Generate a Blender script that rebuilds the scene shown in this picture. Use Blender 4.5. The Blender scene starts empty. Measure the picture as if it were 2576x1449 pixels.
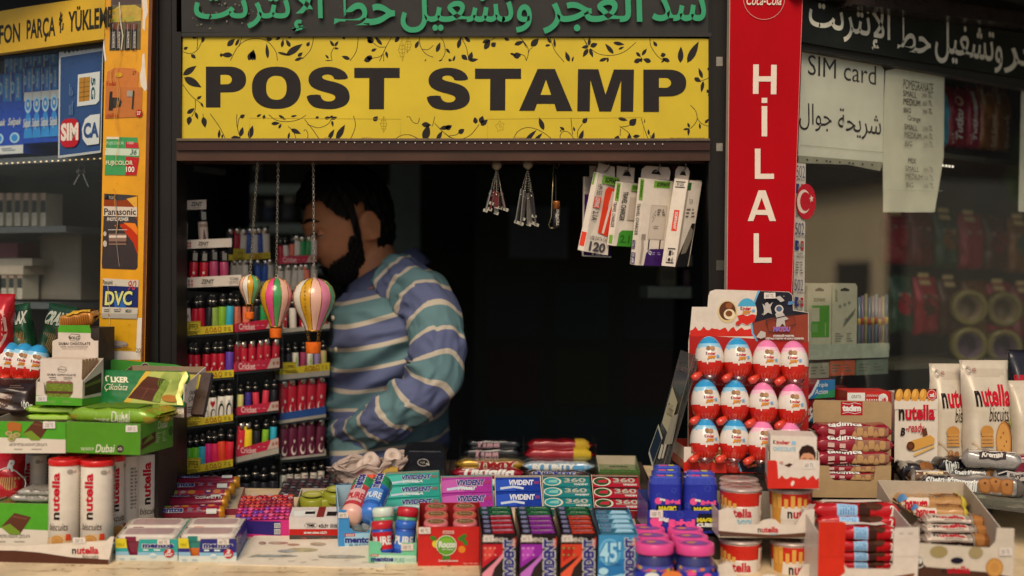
import bpy,math,random
from math import sin,cos,pi,radians,tan,atan2,sqrt
from mathutils import Vector as V,Matrix
from mathutils.geometry import tessellate_polygon
R=random.Random(7)
SC=bpy.context.scene
COL=SC.collection
# ------------------------------------------------------------------ camera, sky, sun, exposure
D=2.5;CZ=1.5;F=3125.0;CX,CY=1288.0,724.5;ROLL=radians(0.6)
cam=bpy.data.cameras.new('camera');camo=bpy.data.objects.new('camera',cam);COL.objects.link(camo)
cam.sensor_width=36;cam.lens=36*F/2576;cam.clip_end=500;cam.clip_start=0.05
camo.matrix_world=Matrix.Translation((0,-D,CZ))@Matrix.Rotation(pi/2,4,'X')@Matrix.Rotation(ROLL,4,'Z')
cam.dof.use_dof=True;cam.dof.focus_distance=D-0.10;cam.dof.aperture_fstop=1.65
SC.camera=camo
SUN_EL,SUN_AZ=radians(44),radians(188)
w=bpy.data.worlds.new('World');SC.world=w;w.use_nodes=True
nt=w.node_tree;bg=nt.nodes['Background']
sky=nt.nodes.new('ShaderNodeTexSky');sky.sky_type='NISHITA';sky.sun_disc=False
sky.sun_elevation=SUN_EL;sky.sun_rotation=SUN_AZ;sky.air_density=1.0;sky.dust_density=3.5
nt.links.new(sky.outputs[0],bg.inputs[0]);bg.inputs[1].default_value=0.066
sl=bpy.data.lights.new('sun','SUN');sl.energy=1.5;sl.angle=radians(30);sl.color=(1.0,0.81,0.58)
so=bpy.data.objects.new('sun',sl);COL.objects.link(so)
sdir=V((sin(SUN_AZ)*cos(SUN_EL),cos(SUN_AZ)*cos(SUN_EL),sin(SUN_EL)))
so.rotation_euler=sdir.to_track_quat('Z','Y').to_euler();so.location=sdir*20
vs=SC.view_settings;vs.view_transform='Standard';vs.look='None';vs.exposure=0.56;vs.gamma=1
# ------------------------------------------------------------------ picture geometry: pixels of a 2576 px wide photo -> rays
CAM=V((0,-D,CZ))
def ray(px,py):
 a=(px-CX)/F;b=-(py-CY)/F
 return V((a*cos(ROLL)-b*sin(ROLL),1.0,a*sin(ROLL)+b*cos(ROLL)))
def P(px,py,Y):return CAM+ray(px,py)*(Y+D)
def proj(p):
 q=p-CAM;a=q.x/q.y;b=q.z/q.y
 return(CX+F*(a*cos(ROLL)+b*sin(ROLL)),CY-F*(-a*sin(ROLL)+b*cos(ROLL)))
def hit(px,py,o,n):
 r=ray(px,py);return CAM+r*((o-CAM).dot(n)/r.dot(n))
ALPHA=radians(8)
BO=P(1288,1440,-0.38);BO=V((0,-0.38,BO.z));BN=V((0,-sin(ALPHA),cos(ALPHA)))
def onboard(px,py):return hit(px,py,BO,BN)
def bisect(f,a,b):
 fa=f(a)
 for _ in range(50):
  m=(a+b)/2;fm=f(m)
  if(fm>0)==(fa>0):a,fa=m,fm
  else:b=m
 return(a+b)/2
# ------------------------------------------------------------------ materials
_M={}
def lin(h):
 h=h.lstrip('#');o=[]
 for i in(0,2,4):
  c=int(h[i:i+2],16)/255;o.append(c/12.92 if c<=.04045 else((c+.055)/1.055)**2.4)
 return o
def M(h,rough=.5,metal=0.,coat=0.,spec=.24,k=1.0,var=.10,scale=45.,trans=0.):
 key=(h,rough,metal,coat,spec,k,var,scale,trans)
 if key in _M:return _M[key]
 m=bpy.data.materials.new('mat');m.use_nodes=True;n=m.node_tree;b=n.nodes['Principled BSDF']
 c=[min(.86,x*k)for x in lin(h)]
 b.inputs['Roughness'].default_value=rough;b.inputs['Metallic'].default_value=metal
 b.inputs['Coat Weight'].default_value=coat*(1.0 if coat>=.44 else.6);b.inputs['Coat Roughness'].default_value=.12
 b.inputs['Specular IOR Level'].default_value=spec
 if trans:
  b.inputs['Transmission Weight'].default_value=trans
 tc=n.nodes.new('ShaderNodeTexCoord');nz=n.nodes.new('ShaderNodeTexNoise')
 nz.inputs['Scale'].default_value=scale;nz.inputs['Detail'].default_value=5;nz.inputs['Roughness'].default_value=.65
 mr=n.nodes.new('ShaderNodeMapRange');mr.inputs[1].default_value=.3;mr.inputs[2].default_value=.7
 mr.inputs[3].default_value=1-var;mr.inputs[4].default_value=1+var*.6
 mx=n.nodes.new('ShaderNodeMix');mx.data_type='RGBA';mx.blend_type='MULTIPLY';mx.inputs[0].default_value=1
 mx.inputs[6].default_value=(*c,1)
 n.links.new(tc.outputs['Object'],nz.inputs['Vector']);n.links.new(nz.outputs['Fac'],mr.inputs[0])
 n.links.new(mr.outputs[0],mx.inputs[7]);n.links.new(mx.outputs[2],b.inputs['Base Color'])
 mr2=n.nodes.new('ShaderNodeMapRange');mr2.inputs[1].default_value=.3;mr2.inputs[2].default_value=.7
 mr2.inputs[3].default_value=max(.02,rough-.07);mr2.inputs[4].default_value=min(1,rough+.1)
 n.links.new(nz.outputs['Fac'],mr2.inputs[0]);n.links.new(mr2.outputs[0],b.inputs['Roughness'])
 _M[key]=m;return m
def card(h):return M(h,.48,0,.05,spec=.2)
def foil(h):return M(h,.24,.15,.45,scale=30)
def plast(h):return M(h,.3,0,.2,var=.04)
def ink(h):return M(h,.6,0,0,spec=.12,var=.04)
_G={}
def glassmat(tint=(.9,.95,.93),refl=1.0,rough=0.0,dirt=.05):
 key=(tint,refl,rough,dirt)
 if key in _G:return _G[key]
 m=bpy.data.materials.new('clear');m.use_nodes=True;n=m.node_tree;n.nodes.clear()
 out=n.nodes.new('ShaderNodeOutputMaterial');tr=n.nodes.new('ShaderNodeBsdfTransparent');gl=n.nodes.new('ShaderNodeBsdfGlossy')
 tr.inputs[0].default_value=(*tint,1);gl.inputs['Roughness'].default_value=rough
 lw_=n.nodes.new('ShaderNodeLayerWeight');lw_.inputs[0].default_value=.5
 pw=n.nodes.new('ShaderNodeMath');pw.operation='POWER';pw.inputs[1].default_value=4.0;n.links.new(lw_.outputs['Facing'],pw.inputs[0])
 fr=n.nodes.new('ShaderNodeMath');fr.operation='MULTIPLY_ADD';fr.inputs[1].default_value=.9;fr.inputs[2].default_value=.045;n.links.new(pw.outputs[0],fr.inputs[0])
 mu=n.nodes.new('ShaderNodeMath');mu.operation='MULTIPLY';mu.inputs[1].default_value=refl;mu.use_clamp=True
 mx=n.nodes.new('ShaderNodeMixShader');df=n.nodes.new('ShaderNodeBsdfDiffuse');df.inputs[0].default_value=(.5,.5,.48,1)
 mx2=n.nodes.new('ShaderNodeMixShader');tc=n.nodes.new('ShaderNodeTexCoord');nz=n.nodes.new('ShaderNodeTexNoise');nz.inputs['Scale'].default_value=6;nz.inputs['Detail'].default_value=8
 mm=n.nodes.new('ShaderNodeMath');mm.operation='MULTIPLY';mm.inputs[1].default_value=dirt*2
 L=n.links.new
 L(tc.outputs['Object'],nz.inputs['Vector']);L(nz.outputs['Fac'],mm.inputs[0])
 L(fr.outputs[0],mu.inputs[0]);L(mu.outputs[0],mx.inputs[0]);L(tr.outputs[0],mx.inputs[1]);L(gl.outputs[0],mx.inputs[2])
 L(mm.outputs[0],mx2.inputs[0]);L(mx.outputs[0],mx2.inputs[1]);L(df.outputs[0],mx2.inputs[2]);L(mx2.outputs[0],out.inputs[0])
 _G[key]=m;return m
def glow(h,s):
 m=bpy.data.materials.new('lamp');m.use_nodes=True;b=m.node_tree.nodes['Principled BSDF']
 b.inputs['Emission Color'].default_value=(*lin(h),1);b.inputs['Emission Strength'].default_value=s;return m
# ------------------------------------------------------------------ text outlines
_T={}
FORMS={'ا':(0xFE8D,2),'إ':(0xFE87,2),'ة':(0xFE93,2),'ت':(0xFE95,4),'ج':(0xFE9D,4),'ح':(0xFEA1,4),'خ':(0xFEA5,4),'د':(0xFEA9,2),'ر':(0xFEAD,2),'س':(0xFEB1,4),'ش':(0xFEB5,4),'ط':(0xFEC1,4),'ع':(0xFEC9,4),'غ':(0xFECD,4),'ل':(0xFEDD,4),'ن':(0xFEE5,4),'و':(0xFEED,2),'ي':(0xFEF1,4)}
def arab(s):
 out=[];i=0;prev=False
 while i<len(s):
  ch=s[i]
  if ch not in FORMS:out.append(ch);prev=False;i+=1;continue
  if ch=='ل' and i+1<len(s)and s[i+1]=='إ':
   out.append(chr(0xFEF9+(1 if prev else 0)));prev=False;i+=2;continue
  b,n=FORMS[ch];nxt=n==4 and i+1<len(s)and s[i+1]in FORMS
  out.append(chr(b+((3 if prev else 2)if nxt else(1 if prev else 0))));prev=nxt;i+=1
 return ''.join(reversed(out))
def T(s,bold=0.,shear=0.,space=1.):
 key=(s,round(bold,3),shear,space)
 if key in _T:return _T[key]
 c=bpy.data.curves.new('t','FONT');c.body=s;c.size=1;c.offset=bold;c.shear=shear;c.resolution_u=3;c.space_character=space
 o=bpy.data.objects.new('t',c);COL.objects.link(o);bpy.context.view_layer.update()
 dg=bpy.context.evaluated_depsgraph_get();me=bpy.data.meshes.new_from_object(o.evaluated_get(dg))
 vs_=[(v.co.x,v.co.y)for v in me.vertices];fs=[tuple(p.vertices)for p in me.polygons]
 par=list(range(len(vs_)))
 def find(a):
  while par[a]!=a:par[a]=par[par[a]];a=par[a]
  return a
 for f in fs:
  for q in f[1:]:par[find(q)]=find(f[0])
 ids={};isl=[ids.setdefault(find(i),len(ids))%4 for i in range(len(vs_))]
 bpy.data.objects.remove(o);bpy.data.curves.remove(c);bpy.data.meshes.remove(me)
 if not vs_:vs_=[(0,0),(1,1)];isl=[0,0]
 bb=(min(v[0]for v in vs_),min(v[1]for v in vs_),max(v[0]for v in vs_),max(v[1]for v in vs_))
 _T[key]=(vs_,fs,isl,bb);return _T[key]
# ------------------------------------------------------------------ mesh builder and surface frames
def refine(p2,fs,lim):
 """split triangles of a flat outline until no edge is longer than lim, so that print follows a curved face"""
 p2=list(p2);mid={};out=[];st=[]
 for f in fs:
  for i in range(1,len(f)-1):st.append((f[0],f[i],f[i+1]))
 def m(a,b):
  k=(a,b)if a<b else(b,a)
  if k not in mid:mid[k]=len(p2);p2.append(tuple((x+y)/2 for x,y in zip(p2[a],p2[b])))
  return mid[k]
 while st:
  a,b,c=st.pop();L=[max(abs(p2[i][0]-p2[j][0]),abs(p2[i][1]-p2[j][1])*.6)for i,j in((a,b),(b,c),(c,a))];x=max(L)
  if x<=lim or len(p2)>6000:out.append((a,b,c));continue
  if L[0]==x:q=m(a,b);st+=[(a,q,c),(q,b,c)]
  elif L[1]==x:q=m(b,c);st+=[(a,b,q),(a,q,c)]
  else:q=m(c,a);st+=[(a,b,q),(q,b,c)]
 return p2,out
class MB:
 def __init__(s):s.v=[];s.f=[];s.m=[];s.mats=[];s.sm=[];s.uv=None
 def mi(s,m):
  if m not in s.mats:s.mats.append(m)
  return s.mats.index(m)
 def add(s,vs,fs,m,smooth=False):
  b=len(s.v);s.v+=[V(x)for x in vs];i=s.mi(m)
  for f in fs:s.f.append(tuple(b+k for k in f));s.m.append(i);s.sm.append(smooth)
 def hexa(s,p,m,mats=None):
  fs=[(0,3,2,1),(4,5,6,7),(0,1,5,4),(1,2,6,5),(2,3,7,6),(3,0,4,7)]
  for i,f in enumerate(fs):
   mm=(mats or{}).get(i,m)
   if mm is not None:s.add([p[k]for k in f],[(0,1,2,3)],mm)
 def box(s,x0,y0,z0,x1,y1,z1,m,mats=None,T4=None):
  p=[V(q)for q in((x0,y0,z0),(x1,y0,z0),(x1,y1,z0),(x0,y1,z0),(x0,y0,z1),(x1,y0,z1),(x1,y1,z1),(x0,y1,z1))]
  if T4:p=[T4@q for q in p]
  s.hexa(p,m,mats)
 def bar(s,a,b,w,h,m,up=V((0,0,1))):
  a=V(a);b=V(b);d=(b-a).normalized();x=d.cross(up).normalized();z=x.cross(d)
  p=[]
  for q in(a,b):
   p.append([q-x*w/2-z*h/2,q+x*w/2-z*h/2,q+x*w/2+z*h/2,q-x*w/2+z*h/2])
  A,B=p
  s.add(A+B,[(0,1,2,3),(7,6,5,4),(0,4,5,1),(1,5,6,2),(2,6,7,3),(3,7,4,0)],m)
 def extr(s,pts,n,m,mside=None):
  k=len(pts);tri=tessellate_polygon([pts]);q=[p+n for p in pts]
  s.add(pts,tri,m);s.add(q,[t[::-1]for t in tri],mside or m)
  s.add(list(pts)+q,[(i,(i+1)%k,k+(i+1)%k,k+i)for i in range(k)],mside or m)
 def lathe(s,prof,m,seg=24,c=(0,0,0),T4=None,mfn=None,smooth=True,sx=1,sy=1):
  c=V(c);vs=[];fs=[]
  for r,z in prof:
   for k in range(seg):
    a=2*pi*k/seg;q=c+V((r*cos(a)*sx,r*sin(a)*sy,z));vs.append(T4@q if T4 else q)
  g={}
  for i in range(len(prof)-1):
   for k in range(seg):
    f=(i*seg+k,i*seg+(k+1)%seg,(i+1)*seg+(k+1)%seg,(i+1)*seg+k)
    g.setdefault(mfn(i,k)if mfn else m,[]).append(f)
  n=len(prof)-1
  if prof[0][0]>1e-6:g.setdefault(mfn(0,0)if mfn else m,[]).append(tuple(range(seg))[::-1])
  if prof[n][0]>1e-6:g.setdefault(mfn(n-1,0)if mfn else m,[]).append(tuple(n*seg+k for k in range(seg)))
  for mm,ff in g.items():s.add(vs,ff,mm,smooth)
 def tube(s,pts,r,m,seg=8,rs=None):
  pts=[V(p)for p in pts];vs=[];fs=[];n=len(pts);up=V((.13,.2,.97))
  for i,p in enumerate(pts):
   d=(pts[min(i+1,n-1)]-pts[max(i-1,0)]).normalized()
   x=d.cross(up)
   if x.length<1e-4:x=d.cross(V((1,0,0)))
   x.normalize();y=d.cross(x);rr=rs[i]if rs else r
   for k in range(seg):vs.append(p+(x*cos(2*pi*k/seg)+y*sin(2*pi*k/seg))*rr)
  for i in range(n-1):
   for k in range(seg):fs.append((i*seg+k,i*seg+(k+1)%seg,(i+1)*seg+(k+1)%seg,(i+1)*seg+k))
  fs.append(tuple(range(seg))[::-1]);fs.append(tuple((n-1)*seg+k for k in range(seg)))
  s.add(vs,fs,m,True)
 def loop(s,pts,r,m,seg=5):s.tube(list(pts)+[pts[0],],r,m,seg)
 def build(s,name,parent=None,Mx=None):
  me=bpy.data.meshes.new(name);vs=s.v
  if Mx is not None:inv=Mx.inverted();vs=[inv@q for q in vs]
  me.from_pydata([tuple(q)for q in vs],[],s.f)
  for m in s.mats:me.materials.append(m)
  me.polygons.foreach_set('material_index',s.m);me.polygons.foreach_set('use_smooth',s.sm)
  if s.uv:
   lay=me.uv_layers.new(name='UVMap')
   for lp in me.loops:lay.data[lp.index].uv=s.uv[lp.vertex_index]
  me.update();o=bpy.data.objects.new(name,me);COL.objects.link(o)
  if parent is not None:
   o.parent=parent
   if Mx is not None:o.matrix_local=parent.matrix_world.inverted()@Mx
  elif Mx is not None:o.matrix_world=Mx
  return o
class Fr:
 """A surface that printing is laid on: fn(u, v, lift) gives the 3-D point. Each print lies a hair above the one before."""
 def __init__(s,mb,fn,eps=.00014,sub=0):s.mb=mb;s.fn=fn;s.l=1;s.eps=eps;s.sub=sub;s.hold=None
 def nx(s):
  if s.hold:return s.hold*s.eps
  s.l+=1;return(s.l-1)*s.eps
 def rect(s,u0,v0,u1,v1,m):
  d=s.nx();n=s.sub or 1;vs=[]
  for j in range(n+1):
   for i in range(n+1):vs.append(s.fn(u0+(u1-u0)*i/n,v0+(v1-v0)*j/n,d))
  s.mb.add(vs,[(j*(n+1)+i,j*(n+1)+i+1,(j+1)*(n+1)+i+1,(j+1)*(n+1)+i)for j in range(n)for i in range(n)],m,n>1)
 def poly(s,pts,m):
  d=s.nx();p2=[V((x,y,0))for x,y in pts];tr=tessellate_polygon([p2])
  if s.sub:pts,tr=refine(pts,tr,.05)
  s.mb.add([s.fn(x,y,d)for x,y in pts],tr,m)
 def ell(s,cu,cv,ru,rv,m,n=22,a0=0,a1=360,rot=0):
  c,q=cos(radians(rot)),sin(radians(rot));pts=[]
  full=abs(a1-a0)>=360
  for i in range(n if full else n+1):
   a=radians(a0+(a1-a0)*i/n);x=ru*cos(a);y=rv*sin(a);pts.append((cu+x*c-y*q,cv+x*q+y*c))
  s.poly(pts,m)
 def ring(s,cu,cv,ru,rv,t,m,n=30):
  s.line([(cu+ru*cos(2*pi*i/n),cv+rv*sin(2*pi*i/n))for i in range(n+1)],t,m)
 def line(s,pts,t,m,asp=1.0,ts=None):
  d=s.nx();vs=[];n=len(pts)
  for i,(x,y)in enumerate(pts):
   a=pts[max(i-1,0)];b=pts[min(i+1,n-1)];dx,dy=b[0]-a[0],(b[1]-a[1])*asp;q=sqrt(dx*dx+dy*dy)or 1
   tt=(ts[i]if ts else t)/2;nx_,ny=-dy/q*tt,dx/q*tt/asp
   vs+=[s.fn(x+nx_,y+ny,d),s.fn(x-nx_,y-ny,d)]
  s.mb.add(vs,[(2*i,2*i+1,2*i+3,2*i+2)for i in range(n-1)],m)
 def text(s,t,u0,v0,u1,v1,m,bold=0.,shear=0.,rot=0,out=None,ow=.05,space=1.,arc=0.):
  """t fitted into the box whose lower left is (u0, v0) and upper right (u1, v1)"""
  _,_,_,bb=T(t,bold,shear,space);W=bb[2]-bb[0]or 1;H=bb[3]-bb[1]or 1
  for bo,mm in([(bold+ow,out)]if out else[])+[(bold,m)]:
   vs,fs,isl,_=T(t,bo,shear,space);d=s.nx();s.l+=1;pts=[]
   for(x,y),k in zip(vs,isl):
    a=(x-bb[0])/W;b=(y-bb[1])/H
    if arc:b+=arc*(1-(2*a-1)**2)
    if rot==90:q=(u1-b*(u1-u0),v0+a*(v1-v0))
    elif rot==-90:q=(u0+b*(u1-u0),v1-a*(v1-v0))
    else:q=(u0+a*(u1-u0),v0+b*(v1-v0))
    pts.append((q[0],q[1],d+k*s.eps*.4))
   if s.sub:pts,fs=refine(pts,fs,.045)
   s.mb.add([s.fn(*q)for q in pts],fs,mm)
 def bars(s,u0,v0,u1,v1,n,m,fill=.5,vert=False,seed=1):
  r=random.Random(seed);d=s.nx();q=[];f=[]
  for i in range(n):
   for(a,b)in([(0,r.uniform(.25,.5)),(r.uniform(.52,.6),r.uniform(.7,1))]):
    if vert:p=[(u0+(u1-u0)*(i+.5-fill/2)/n,v0+(v1-v0)*a),(u0+(u1-u0)*(i+.5+fill/2)/n,v0+(v1-v0)*b)]
    else:p=[(u0+(u1-u0)*a,v0+(v1-v0)*(i+.5-fill/2)/n),(u0+(u1-u0)*b,v0+(v1-v0)*(i+.5+fill/2)/n)]
    k=len(q);(x0,y0),(x1,y1)=p;q+=[s.fn(x0,y0,d),s.fn(x1,y0,d),s.fn(x1,y1,d),s.fn(x0,y1,d)];f.append((k,k+1,k+2,k+3))
  s.mb.add(q,f,m)
 def code(s,u0,v0,u1,v1,m,bgm=None,n=14,seed=3,vert=True):
  if bgm:s.rect(u0,v0,u1,v1,bgm)
  r=random.Random(seed);d=s.nx();q=[];f=[]
  for i in range(n):
   a=.06+.88*i/n;b=a+.88/n*r.uniform(.25,.7);k=len(q)
   if vert:c=[(a,.1),(b,.1),(b,.9),(a,.9)]
   else:c=[(.1,a),(.9,a),(.9,b),(.1,b)]
   q+=[s.fn(u0+(u1-u0)*x,v0+(v1-v0)*y,d)for x,y in c];f.append((k,k+1,k+2,k+3))
  s.mb.add(q,f,m)
def plane_fr(mb,o,ex,ey,**k):
 o,ex,ey=V(o),V(ex),V(ey);n=ex.cross(ey).normalized()
 return Fr(mb,lambda u,v,d:o+ex*u+ey*v+n*d,**k)
def px_fr(mb,o,n,**k):
 o,n=V(o),V(n).normalized()
 return Fr(mb,lambda u,v,d:hit(u,v,o+n*d,n),**k)
def cyl_fr(mb,r,z0,z1,a0=-180,a1=0,c=(0,0,0),T4=None,rfn=None,**k):
 c=V(c)
 def fn(u,v,d):
  a=radians(a0+(a1-a0)*u);z=z0+(z1-z0)*v;rr=(rfn(z)if rfn else r)+d+.0002
  q=c+V((rr*cos(a),rr*sin(a),z));return T4@q if T4 else q
 k.setdefault('sub',8);return Fr(mb,fn,**k)
# ------------------------------------------------------------------ things
def tag(o,label=None,cat=None,group=None,kind=None):
 if label:o['label']=label
 if cat:o['category']=cat
 if group:o['group']=group
 if kind:o['kind']=kind
 return o
def empty(name,label,cat,Mx=None,group=None,kind=None):
 o=bpy.data.objects.new(name,None);COL.objects.link(o);o.empty_display_size=.02
 if Mx is not None:o.matrix_world=Mx
 bpy.context.view_layer.update();return tag(o,label,cat,group,kind)
def TM(x):return Matrix.Translation(x)
def RZ(a):return Matrix.Rotation(a,4,'Z')
def RX(a):return Matrix.Rotation(a,4,'X')
def RY(a):return Matrix.Rotation(a,4,'Y')
def copy_thing(o,Mx,label=None,group=None):
 c=o.copy();COL.objects.link(c);c.matrix_world=Mx
 if label:c['label']=label
 if group:c['group']=group
 for ch in o.children:
  d=ch.copy();COL.objects.link(d);d.parent=c
  for g in ch.children:
   e=g.copy();COL.objects.link(e);e.parent=d
 return c
def basis(o,x,y,z):return Matrix(((x.x,y.x,z.x,o.x),(x.y,y.y,z.y,o.y),(x.z,y.z,z.z,o.z),(0,0,0,1)))
class Box:
 """a carton whose front face is measured in the photo: bl = lower left pixel, brx = right edge, top = upper edge; on the board, or at depth Y"""
 def __init__(s,bl,brx,top,d,Y=None,yaw=0.,tilt=None,bry=None):
  if Y is None:
   A=onboard(*bl);up=BN.copy()if tilt is None else V((0,-sin(radians(tilt)),cos(radians(tilt))))
  else:A=P(bl[0],bl[1],Y);up=V((0,-sin(radians(tilt or 0)),cos(radians(tilt or 0))))
  x=V((cos(radians(yaw)),sin(radians(yaw)),0));x=(x-up*x.dot(up)).normalized();y=up.cross(x)
  s.w=bisect(lambda t:proj(A+x*t)[0]-brx,0.001,2);s.h=bisect(lambda t:top-proj(A+up*t)[1],0.0005,2);s.d=d
  s.o,s.x,s.y,s.z=A,x,y,up;s.M=basis(A,x,y,up);s.mb=MB()
 def p(s,a,b,c):return s.o+s.x*a+s.y*b+s.z*c
 def front(s,b=0.,mb=None):return px_fr(mb or s.mb,s.o+s.y*b,-s.y)
 def face(s,which,mb=None,h=None):
  mb=mb or s.mb;h=s.h if h is None else h
  if which=='top':return plane_fr(mb,s.p(0,0,h),s.x*s.w,s.y*s.d)
  if which=='right':return plane_fr(mb,s.p(s.w,0,0),s.y*s.d,s.z*h)
  if which=='left':return plane_fr(mb,s.p(0,s.d,0),-s.y*s.d,s.z*h)
  if which=='front':return plane_fr(mb,s.p(0,0,0),s.x*s.w,s.z*h)
 def block(s,m,mats=None,x0=0,y0=0,z0=0,x1=None,y1=None,z1=None,mb=None):
  (mb or s.mb).box(x0,y0,z0,s.w if x1 is None else x1,s.d if y1 is None else y1,s.h if z1 is None else z1,m,mats,s.M)
 def tray(s,m,inner,front=None,t=.0016,side_h=None,back_h=None,floor=True,sides=(1,1),slope=None):
  """open carton: front outline in pixels (or plain), side and back walls"""
  q=s.mb;hs=s.h if side_h is None else side_h;hb=hs if back_h is None else back_h
  if front:pts=[hit(a,b,s.o,-s.y)for a,b in front]
  else:pts=[s.p(0,0,0),s.p(s.w,0,0),s.p(s.w,0,s.h),s.p(0,0,s.h)]
  q.extr(pts,s.y*t,m,inner)
  for k,xx in((0,0),(1,s.w-t)):
   if not sides[k]:continue
   f=s.h if slope is None else slope
   pl=[s.p(xx,t,0),s.p(xx,s.d,0),s.p(xx,s.d,hb),s.p(xx,t,f if slope is not None else hs)]
   a,b=(m,inner)if k==0 else(inner,m)
   q.extr(pl,s.x*t,a,b)
  q.extr([s.p(t,s.d-t,0),s.p(s.w-t,s.d-t,0),s.p(s.w-t,s.d-t,hb),s.p(t,s.d-t,hb)],s.y*t,inner,m)
  if floor:s.block(inner,x0=t,y0=t,z0=0.0005,x1=s.w-t,y1=s.d-t,z1=t)
 def done(s,name,label,cat,group=None):
  o=s.mb.build(name,None,s.M);return tag(o,label,cat,group)
WHITE='#dccfbe'
def price(fr,x0,y0,x1,y1,txt):
 m=ink('#d8cfc6');fr.poly([(x0,y1),(x1,y1+(y0-y1)*.02),(x1-.3,y0),(x0+(x1-x0)*.55,y0+(y1-y0)*.02),(x0+(x1-x0)*.5,y0+(y1-y0)*.12),(x0+(x1-x0)*.45,y0),(x0+.2,y0)],m)
 fr.text(txt,x0+(x1-x0)*.15,y1+(y0-y1)*.2,x0+(x1-x0)*.85,y1+(y0-y1)*.72,ink('#6f675f'),shear=.15)
ORD=['first','second','third','fourth','fifth','sixth','seventh','eighth','ninth','tenth','eleventh','twelfth']
# ------------------------------------------------------------------ the setting and the kiosk
def simple(name,kind='structure',mat=None,**b):
 q=MB();q.box(b['x0'],b['y0'],b['z0'],b['x1'],b['y1'],b['z1'],mat);o=q.build(name);tag(o,kind=kind);return o
q=MB();q.add([(-60,-60,0),(60,-60,0),(60,60,0),(-60,60,0)],[(0,1,2,3)],M('#6f6a62',.8,scale=3));tag(q.build('pavement'),kind='structure')
DK=M('#191513',.5,var=.25,scale=12);DK2=M('#121110',.55,var=.3,scale=9);BRN=M('#34190f',.4,coat=.12,var=.25,scale=9)
IN=M('#3a3d3c',.8,var=.2,scale=6);INB=M('#22302f',.8)
NY=V((0,-1,0))
kiosk=empty('kiosk','dark framed street kiosk with an open serving window between two angled glazed sides','kiosk',TM((0,0,0)))
def X0(px):return P(px,CY,0).x
def Z0(py):return P(CX,py,0).z
q=MB()
def pxbox(q,px0,px1,py0,py1,Ya,Yb,m,mats=None):
 a,b,c,d=(P(px0,py1,Ya),P(px1,py1,Ya),P(px1,py0,Ya),P(px0,py0,Ya));e=V((0,Yb-Ya,0))
 q.hexa([a,b,b+e,a+e,d,c,c+e,d+e],m,mats)
pxbox(q,362,432,-130,1330,.0,.07,DK);pxbox(q,390,398,-130,1330,-.008,.0,DK2);pxbox(q,432,444,-130,1330,-.012,.07,DK);pxbox(q,426,431,-130,1330,-.006,.0,DK2)
q.build('post',kiosk)
q=MB();pxbox(q,1787,1840,-130,1330,.0,.07,DK);pxbox(q,1783,1790,-130,1330,-.008,.07,DK2)
tp=M('#8b877d',.35,var=.3,scale=60)
for a,b in((143,166),(360,380),(655,680)):pxbox(q,1802,1818+(b==680)*8,a,b,-.0012,.0,tp if b!=680 else M('#4a4842',.4))
q.build('post',kiosk)
q=MB();pxbox(q,444,1786,352,378,-.022,.06,BRN);pxbox(q,444,1786,379,404,-.016,.06,M('#452a1c',.38,coat=.15,var=.3,scale=7));pxbox(q,444,1786,348,354,-.026,.0,M('#6b5a48',.25,.6))
r_=random.Random(3)
for k in range(46):
 x=700+k*21.5+r_.uniform(-3,3);y=356.5+(x-450)*.005
 c=P(x,y,-.0262);q.lathe([(.0013,0),(.001,.0009),(0,.0012)],M('#f4f1e2',.15),8,T4=TM(c)@RX(pi/2))
q.build('lintel',kiosk)
q=MB();pxbox(q,444,455,80,352,-.012,.05,DK);pxbox(q,444,1790,82,92,-.01,.05,M('#2b2a26',.4));q.build('sign_frame',kiosk)
q=MB();pxbox(q,-150,2750,-330,-95,-.05,.06,DK2);q.box(-2.1,.06,2.16,2.1,2.3,2.22,IN);q.build('roof',kiosk)
q=MB();q.box(-2.1,2.2,0,2.1,2.26,2.16,IN);q.build('back_wall',kiosk)
q=MB();q.box(-2.1,.75,0,-2.05,2.2,2.16,IN);q.build('side_wall',kiosk)
q=MB();q.box(2.05,.75,0,2.1,2.2,2.16,IN);q.build('side_wall',kiosk)
q=MB();q.box(.47,.075,.0,.485,1.1,2.16,INB);q.build('light_baffle',kiosk)  # added wall, keeps light from the right window out of the middle
q=MB();q.box(-.735,.075,.0,-.72,.9,2.16,INB);q.build('light_baffle',kiosk)  # added wall, same screening on the left side
q=MB();q.box(-2.05,.1,.0,2.05,2.2,.01,IN);q.build('kiosk_floor',kiosk)
AL,AR=radians(27),radians(35)
OL=P(264,CY,.0);DL=V((-cos(AL),sin(AL),0));NL=V((-sin(AL),-cos(AL),0))
OR=P(2004,CY,.0);DR=V((cos(AR),sin(AR),0));NR=V((sin(AR),-cos(AR),0))
def panelquad(o,n,pts,off=0.):return[hit(a,b,o+n*off,n)for a,b in pts]
GL_L=glassmat((.95,.975,.995),.7,0,.012);GL_R=glassmat((.96,.97,.95),3.4,0,.012);GL_B=glassmat((.98,.985,.98),.15,0,.003)
q=MB();q.extr(panelquad(OL,NL,[(-160,1320),(263,1220),(263,116),(-160,160)]),-NL*.004,GL_L,GL_B);q.build('window_pane',kiosk)
q=MB();q.extr(panelquad(OR,NR,[(2008,1180),(2720,1300),(2720,175),(2008,90)]),-NR*.004,GL_R,GL_B);q.build('window_pane',kiosk)
def panelbar(q,o,n,pts,t0,t1,m):q.extr(panelquad(o,n,pts,t1),-n*(t1-t0),m)
q=MB()
panelbar(q,OL,NL,[(-160,160),(263,116),(263,99),(-160,146)],-.01,.012,M('#2b2a27',.4));q.build('window_frame',kiosk);q=MB();panelbar(q,OL,NL,[(-160,50),(263,-12),(263,-60),(-160,-20)],-.02,.03,DK2);q.build('window_frame',kiosk);q=MB()
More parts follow.
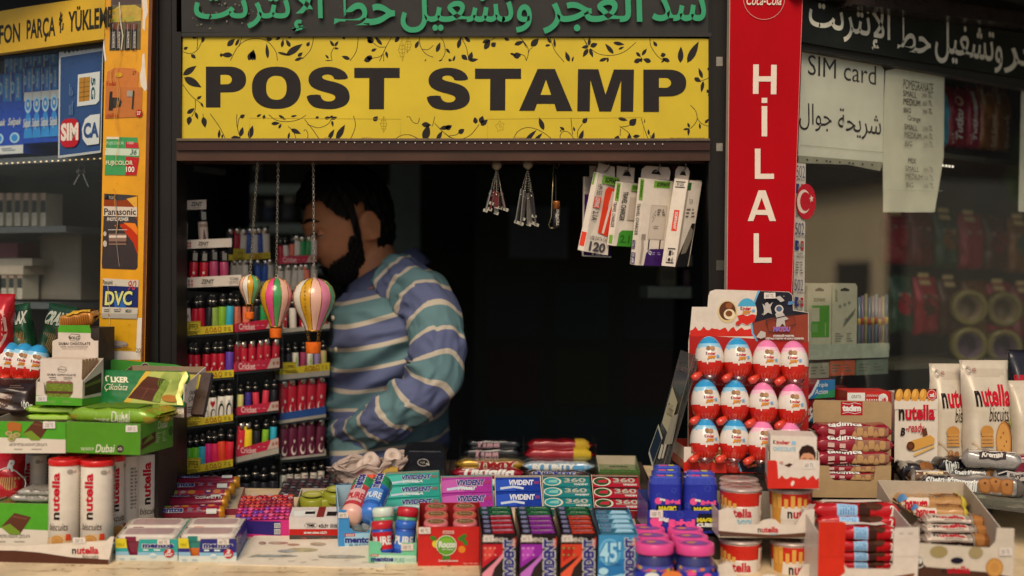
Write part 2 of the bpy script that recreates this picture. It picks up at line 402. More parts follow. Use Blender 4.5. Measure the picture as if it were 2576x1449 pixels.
panelbar(q,OL,NL,[(-160,1420),(263,1330),(263,1130),(-160,1210)],-.02,.008,DK2);q.build('window_frame',kiosk)
q=MB()
panelbar(q,OR,NR,[(2008,122),(2720,250),(2720,224),(2008,104)],-.012,.012,M('#2a2a26',.4));q.build('window_frame',kiosk);q=MB();panelbar(q,OR,NR,[(2008,-14),(2720,74),(2720,-50),(2008,-150)],-.03,.05,M('#211d1b',.35,var=.3));q.build('window_frame',kiosk);q=MB()
panelbar(q,OR,NR,[(2150,10),(2720,82),(2720,52),(2150,-30)],-.03,.07,M('#2d2522',.3,coat=.4,var=.3));q.build('window_frame',kiosk);q=MB()
panelbar(q,OR,NR,[(2008,1400),(2720,1500),(2720,1230),(2008,1150)],-.02,.002,DK2);q.build('window_frame',kiosk)
q=MB();panelbar(q,OL,NL,[(-160,-20),(263,-60),(263,-300),(-160,-300)],-.02,.0,DK2);q.build('fascia',kiosk);q=MB();panelbar(q,OR,NR,[(2008,-150),(2720,-50),(2720,-300),(2008,-300)],-.02,.0,DK2);q.build('fascia',kiosk)
q=MB();sm_=TM((14,-.38,0))@RZ(radians(-36));q.box(0,0,0,9,3,2.9,M('#e2d0a8',.7,var=.12,scale=2),None,sm_)
sb=tag(q.build('street_shop',None,sm_),'low sandy shop across the street with dark awning, mirrored in the right pane','building')
q=MB();q.box(-.1,-.25,2.9,9.1,.2,6.6,M('#2f2a24',.7),None,sm_);q.build('awning',sb,sm_)  # awning drawn extra tall to keep sky out of the pane's reflection
for x in(.75,2.6,4.6):q=MB();q.box(x,-.03,1.1,x+.8,.05,1.9,M('#3c3a34',.2),None,sm_);q.build('shop_window',sb,sm_)
q=MB();q.box(0,-.5,.05,9,-.06,.8,M('#a39c8c',.7),None,sm_);q.build('plinth',sb,sm_)
q=MB();dm_=TM((15.2,.3,0))@RZ(radians(-80));q.box(-9,0,0,.7,3,7,M('#2b2520',.8,var=.3,scale=1.5),None,dm_);dh=tag(q.build('added_dark_house',None,dm_),'tall dark house beside the sandy shop, mirrored in the right pane','building')  # added dark block, hides bright sky from the right pane's reflection
for i in range(3):
 for j in range(2):q=MB();q.box(-2.6-i*2.4,-.03,.9+j*2.6,-1.4-i*2.4,.05,2.6+j*2.6,M('#57503f' if(i+j)%2 else '#3d2a26',.3),None,dm_);q.build('house_window',dh,dm_)
q=MB();q.lathe([(.07,0),(.06,4.5)],M('#3a3630',.5),12,T4=TM((8.4,-.2,0)));tag(q.build('street_pole',None,TM((8.4,-.2,0))),'dark street pole mirrored in the right pane','pole')
for tx_,ty_,hh_,cs_,l in((10.6,-.85,.95,.42,'rounded street tree mirrored next to the red sign'),(11.5,1.7,2.4,1.0,'taller street tree mirrored in the far end of the right pane')):
 tr_=tag(MB().build('street_tree',None,TM((tx_,ty_,0))),l,'tree');q=MB();q.tube([(tx_,ty_,0),(tx_+.05,ty_,hh_*.5),(tx_,ty_+.06,hh_)],.09,M('#4a3a2a',.8),8,[.1,.08,.05]);q.build('trunk',tr_,TM((tx_,ty_,0)));q=MB();rl=random.Random(8);vs_=[];fs_=[]
 for k in range(2600):
  a_,e_,rr2=rl.uniform(0,2*pi),math.asin(rl.uniform(-1,1)),rl.uniform(.35,1)**.6;c=V((tx_+cs_*rr2*cos(a_)*cos(e_),ty_+cs_*rr2*sin(a_)*cos(e_),hh_+.35*cs_+.75*cs_*rr2*sin(e_)));n_=V((rl.uniform(-1,1),rl.uniform(-1,1),rl.uniform(-1,1))).normalized();t_=n_.orthogonal().normalized()*.07*cs_**.5;u_=n_.cross(t_)*.7;i=len(vs_);vs_+=[c-t_,c+u_,c+t_,c-u_];fs_.append((i,i+1,i+2,i+3))
 q.add(vs_,fs_,M('#44602a',.6,var=.4,scale=3));q.build('crown',tr_,TM((tx_,ty_,0)))
STONE=M('#d3bd98',.4,coat=.2,var=.26,scale=16)
counter=empty('counter','cream stone counter sloping towards the street, loaded with sweets','counter',TM((0,0,0)))
q=MB();bx=V((1,0,0));by=BN.cross(bx)
def bpt(x,s,h=0.):return BO+bx*x+by*s+BN*h
s0,s1=-.17,.462
prof=[(s0+.012,-.05),(s0,-.038),(s0-.002,-.025),(s0,-.012),(s0+.006,-.003),(s0+.016,0),(s1,0),(s1,-.05)]
nx_=60;vs_=[]
for i in range(nx_+1):
 x=-1.5+3.0*i/nx_
 for s,h in prof:vs_.append(bpt(x,s+(R.uniform(-.0012,.0012)if s<s0+.02 else 0),h))
k=len(prof);fs_=[(i*k+j,(i+1)*k+j,(i+1)*k+(j+1)%k,i*k+(j+1)%k)for i in range(nx_)for j in range(k)]+[tuple(range(k)),tuple(range(nx_*k,nx_*k+k))[::-1]]
q.add(vs_,fs_,STONE);f=px_fr(q,BO,BN,eps=.0002);f.hold=1.5;crk=M('#9c8058',.7,var=.3);rc=random.Random(12)
for(x0,y0,n,st)in((40,1436,9,18),(230,1431,14,16),(560,1441,16,14),(850,1444,12,15),(980,1434,7,14)):
 p_=[(x0+i*st+rc.uniform(-4,4),y0+rc.uniform(-2.2,2.2)-i*.15)for i in range(n)];f.line(p_,1.2,crk,ts=[rc.uniform(.4,2.2)for _ in p_])
for k in range(60):
 x,y,L=rc.uniform(0,1250),rc.uniform(1415,1446),rc.uniform(.6,4);f.poly([(x+L*2*cos(a_*1.05)*rc.uniform(.4,1.2),y+L*.5*sin(a_*1.05)*rc.uniform(.4,1.2))for a_ in range(6)],M('#b59a70',.6,var=.3)if k%3 else crk)
q.build('slab',counter)
q=MB();q.hexa([bpt(-.37,s1+.0005,-.05),bpt(.46,s1+.0005,-.05),bpt(.46,.66,-.05),bpt(-.37,.66,-.05),bpt(-.37,s1+.0005),bpt(.46,s1+.0005),bpt(.46,.66),bpt(-.37,.66)],STONE);q.build('slab',counter);q=MB();zb=bpt(0,s0).z;q.box(-1.48,BO.y+s0+.06,.01,1.48,.1,zb-.05,M('#5d1f1c',.45,var=.2));q.build('counter_base',counter)
mt=MB();qd=[onboard(*p)for p in((548,1421),(968,1431),(985,1352),(640,1350))];mt.extr(qd,BN*.0022,M('#a39c8c',.3,coat=.3,var=.22,scale=20),M('#d8cdb8',.5))
fr=px_fr(mt,qd[0]+BN*.0022,BN)
for(x,y,rx,ry,h)in((700,1366,26,4,'#a98f7d'),(738,1370,16,3,'#aa8a76'),(660,1366,10,4,'#a98b78'),(760,1383,40,5,'#a9a27b'),(722,1386,24,4,'#98a09c'),(800,1368,20,4,'#ab9c85'),(690,1398,60,3,'#9aa19a'),(860,1400,60,4,'#a6a08f')):
 fr.ell(x,y,rx,ry,M(h,.3,coat=.3,var=.3,scale=70))
for i in range(14):x=590+i*27+R.uniform(-9,9);y=R.uniform(1395,1415);fr.line([(x,y),(x+R.uniform(8,30),y-R.uniform(0,3))],.8,ink('#77716a'))
tag(mt.build('counter_mat',None,TM(qd[0])),'worn grey plastic mat with faded print lying bare on the stone counter','mat')
# ------------------------------------------------------------------ the two signs over the serving window
BLK=M('#17100f',.55,spec=.25,var=.08)
sg=MB();YEL=M('#cab128',.42,coat=.06,var=.13,scale=5)
quad=[(457,350),(1783,357),(1785,100),(1778,97.5),(460,88)]
o=P(457,350,-.004);pts=[hit(a,b,o,NY)for a,b in quad];sg.extr(pts,V((0,.008,0)),YEL,M('#c8c0a8',.5))
fr=px_fr(sg,o,NY,eps=.00008)
def s1(x,y):return(440.2+x/3.7237,81.75+y/3.7237)
def s2(x,y):return(1119.4+x/3.7237,81.75+y/3.7237)
def poly1(t,pts):fr.poly([t(*p)for p in pts],BLK)
def arc(cx,cy,rx,ry,a0,a1,n=16,p=1.0):
 o_=[]
 for i in range(n+1):
  a=radians(a0+(a1-a0)*i/n);c,s=cos(a),sin(a)
  o_.append((cx+rx*(abs(c)**p)*(1 if c>=0 else-1),cy+ry*(abs(s)**p)*(1 if s>=0 else-1)))
 return o_
def letterP(t,x,y,W,H):
 st=.365*W;bx_=x+.62*W;bh=.635*H
 outer=[(x,y+H),(x,y)]+[(bx_-.06*W,y)]+arc(x+.55*W,y+bh/2,.45*W,bh/2,-80,80,16,.85)+[(x+st,y+bh),(x+st,y+H)]
 poly1(t,outer)
 fr.poly([t(*p)for p in[(x+st,y+.43*H),(x+st,y+.205*H)]+arc(x+.52*W,y+.3175*H,.125*W,.1125*H,-90,90,12)],YEL)
def letterT(t,x,y,W,H):poly1(t,[(x,y),(x+W,y),(x+W,y+.245*H),(x+.66*W,y+.245*H),(x+.655*W,y+H),(x+.325*W,y+H),(x+.33*W,y+.245*H),(x,y+.245*H)])
def letterO(t,cx,cy,rx,ry):
 poly1(t,arc(cx,cy,rx,ry,0,360,44,.86)[:-1]);fr.poly([t(*p)for p in arc(cx,cy,rx*.415,ry*.56,0,360,32,.82)[:-1]],YEL)
SOUT=[(1623,438),(1614,398),(1585,362),(1520,330),(1440,319),(1360,326),(1296,352),(1258,395),(1248,437),(1256,478),(1285,515),(1350,545),(1440,568),(1490,585),(1504,606),(1494,630),(1465,644),(1425,646),(1388,634),(1368,606),(1362,579),(1231,586),(1240,634),(1275,684),(1330,710),(1440,721),(1530,712),(1600,682),(1634,636),(1638,590),(1622,536),(1580,494),(1510,466),(1420,446),(1385,433),(1376,414),(1392,398),(1428,392),(1462,398),(1484,416),(1494,443)]
def smooth(pts,it=2):
 for _ in range(it):
  n=[]
  for i in range(len(pts)):
   a,b=pts[i],pts[(i+1)%len(pts)];n+=[(a[0]*.75+b[0]*.25,a[1]*.75+b[1]*.25),(a[0]*.25+b[0]*.75,a[1]*.25+b[1]*.75)]
  pts=n
 return pts
sS=smooth(SOUT,1)
fr.hold=None
letterP(s1,289,319,378,385);letterO(s1,950,518,230,199);poly1(s1,sS);letterT(s1,1679,331,426,388)
poly1(s1,[(x+1125,y+9)for x,y in sS]);letterT(s2,281,338,432,392)
poly1(s2,[(868,341),(1030,341),(1195,736),(1046,736),(1025,668),(862,668),(838,733),(694,733)]);fr.poly([s2(*p)for p in[(946,444),(994,584),(896,584)]],YEL)
poly1(s2,[(1246,343),(1437,344),(1504,582),(1582,346),(1771,347),(1763,741),(1644,741),(1651,446),(1555,740),(1446,739),(1362,444),(1356,738),(1239,737)])
letterP(s2,1858,347,402,396)
def leaf(t,x,y,a,l,w_):
 c,s=cos(radians(a)),sin(radians(a));o_=[]
 for i in range(15):
  k_=i/7 if i<=7 else(14-i)/7;yy=w_*sin(pi*k_**.8)*.5*(1 if i<=7 else-1);xx=l*k_;o_.append((x+xx*c-yy*s,y+xx*s+yy*c))
 fr.poly([t(*p)for p in o_[:-1]],BLK)
def stem(t,pts,w_=6):
 o_=[];n=len(pts)
 for i in range(n-1):
  p0,p1,p2,p3=pts[max(i-1,0)],pts[i],pts[i+1],pts[min(i+2,n-1)]
  for j in range(5):
   u=j/5;o_.append(tuple(.5*(2*p1[k_]+(p2[k_]-p0[k_])*u+(2*p0[k_]-5*p1[k_]+4*p2[k_]-p3[k_])*u*u+(3*p1[k_]-p0[k_]-3*p2[k_]+p3[k_])*u**3)for k_ in(0,1)))
 o_.append(pts[-1]);fr.line([t(*p)for p in o_],w_/3.72,BLK)
fr.hold=1.5
for pts in([(75,180),(150,198),(220,150),(265,40)],[(205,155),(212,90),(205,30)],[(520,262),(600,120),(720,58),(850,75),(940,170),(960,265)],[(600,130),(630,30)],[(830,75),(885,35)],[(1190,250),(1270,160),(1302,35)],[(1472,265),(1462,200),(1490,140)],[(1640,265),(1700,170),(1718,35)],[(1915,270),(1980,130),(2030,40)],[(1860,100),(1910,135),(1975,135)],[(1955,270),(1955,200)],[(1850,240),(1910,230),(1945,205)],[(2290,40),(2300,130),(2350,200),(2420,232)],[(2310,155),(2370,160),(2420,120)],[(2490,265),(2530,190),(2520,100),(2488,40)],[(72,485),(150,590),(245,665)],[(190,630),(190,720),(155,790)],[(262,762),(264,790)],[(330,762),(420,890),(470,992)],[(580,765),(580,870),(612,990)],[(585,890),(600,810),(630,775)],[(880,770),(950,822),(1060,835),(1160,815),(1225,775)],[(1215,815),(1290,910),(1355,1005)],[(1240,860),(1340,893),(1430,860),(1462,815)],[(1060,880),(1110,930),(1135,1000)],[(1205,925),(1225,910),(1245,950),(1240,1003)],[(1672,780),(1690,880),(1640,1010)],[(2050,1015),(2110,968),(2200,960),(2315,1015)],[(2195,785),(2230,840),(2275,850),(2290,800)],[(2432,790),(2420,850),(2405,880)],[(2432,850),(2500,920),(2575,985)]):
 stem(s1,pts)
for pts in([(150,45),(200,140),(222,265)],[(700,45),(770,130),(780,200),(762,265)],[(780,195),(795,160),(820,140)],[(762,265),(745,220),(710,205)],[(985,45),(1030,170),(1115,275)],[(1360,150),(1440,200),(1560,215),(1680,180),(1790,92)],[(1920,50),(1930,130),(2000,230),(2090,280)],[(435,75),(470,45)],[(2480,420),(2440,440),(2400,450)],[(2298,680),(2350,740),(2360,820),(2310,890),(2290,895)],[(2362,800),(2400,850),(2470,880)],[(0,945),(60,985),(140,1000),(240,960),(320,860)],[(40,968),(100,960),(125,945)],[(630,1025),(680,930),(780,890),(910,930),(1035,1028)],[(1085,1028),(1080,960),(1120,925),(1175,950),(1225,1028)],[(1180,800),(1195,960)],[(1255,1025),(1242,930),(1290,855)],[(1635,880),(1720,940),(1765,1030)],[(1640,885),(1700,880),(1740,860)],[(1645,900),(1640,970)],[(1838,805),(1870,910),(1915,1028)],[(1940,1028),(1920,960)]):
 stem(s2,pts)
L1=[(82,158,-30,45,30),(150,205,40,60,36),(255,95,-75,70,32),(168,30,40,40,40),(490,128,-45,100,50),(565,125,-60,80,28),(855,70,-10,62,34),(870,245,-95,145,34),(540,210,180,110,50),(432,230,-90,40,24),(690,262,-70,95,50),(725,262,-85,105,55),(750,262,-100,90,30),(1000,140,-80,80,30),(1080,135,-120,80,36),(1060,50,-30,55,28),(985,45,150,50,26),(960,185,15,130,26),(1040,215,-35,190,62),(1235,130,-60,50,34),(1120,262,-20,85,30),(1150,225,-40,60,34),(1490,130,-125,70,28),(1495,130,-55,62,26),(1490,145,10,45,22),(1440,245,-130,50,20),(1405,262,0,70,10),(1640,250,200,85,36),(1860,95,220,80,55),(1800,70,30,60,35),(1940,118,-130,110,34),(1838,175,-25,58,28),(1975,175,75,70,26),(1770,266,-20,85,52),(1850,245,200,60,50),(2060,90,-50,70,36),(2250,148,-65,80,34),(2450,185,-70,100,40),(2340,270,-60,25,12),(2470,268,-20,40,14),(2560,250,10,30,14),(1575,40,60,30,26),(75,400,-35,155,58),(85,420,30,190,75),(205,625,-35,55,28),(240,655,60,55,20),(112,760,-35,90,40),(190,745,70,75,28),(140,785,100,85,50),(265,790,80,105,52),(410,990,-85,85,28),(440,990,-80,40,18),(610,800,-35,55,38),(612,975,-75,95,42),(525,985,0,90,36),(695,995,-75,130,52),(765,790,-30,50,24),(830,812,-80,45,30),(970,772,35,85,26),(1085,788,-10,60,20),(900,855,-5,85,34),(970,900,-60,55,24),(1325,785,60,30,34),(1400,805,-10,60,30),(1460,812,-20,65,30),(1470,825,80,60,24),(1480,780,150,40,20),(1085,905,25,105,44),(1435,1005,-60,115,40),(1510,1005,-60,165,56),(1060,1000,-80,70,22),(1860,830,-50,60,46),(2310,860,5,90,50),(2335,1015,-75,160,74),(2150,1010,0,50,16),(2450,1015,-60,110,40),(2480,900,-10,110,40),(2170,790,0,20,8)]
L2=[(120,150,-75,110,40),(235,90,225,75,34),(155,210,40,75,46),(230,265,-75,90,44),(228,265,-10,85,34),(10,150,50,60,26),(30,265,-10,40,18),(75,270,-70,60,22),(370,160,-60,110,52),(350,95,-20,80,38),(435,130,-40,55,50),(555,55,20,55,30),(650,115,-20,95,40),(770,150,-120,110,10),(805,130,-45,105,60),(610,195,20,60,24),(640,225,-15,80,60),(940,125,-10,50,24),(990,100,-120,65,26),(1030,140,-95,90,24),(1165,275,-110,105,40),(1190,275,-75,55,18),(1345,140,-120,100,10),(1348,125,-85,80,30),(1360,130,-20,75,46),(1345,130,170,68,34),(1340,150,120,95,40),(1355,150,70,90,34),(1580,200,230,125,40),(1575,95,10,110,36),(1625,158,-25,60,22),(1445,268,-20,90,32),(1520,278,-75,45,20),(1790,185,45,65,30),(1845,215,-55,80,32),(1770,280,-25,80,46),(1930,275,200,80,46),(1835,280,-80,50,22),(1985,130,235,60,32),(2050,230,-110,45,50),(2105,272,205,80,40),(2025,282,-40,60,18),(2205,285,-88,155,54),(2270,285,-62,230,68),(2412,430,-110,105,34),(2335,425,30,75,44),(2420,455,100,110,34),(2470,360,-70,40,40),(2475,545,150,30,40),(2470,600,-60,30,28),(2232,910,-10,60,22),(2290,890,-110,50,24),(2285,895,95,75,24),(2390,905,-95,60,20),(2435,850,-50,55,26),(5,905,-30,70,50),(125,945,-35,70,48),(290,855,-100,65,44),(330,850,-70,75,50),(335,870,-40,85,50),(925,915,-110,130,48),(745,1025,-45,160,40),(830,1025,-45,120,34),(1120,915,215,55,28),(1075,922,0,20,14),(1290,850,-50,70,46),(1260,1015,-70,110,40),(1215,925,-105,45,20),(1150,1020,0,70,18),(1730,870,-45,90,66),(1620,800,15,95,36),(1600,1028,-70,70,54),(1720,1028,-85,90,34),(1760,975,-5,70,34),(1910,960,-95,55,22),(1940,1010,-75,80,32),(1870,850,-88,45,10)]
fr.hold=3
for l in L1:leaf(s1,*l)
for l in L2:leaf(s2,*l)
fr.hold=4.5;dirt=ink('#9c8228')
fr.line([s1(*p)for p in[(695,995),(700,802),(2115,812),(2110,1010)]],1,dirt);fr.line([s2(*p)for p in[(395,1025),(400,812),(1855,797),(1860,1020)]],.8,dirt)
for t,x,y,rx in((s2,520,1010,110),(s2,700,985,70),(s1,1790,985,60),(s2,900,1000,120),(s1,1420,985,30)):fr.poly([t(x+rx*cos(a_/9*2*pi)*R.uniform(.7,1.1),y+9*sin(a_/9*2*pi)*R.uniform(.5,1.2))for a_ in range(9)],M('#b89a2c',.5))
fr.line([s2(x,y)for x,y in smooth([(515,820),(530,850),(560,850),(540,880),(550,915),(515,910),(495,935),(490,895),(468,870),(500,855)],1)]+[s2(518,828)],.7,ink('#7e6420'));fr.ring(*s2(519,873),2.6,4,.7,ink('#7e6420'))
for t,x,y,h_,rt in((s1,2125,60,210,8),(s1,2185,40,155,-12),(s1,1955,782,155,0)):
 pts=[(x-32,y+h_*.5),(x,y),(x+30,y+h_*.5),(x+rt,y+h_),(x-32,y+h_*.5)];fr.line([t(*p)for p in pts],.7,ink('#4b3a1c'));fr.line([t(x,y),t(x+rt,y+h_)],.6,ink('#4b3a1c'))
 for i in range(1,5):fr.line([t(x-24,y+h_*(i/6+.1)),t(x+2,y+h_*i/6+h_*.14),t(x+24,y+h_*(i/6+.1))],.5,ink('#4b3a1c'))
fr.text('İMAJ MEDYA (0532) 242 89 85',1685,350,1773,345,ink('#2c2412'))
tag(sg.build('shop_sign',None,TM(o)),'yellow POST STAMP sign with black flower tendrils over the serving window','sign')
ab=MB();o=P(457,84,-.006);ab.extr([hit(a,b,o,NY)for a,b in((457,81),(1788,91),(1790,-95),(455,-95))],V((0,.02,0)),M('#25241f',.42,coat=.15,var=.3,scale=25))
fr=px_fr(ab,o,NY);gr=M('#2f9468',.5,var=.06)
for i in range(70):
 x=R.choice([R.uniform(490,660),R.uniform(470,1770)]);y=R.uniform(8,72)if x<660 else R.uniform(2,78);L=R.uniform(.5,3.2)if x<690 else R.uniform(.3,1.3)
 fr.poly([(x+L*cos(a_*1.05)*R.uniform(.4,1.6),y+L*sin(a_*1.05)*R.uniform(.3,1.5))for a_ in range(6)],M('#6d6b5c',.6,var=.3))
for wd,x0,yb,x1,yt in(('سد',1640,53,1776,-14),('العجر',1366,85,1616,-42),('وتشغيل',1008,82,1338,-34),('خط',840,64,994,-36),('الإنترنت',488,79,812,-36)):
 fr.text(arab(wd),x0,yb,x1,yt,gr,bold=.016)
tag(ab.build('shop_sign',None,TM(o)),'black board with large green Arabic lettering, topmost over the serving window','sign')
rs=MB();o=P(1830,738,-.05);RED=M('#aa0614',.5,spec=.06,var=.14,scale=4)
cor=[(1828,738),(1993,740),(2023,-80),(1837,-80)]
rs.extr([hit(a,b,o,NY)for a,b in cor],V((0,.03,0)),RED,M('#c9b9a6',.5));fr=px_fr(rs,o,NY);LW=M('#dccdbb',.45,var=.05)
fr.line([(1837,-80),(1828.6,738)],1.4,ink('#c98f86'));fr.line([(2021.5,-80),(1992,738)],1.0,ink('#c98f86'))
def bars_(*rects):
 for x0,y0,x1,y1,s in rects:fr.poly([(x0+s,y0),(x1+s,y0),(x1,y1),(x0,y1)],LW)
bars_((1894,162,1908,236,1),(1939,163,1953,237,1),(1907,192,1941,205,0))
bars_((1916,267,1930,343,0),(1916,246,1930,259,0));bars_((1899,374,1913,450,0),(1912,437,1947,450,0))
fr.poly([(1908,479),(1926,479),(1952,556),(1936,556),(1931,541),(1901,540),(1895,556),(1881,556)],LW);fr.poly([(1916,497),(1927,528),(1905,528)],RED)
bars_((1896,587,1909,661,0),(1908,648,1941,661,0))
fr.ring(1922,-5,52,54,1.6,ink('#c9837a'));fr.text('Coca-Cola',1878,13,1966,-14,LW,bold=.01,shear=.35)
tag(rs.build('shop_sign',None,TM(o)),'tall narrow red sign with five cream capitals down its length','sign')
pil=MB();o=P(250,905,-.035);PY=M('#dc9a14',.34,coat=.25,var=.2,scale=10)
pc=[(243,1180),(358,1180),(385,-100),(268,-100)]
pil.extr([hit(a,b,o,NY)for a,b in pc],V((0,.05,0)),PY,M('#5b3217',.5));fr=px_fr(pil,o,NY)
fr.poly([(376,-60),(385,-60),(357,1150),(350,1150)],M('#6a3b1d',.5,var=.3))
wp=M('#d9cfbf',.6,var=.12)
for pts in([(357,0),(368,-20),(372,30),(366,50),(364,78),(358,70),(360,30)],[(358,138),(363,132),(366,180),(370,222),(365,230),(354,215),(352,190),(357,165)],[(262,90),(264,128),(268,150),(264,156),(259,120)],[(250,905),(353,905),(357,800),(345,800),(340,880),(255,885)]):fr.poly(pts,wp)
stn=M('#a86a12',.5,var=.3)
for i in range(46):
 x=R.uniform(262,350);y=R.uniform(20,890);L=R.uniform(.5,2.4);x-=(y/905)*12
 fr.poly([(x+L*cos(a_*1.05)*R.uniform(.3,1.2),y+L*1.6*sin(a_*1.05)*R.uniform(.3,1.3))for a_ in range(6)],stn)
for x,y0,y1 in((300,20,420),(296,180,330),(338,120,150),(298,480,590),(284,150,215)):
 fr.line([(x+4*sin(y_/17.)+R.uniform(-1,1)-y_*.012,y_)for y_ in range(y0,y1,12)],1.1,M('#c98f2c',.2,coat=.6))
fr.text('20',342,887,354,876,ink('#4c4033'))
tag(pil.build('pillar',None,TM(o)),'yellow painted pillar with torn paper patches between side window and serving window','pillar')
def sticker(pts,m,name,label,cat='sticker',o=o,n=NY,lift=.0012,t=.0008):
 b=MB();oo=o+n*lift;b.extr([hit(x,y,oo,n)for x,y in pts],-n*t,m);return b,px_fr(b,oo,n),(name,label,cat,TM(hit(pts[0][0],pts[0][1],oo,n)))
def stick(b,meta,group=None):return tag(b.build(meta[0],None,meta[3]),meta[1],meta[2],group)
b,f,me=sticker([(275,127),(353,124),(356,-40),(280,-40)],M('#59512f',.25,coat=.5,var=.3),'battery_sticker','faded battery pack sticker with four dark cells at the top of the yellow pillar')
f.poly([(281,12),(355,10),(356,-38),(282,-38)],M('#4d3f3c',.3));f.poly([(280,55),(283,25),(300,14),(340,12),(356,22),(354,52)],M('#b79a2c',.3,coat=.5,var=.3));f.poly([(278,48),(340,40),(338,54),(279,56)],M('#a39a3a',.3))
for x,tw in((277,1),(291,1),(314,1),(330,1)):
 f.poly([(x,125),(x+12,124),(x+14,58),(x+2,58)],ink('#23222a'));f.poly([(x+1.5,74),(x+13.5,74),(x+14,58),(x+2,58)],ink('#6d4038'));f.poly([(x+4,122),(x+6,122),(x+8,60),(x+6,60)],ink('#8a8580'))
 f.text('DURACELL',x+7,120,x+11,78,ink('#c9c4b8'),rot=90,bold=.03)
f.line([(300,5),(304,60),(309,90),(305,125)],3,M('#b9b49c',.15,coat=.8));stick(b,me)
b,f,me=sticker([(264,298),(355,294),(358,222),(347,218),(349,182),(338,172),(290,170),(270,180),(266,215)],M('#c06c12',.3,coat=.5,var=.12),'film_sticker','orange disposable camera sticker with number 27 on the yellow pillar')
f.poly([(266,218),(358,220),(356,294),(264,298)],M('#b36415',.3,coat=.5));f.text('Kodak',268,216,294,204,ink('#a5361c'),bold=.02);f.text('27',333,188,342,179,ink('#3a3226'))
f.poly([(273,278),(276,230),(283,230),(282,245),(300,246),(306,256),(303,268),(284,272),(283,278)],ink('#2f2c29'));f.ell(295,258,10,11,ink('#3c3936'));f.ell(297,258,4,5,ink('#5b5650'));f.rect(319,243,336,228,ink('#9c9385'));f.line([(333,274),(336,228)],4,ink('#33302b'));f.ell(299,188,9,6,ink('#c99a26'))
f.poly([(350+(10 if i%2 else 7.5)*cos(i*pi/9),285+(11 if i%2 else 8)*sin(i*pi/9))for i in range(18)],ink('#a3201f'));f.text('27',344,289,354,280,ink('#dccbb6'),bold=.03);f.text('odakFlash',266,295,298,285,ink('#a5361c'));stick(b,me)
b,f,me=sticker([(263,440),(343,441),(350,384),(345,346),(268,344)],M('#2f8f4d',.3,coat=.5),'film_sticker','green, white and red film box sticker with number 36 on the yellow pillar')
f.poly([(315,441),(343,441),(350,396),(316,394)],ink('#b5252c'));f.poly([(265,372),(350,375),(349,392),(264,390)],ink('#c0cfb8'));f.poly([(316,357),(347,359),(349,373),(316,372)],ink('#b5303a'));f.poly([(268,350),(300,350),(300,344.5),(268,344)],ink('#d4cdb8'))
f.text('FUJICOLOR',268,366,312,356,ink('#a8cfa8'),bold=.02);f.text('100',321,363,336,356,ink('#dfb5a5'),bold=.02);f.text('36',327,389,344,376,ink('#1f4b3a'),shear=.3);f.text('FUJICOLOR',266,418,334,404,ink('#d6d8b4'),bold=.02);f.text('100',317,433,338,419,ink('#e6ddcd'),bold=.02);stick(b,me)
b,f,me=sticker([(257,675),(341,678),(346,672),(346,492),(322,490),(262,487),(261,540),(256,660)],M('#2a1f25',.22,coat=.7),'battery_sticker','dark photo battery pack sticker with a flaming orange arc on the yellow pillar')
f.poly([(262,520),(300,520),(330,530),(345,555),(345,492),(330,500),(300,505),(262,500)],ink('#8a3a17'));f.poly([(318,500),(345,494),(345,530),(330,512)],ink('#d8a23c'));f.poly([(262,502),(272,488),(288,489),(288,502)],ink('#1c1b20'));f.text('Photo Lithium',274,501,286,490,ink('#b5ada0'))
f.poly([(300,565),(330,560),(346,590),(346,640),(335,610),(315,585)],ink('#b53113'));f.poly([(310,560),(340,562),(346,575),(346,592),(330,575)],ink('#e07a24'));f.poly([(260,519),(345,521),(345,545),(260,543)],ink('#cdbfae'));f.text('Panasonic',262,541,342,524,ink('#241f28'),bold=.02);f.text('PHOTO POWER',269,556,323,547,ink('#e2d8c8'),bold=.02,shear=.2)
f.rect(274,616,318,588,ink('#85685a'));f.rect(274,598,318,592,ink('#d3bfae'));f.rect(274,612,318,607,ink('#4c362f'));f.line([(272,578),(320,578)],1.5,ink('#cfc4b8'));f.ell(264,613,5,8,ink('#b8aea5'));f.ell(264,588,4,6,ink('#b8aea5'));f.line([(291,500),(296,560),(292,600),(300,670)],1.4,M('#8a8078',.15,coat=.8));stick(b,me)
b,f,me=sticker([(250,880),(342,884),(349,705),(259,700)],M('#d09c1c',.3,coat=.5,var=.1),'tape_sticker','blue and yellow video tape box sticker with large pale letters low on the yellow pillar')
f.poly([(257,772),(347,774),(348,722),(259,718)],ink('#1c2a63'));f.ell(303,760,16,24,ink('#2c62a8'));f.poly([(259,718),(348,722),(349,705),(259,700)],ink('#c3bba8'));f.text('Panasonic',259,716,284,704,ink('#2c2a33'),bold=.02,shear=.1);f.text('90',322,730,343,706,ink('#b3423c'),shear=.3)
f.text('DVC',263,768,333,732,ink('#cfcf7d'),bold=.03,shear=.1,out=ink('#11193f'),ow=.04);f.poly([(256,788),(346,790),(347,775),(256,772)],ink('#bdb6a6'));f.text('ME60',316,787,331,778,ink('#3c3a38'),bold=.02);f.bars(262,786,305,777,2,ink('#55504a'))
f.poly([(255,800),(345,802),(345,790),(256,788)],ink('#a49d90'));f.ell(294,866,28,9,ink('#7c7480'),rot=2);f.ell(294,864,24,6,ink('#a79a8c'),rot=2);f.bars(262,878,335,870,2,ink('#b98a2c'));f.line([(270,705),(276,780),(274,870)],1.3,M('#c9b27c',.15,coat=.8));stick(b,me)
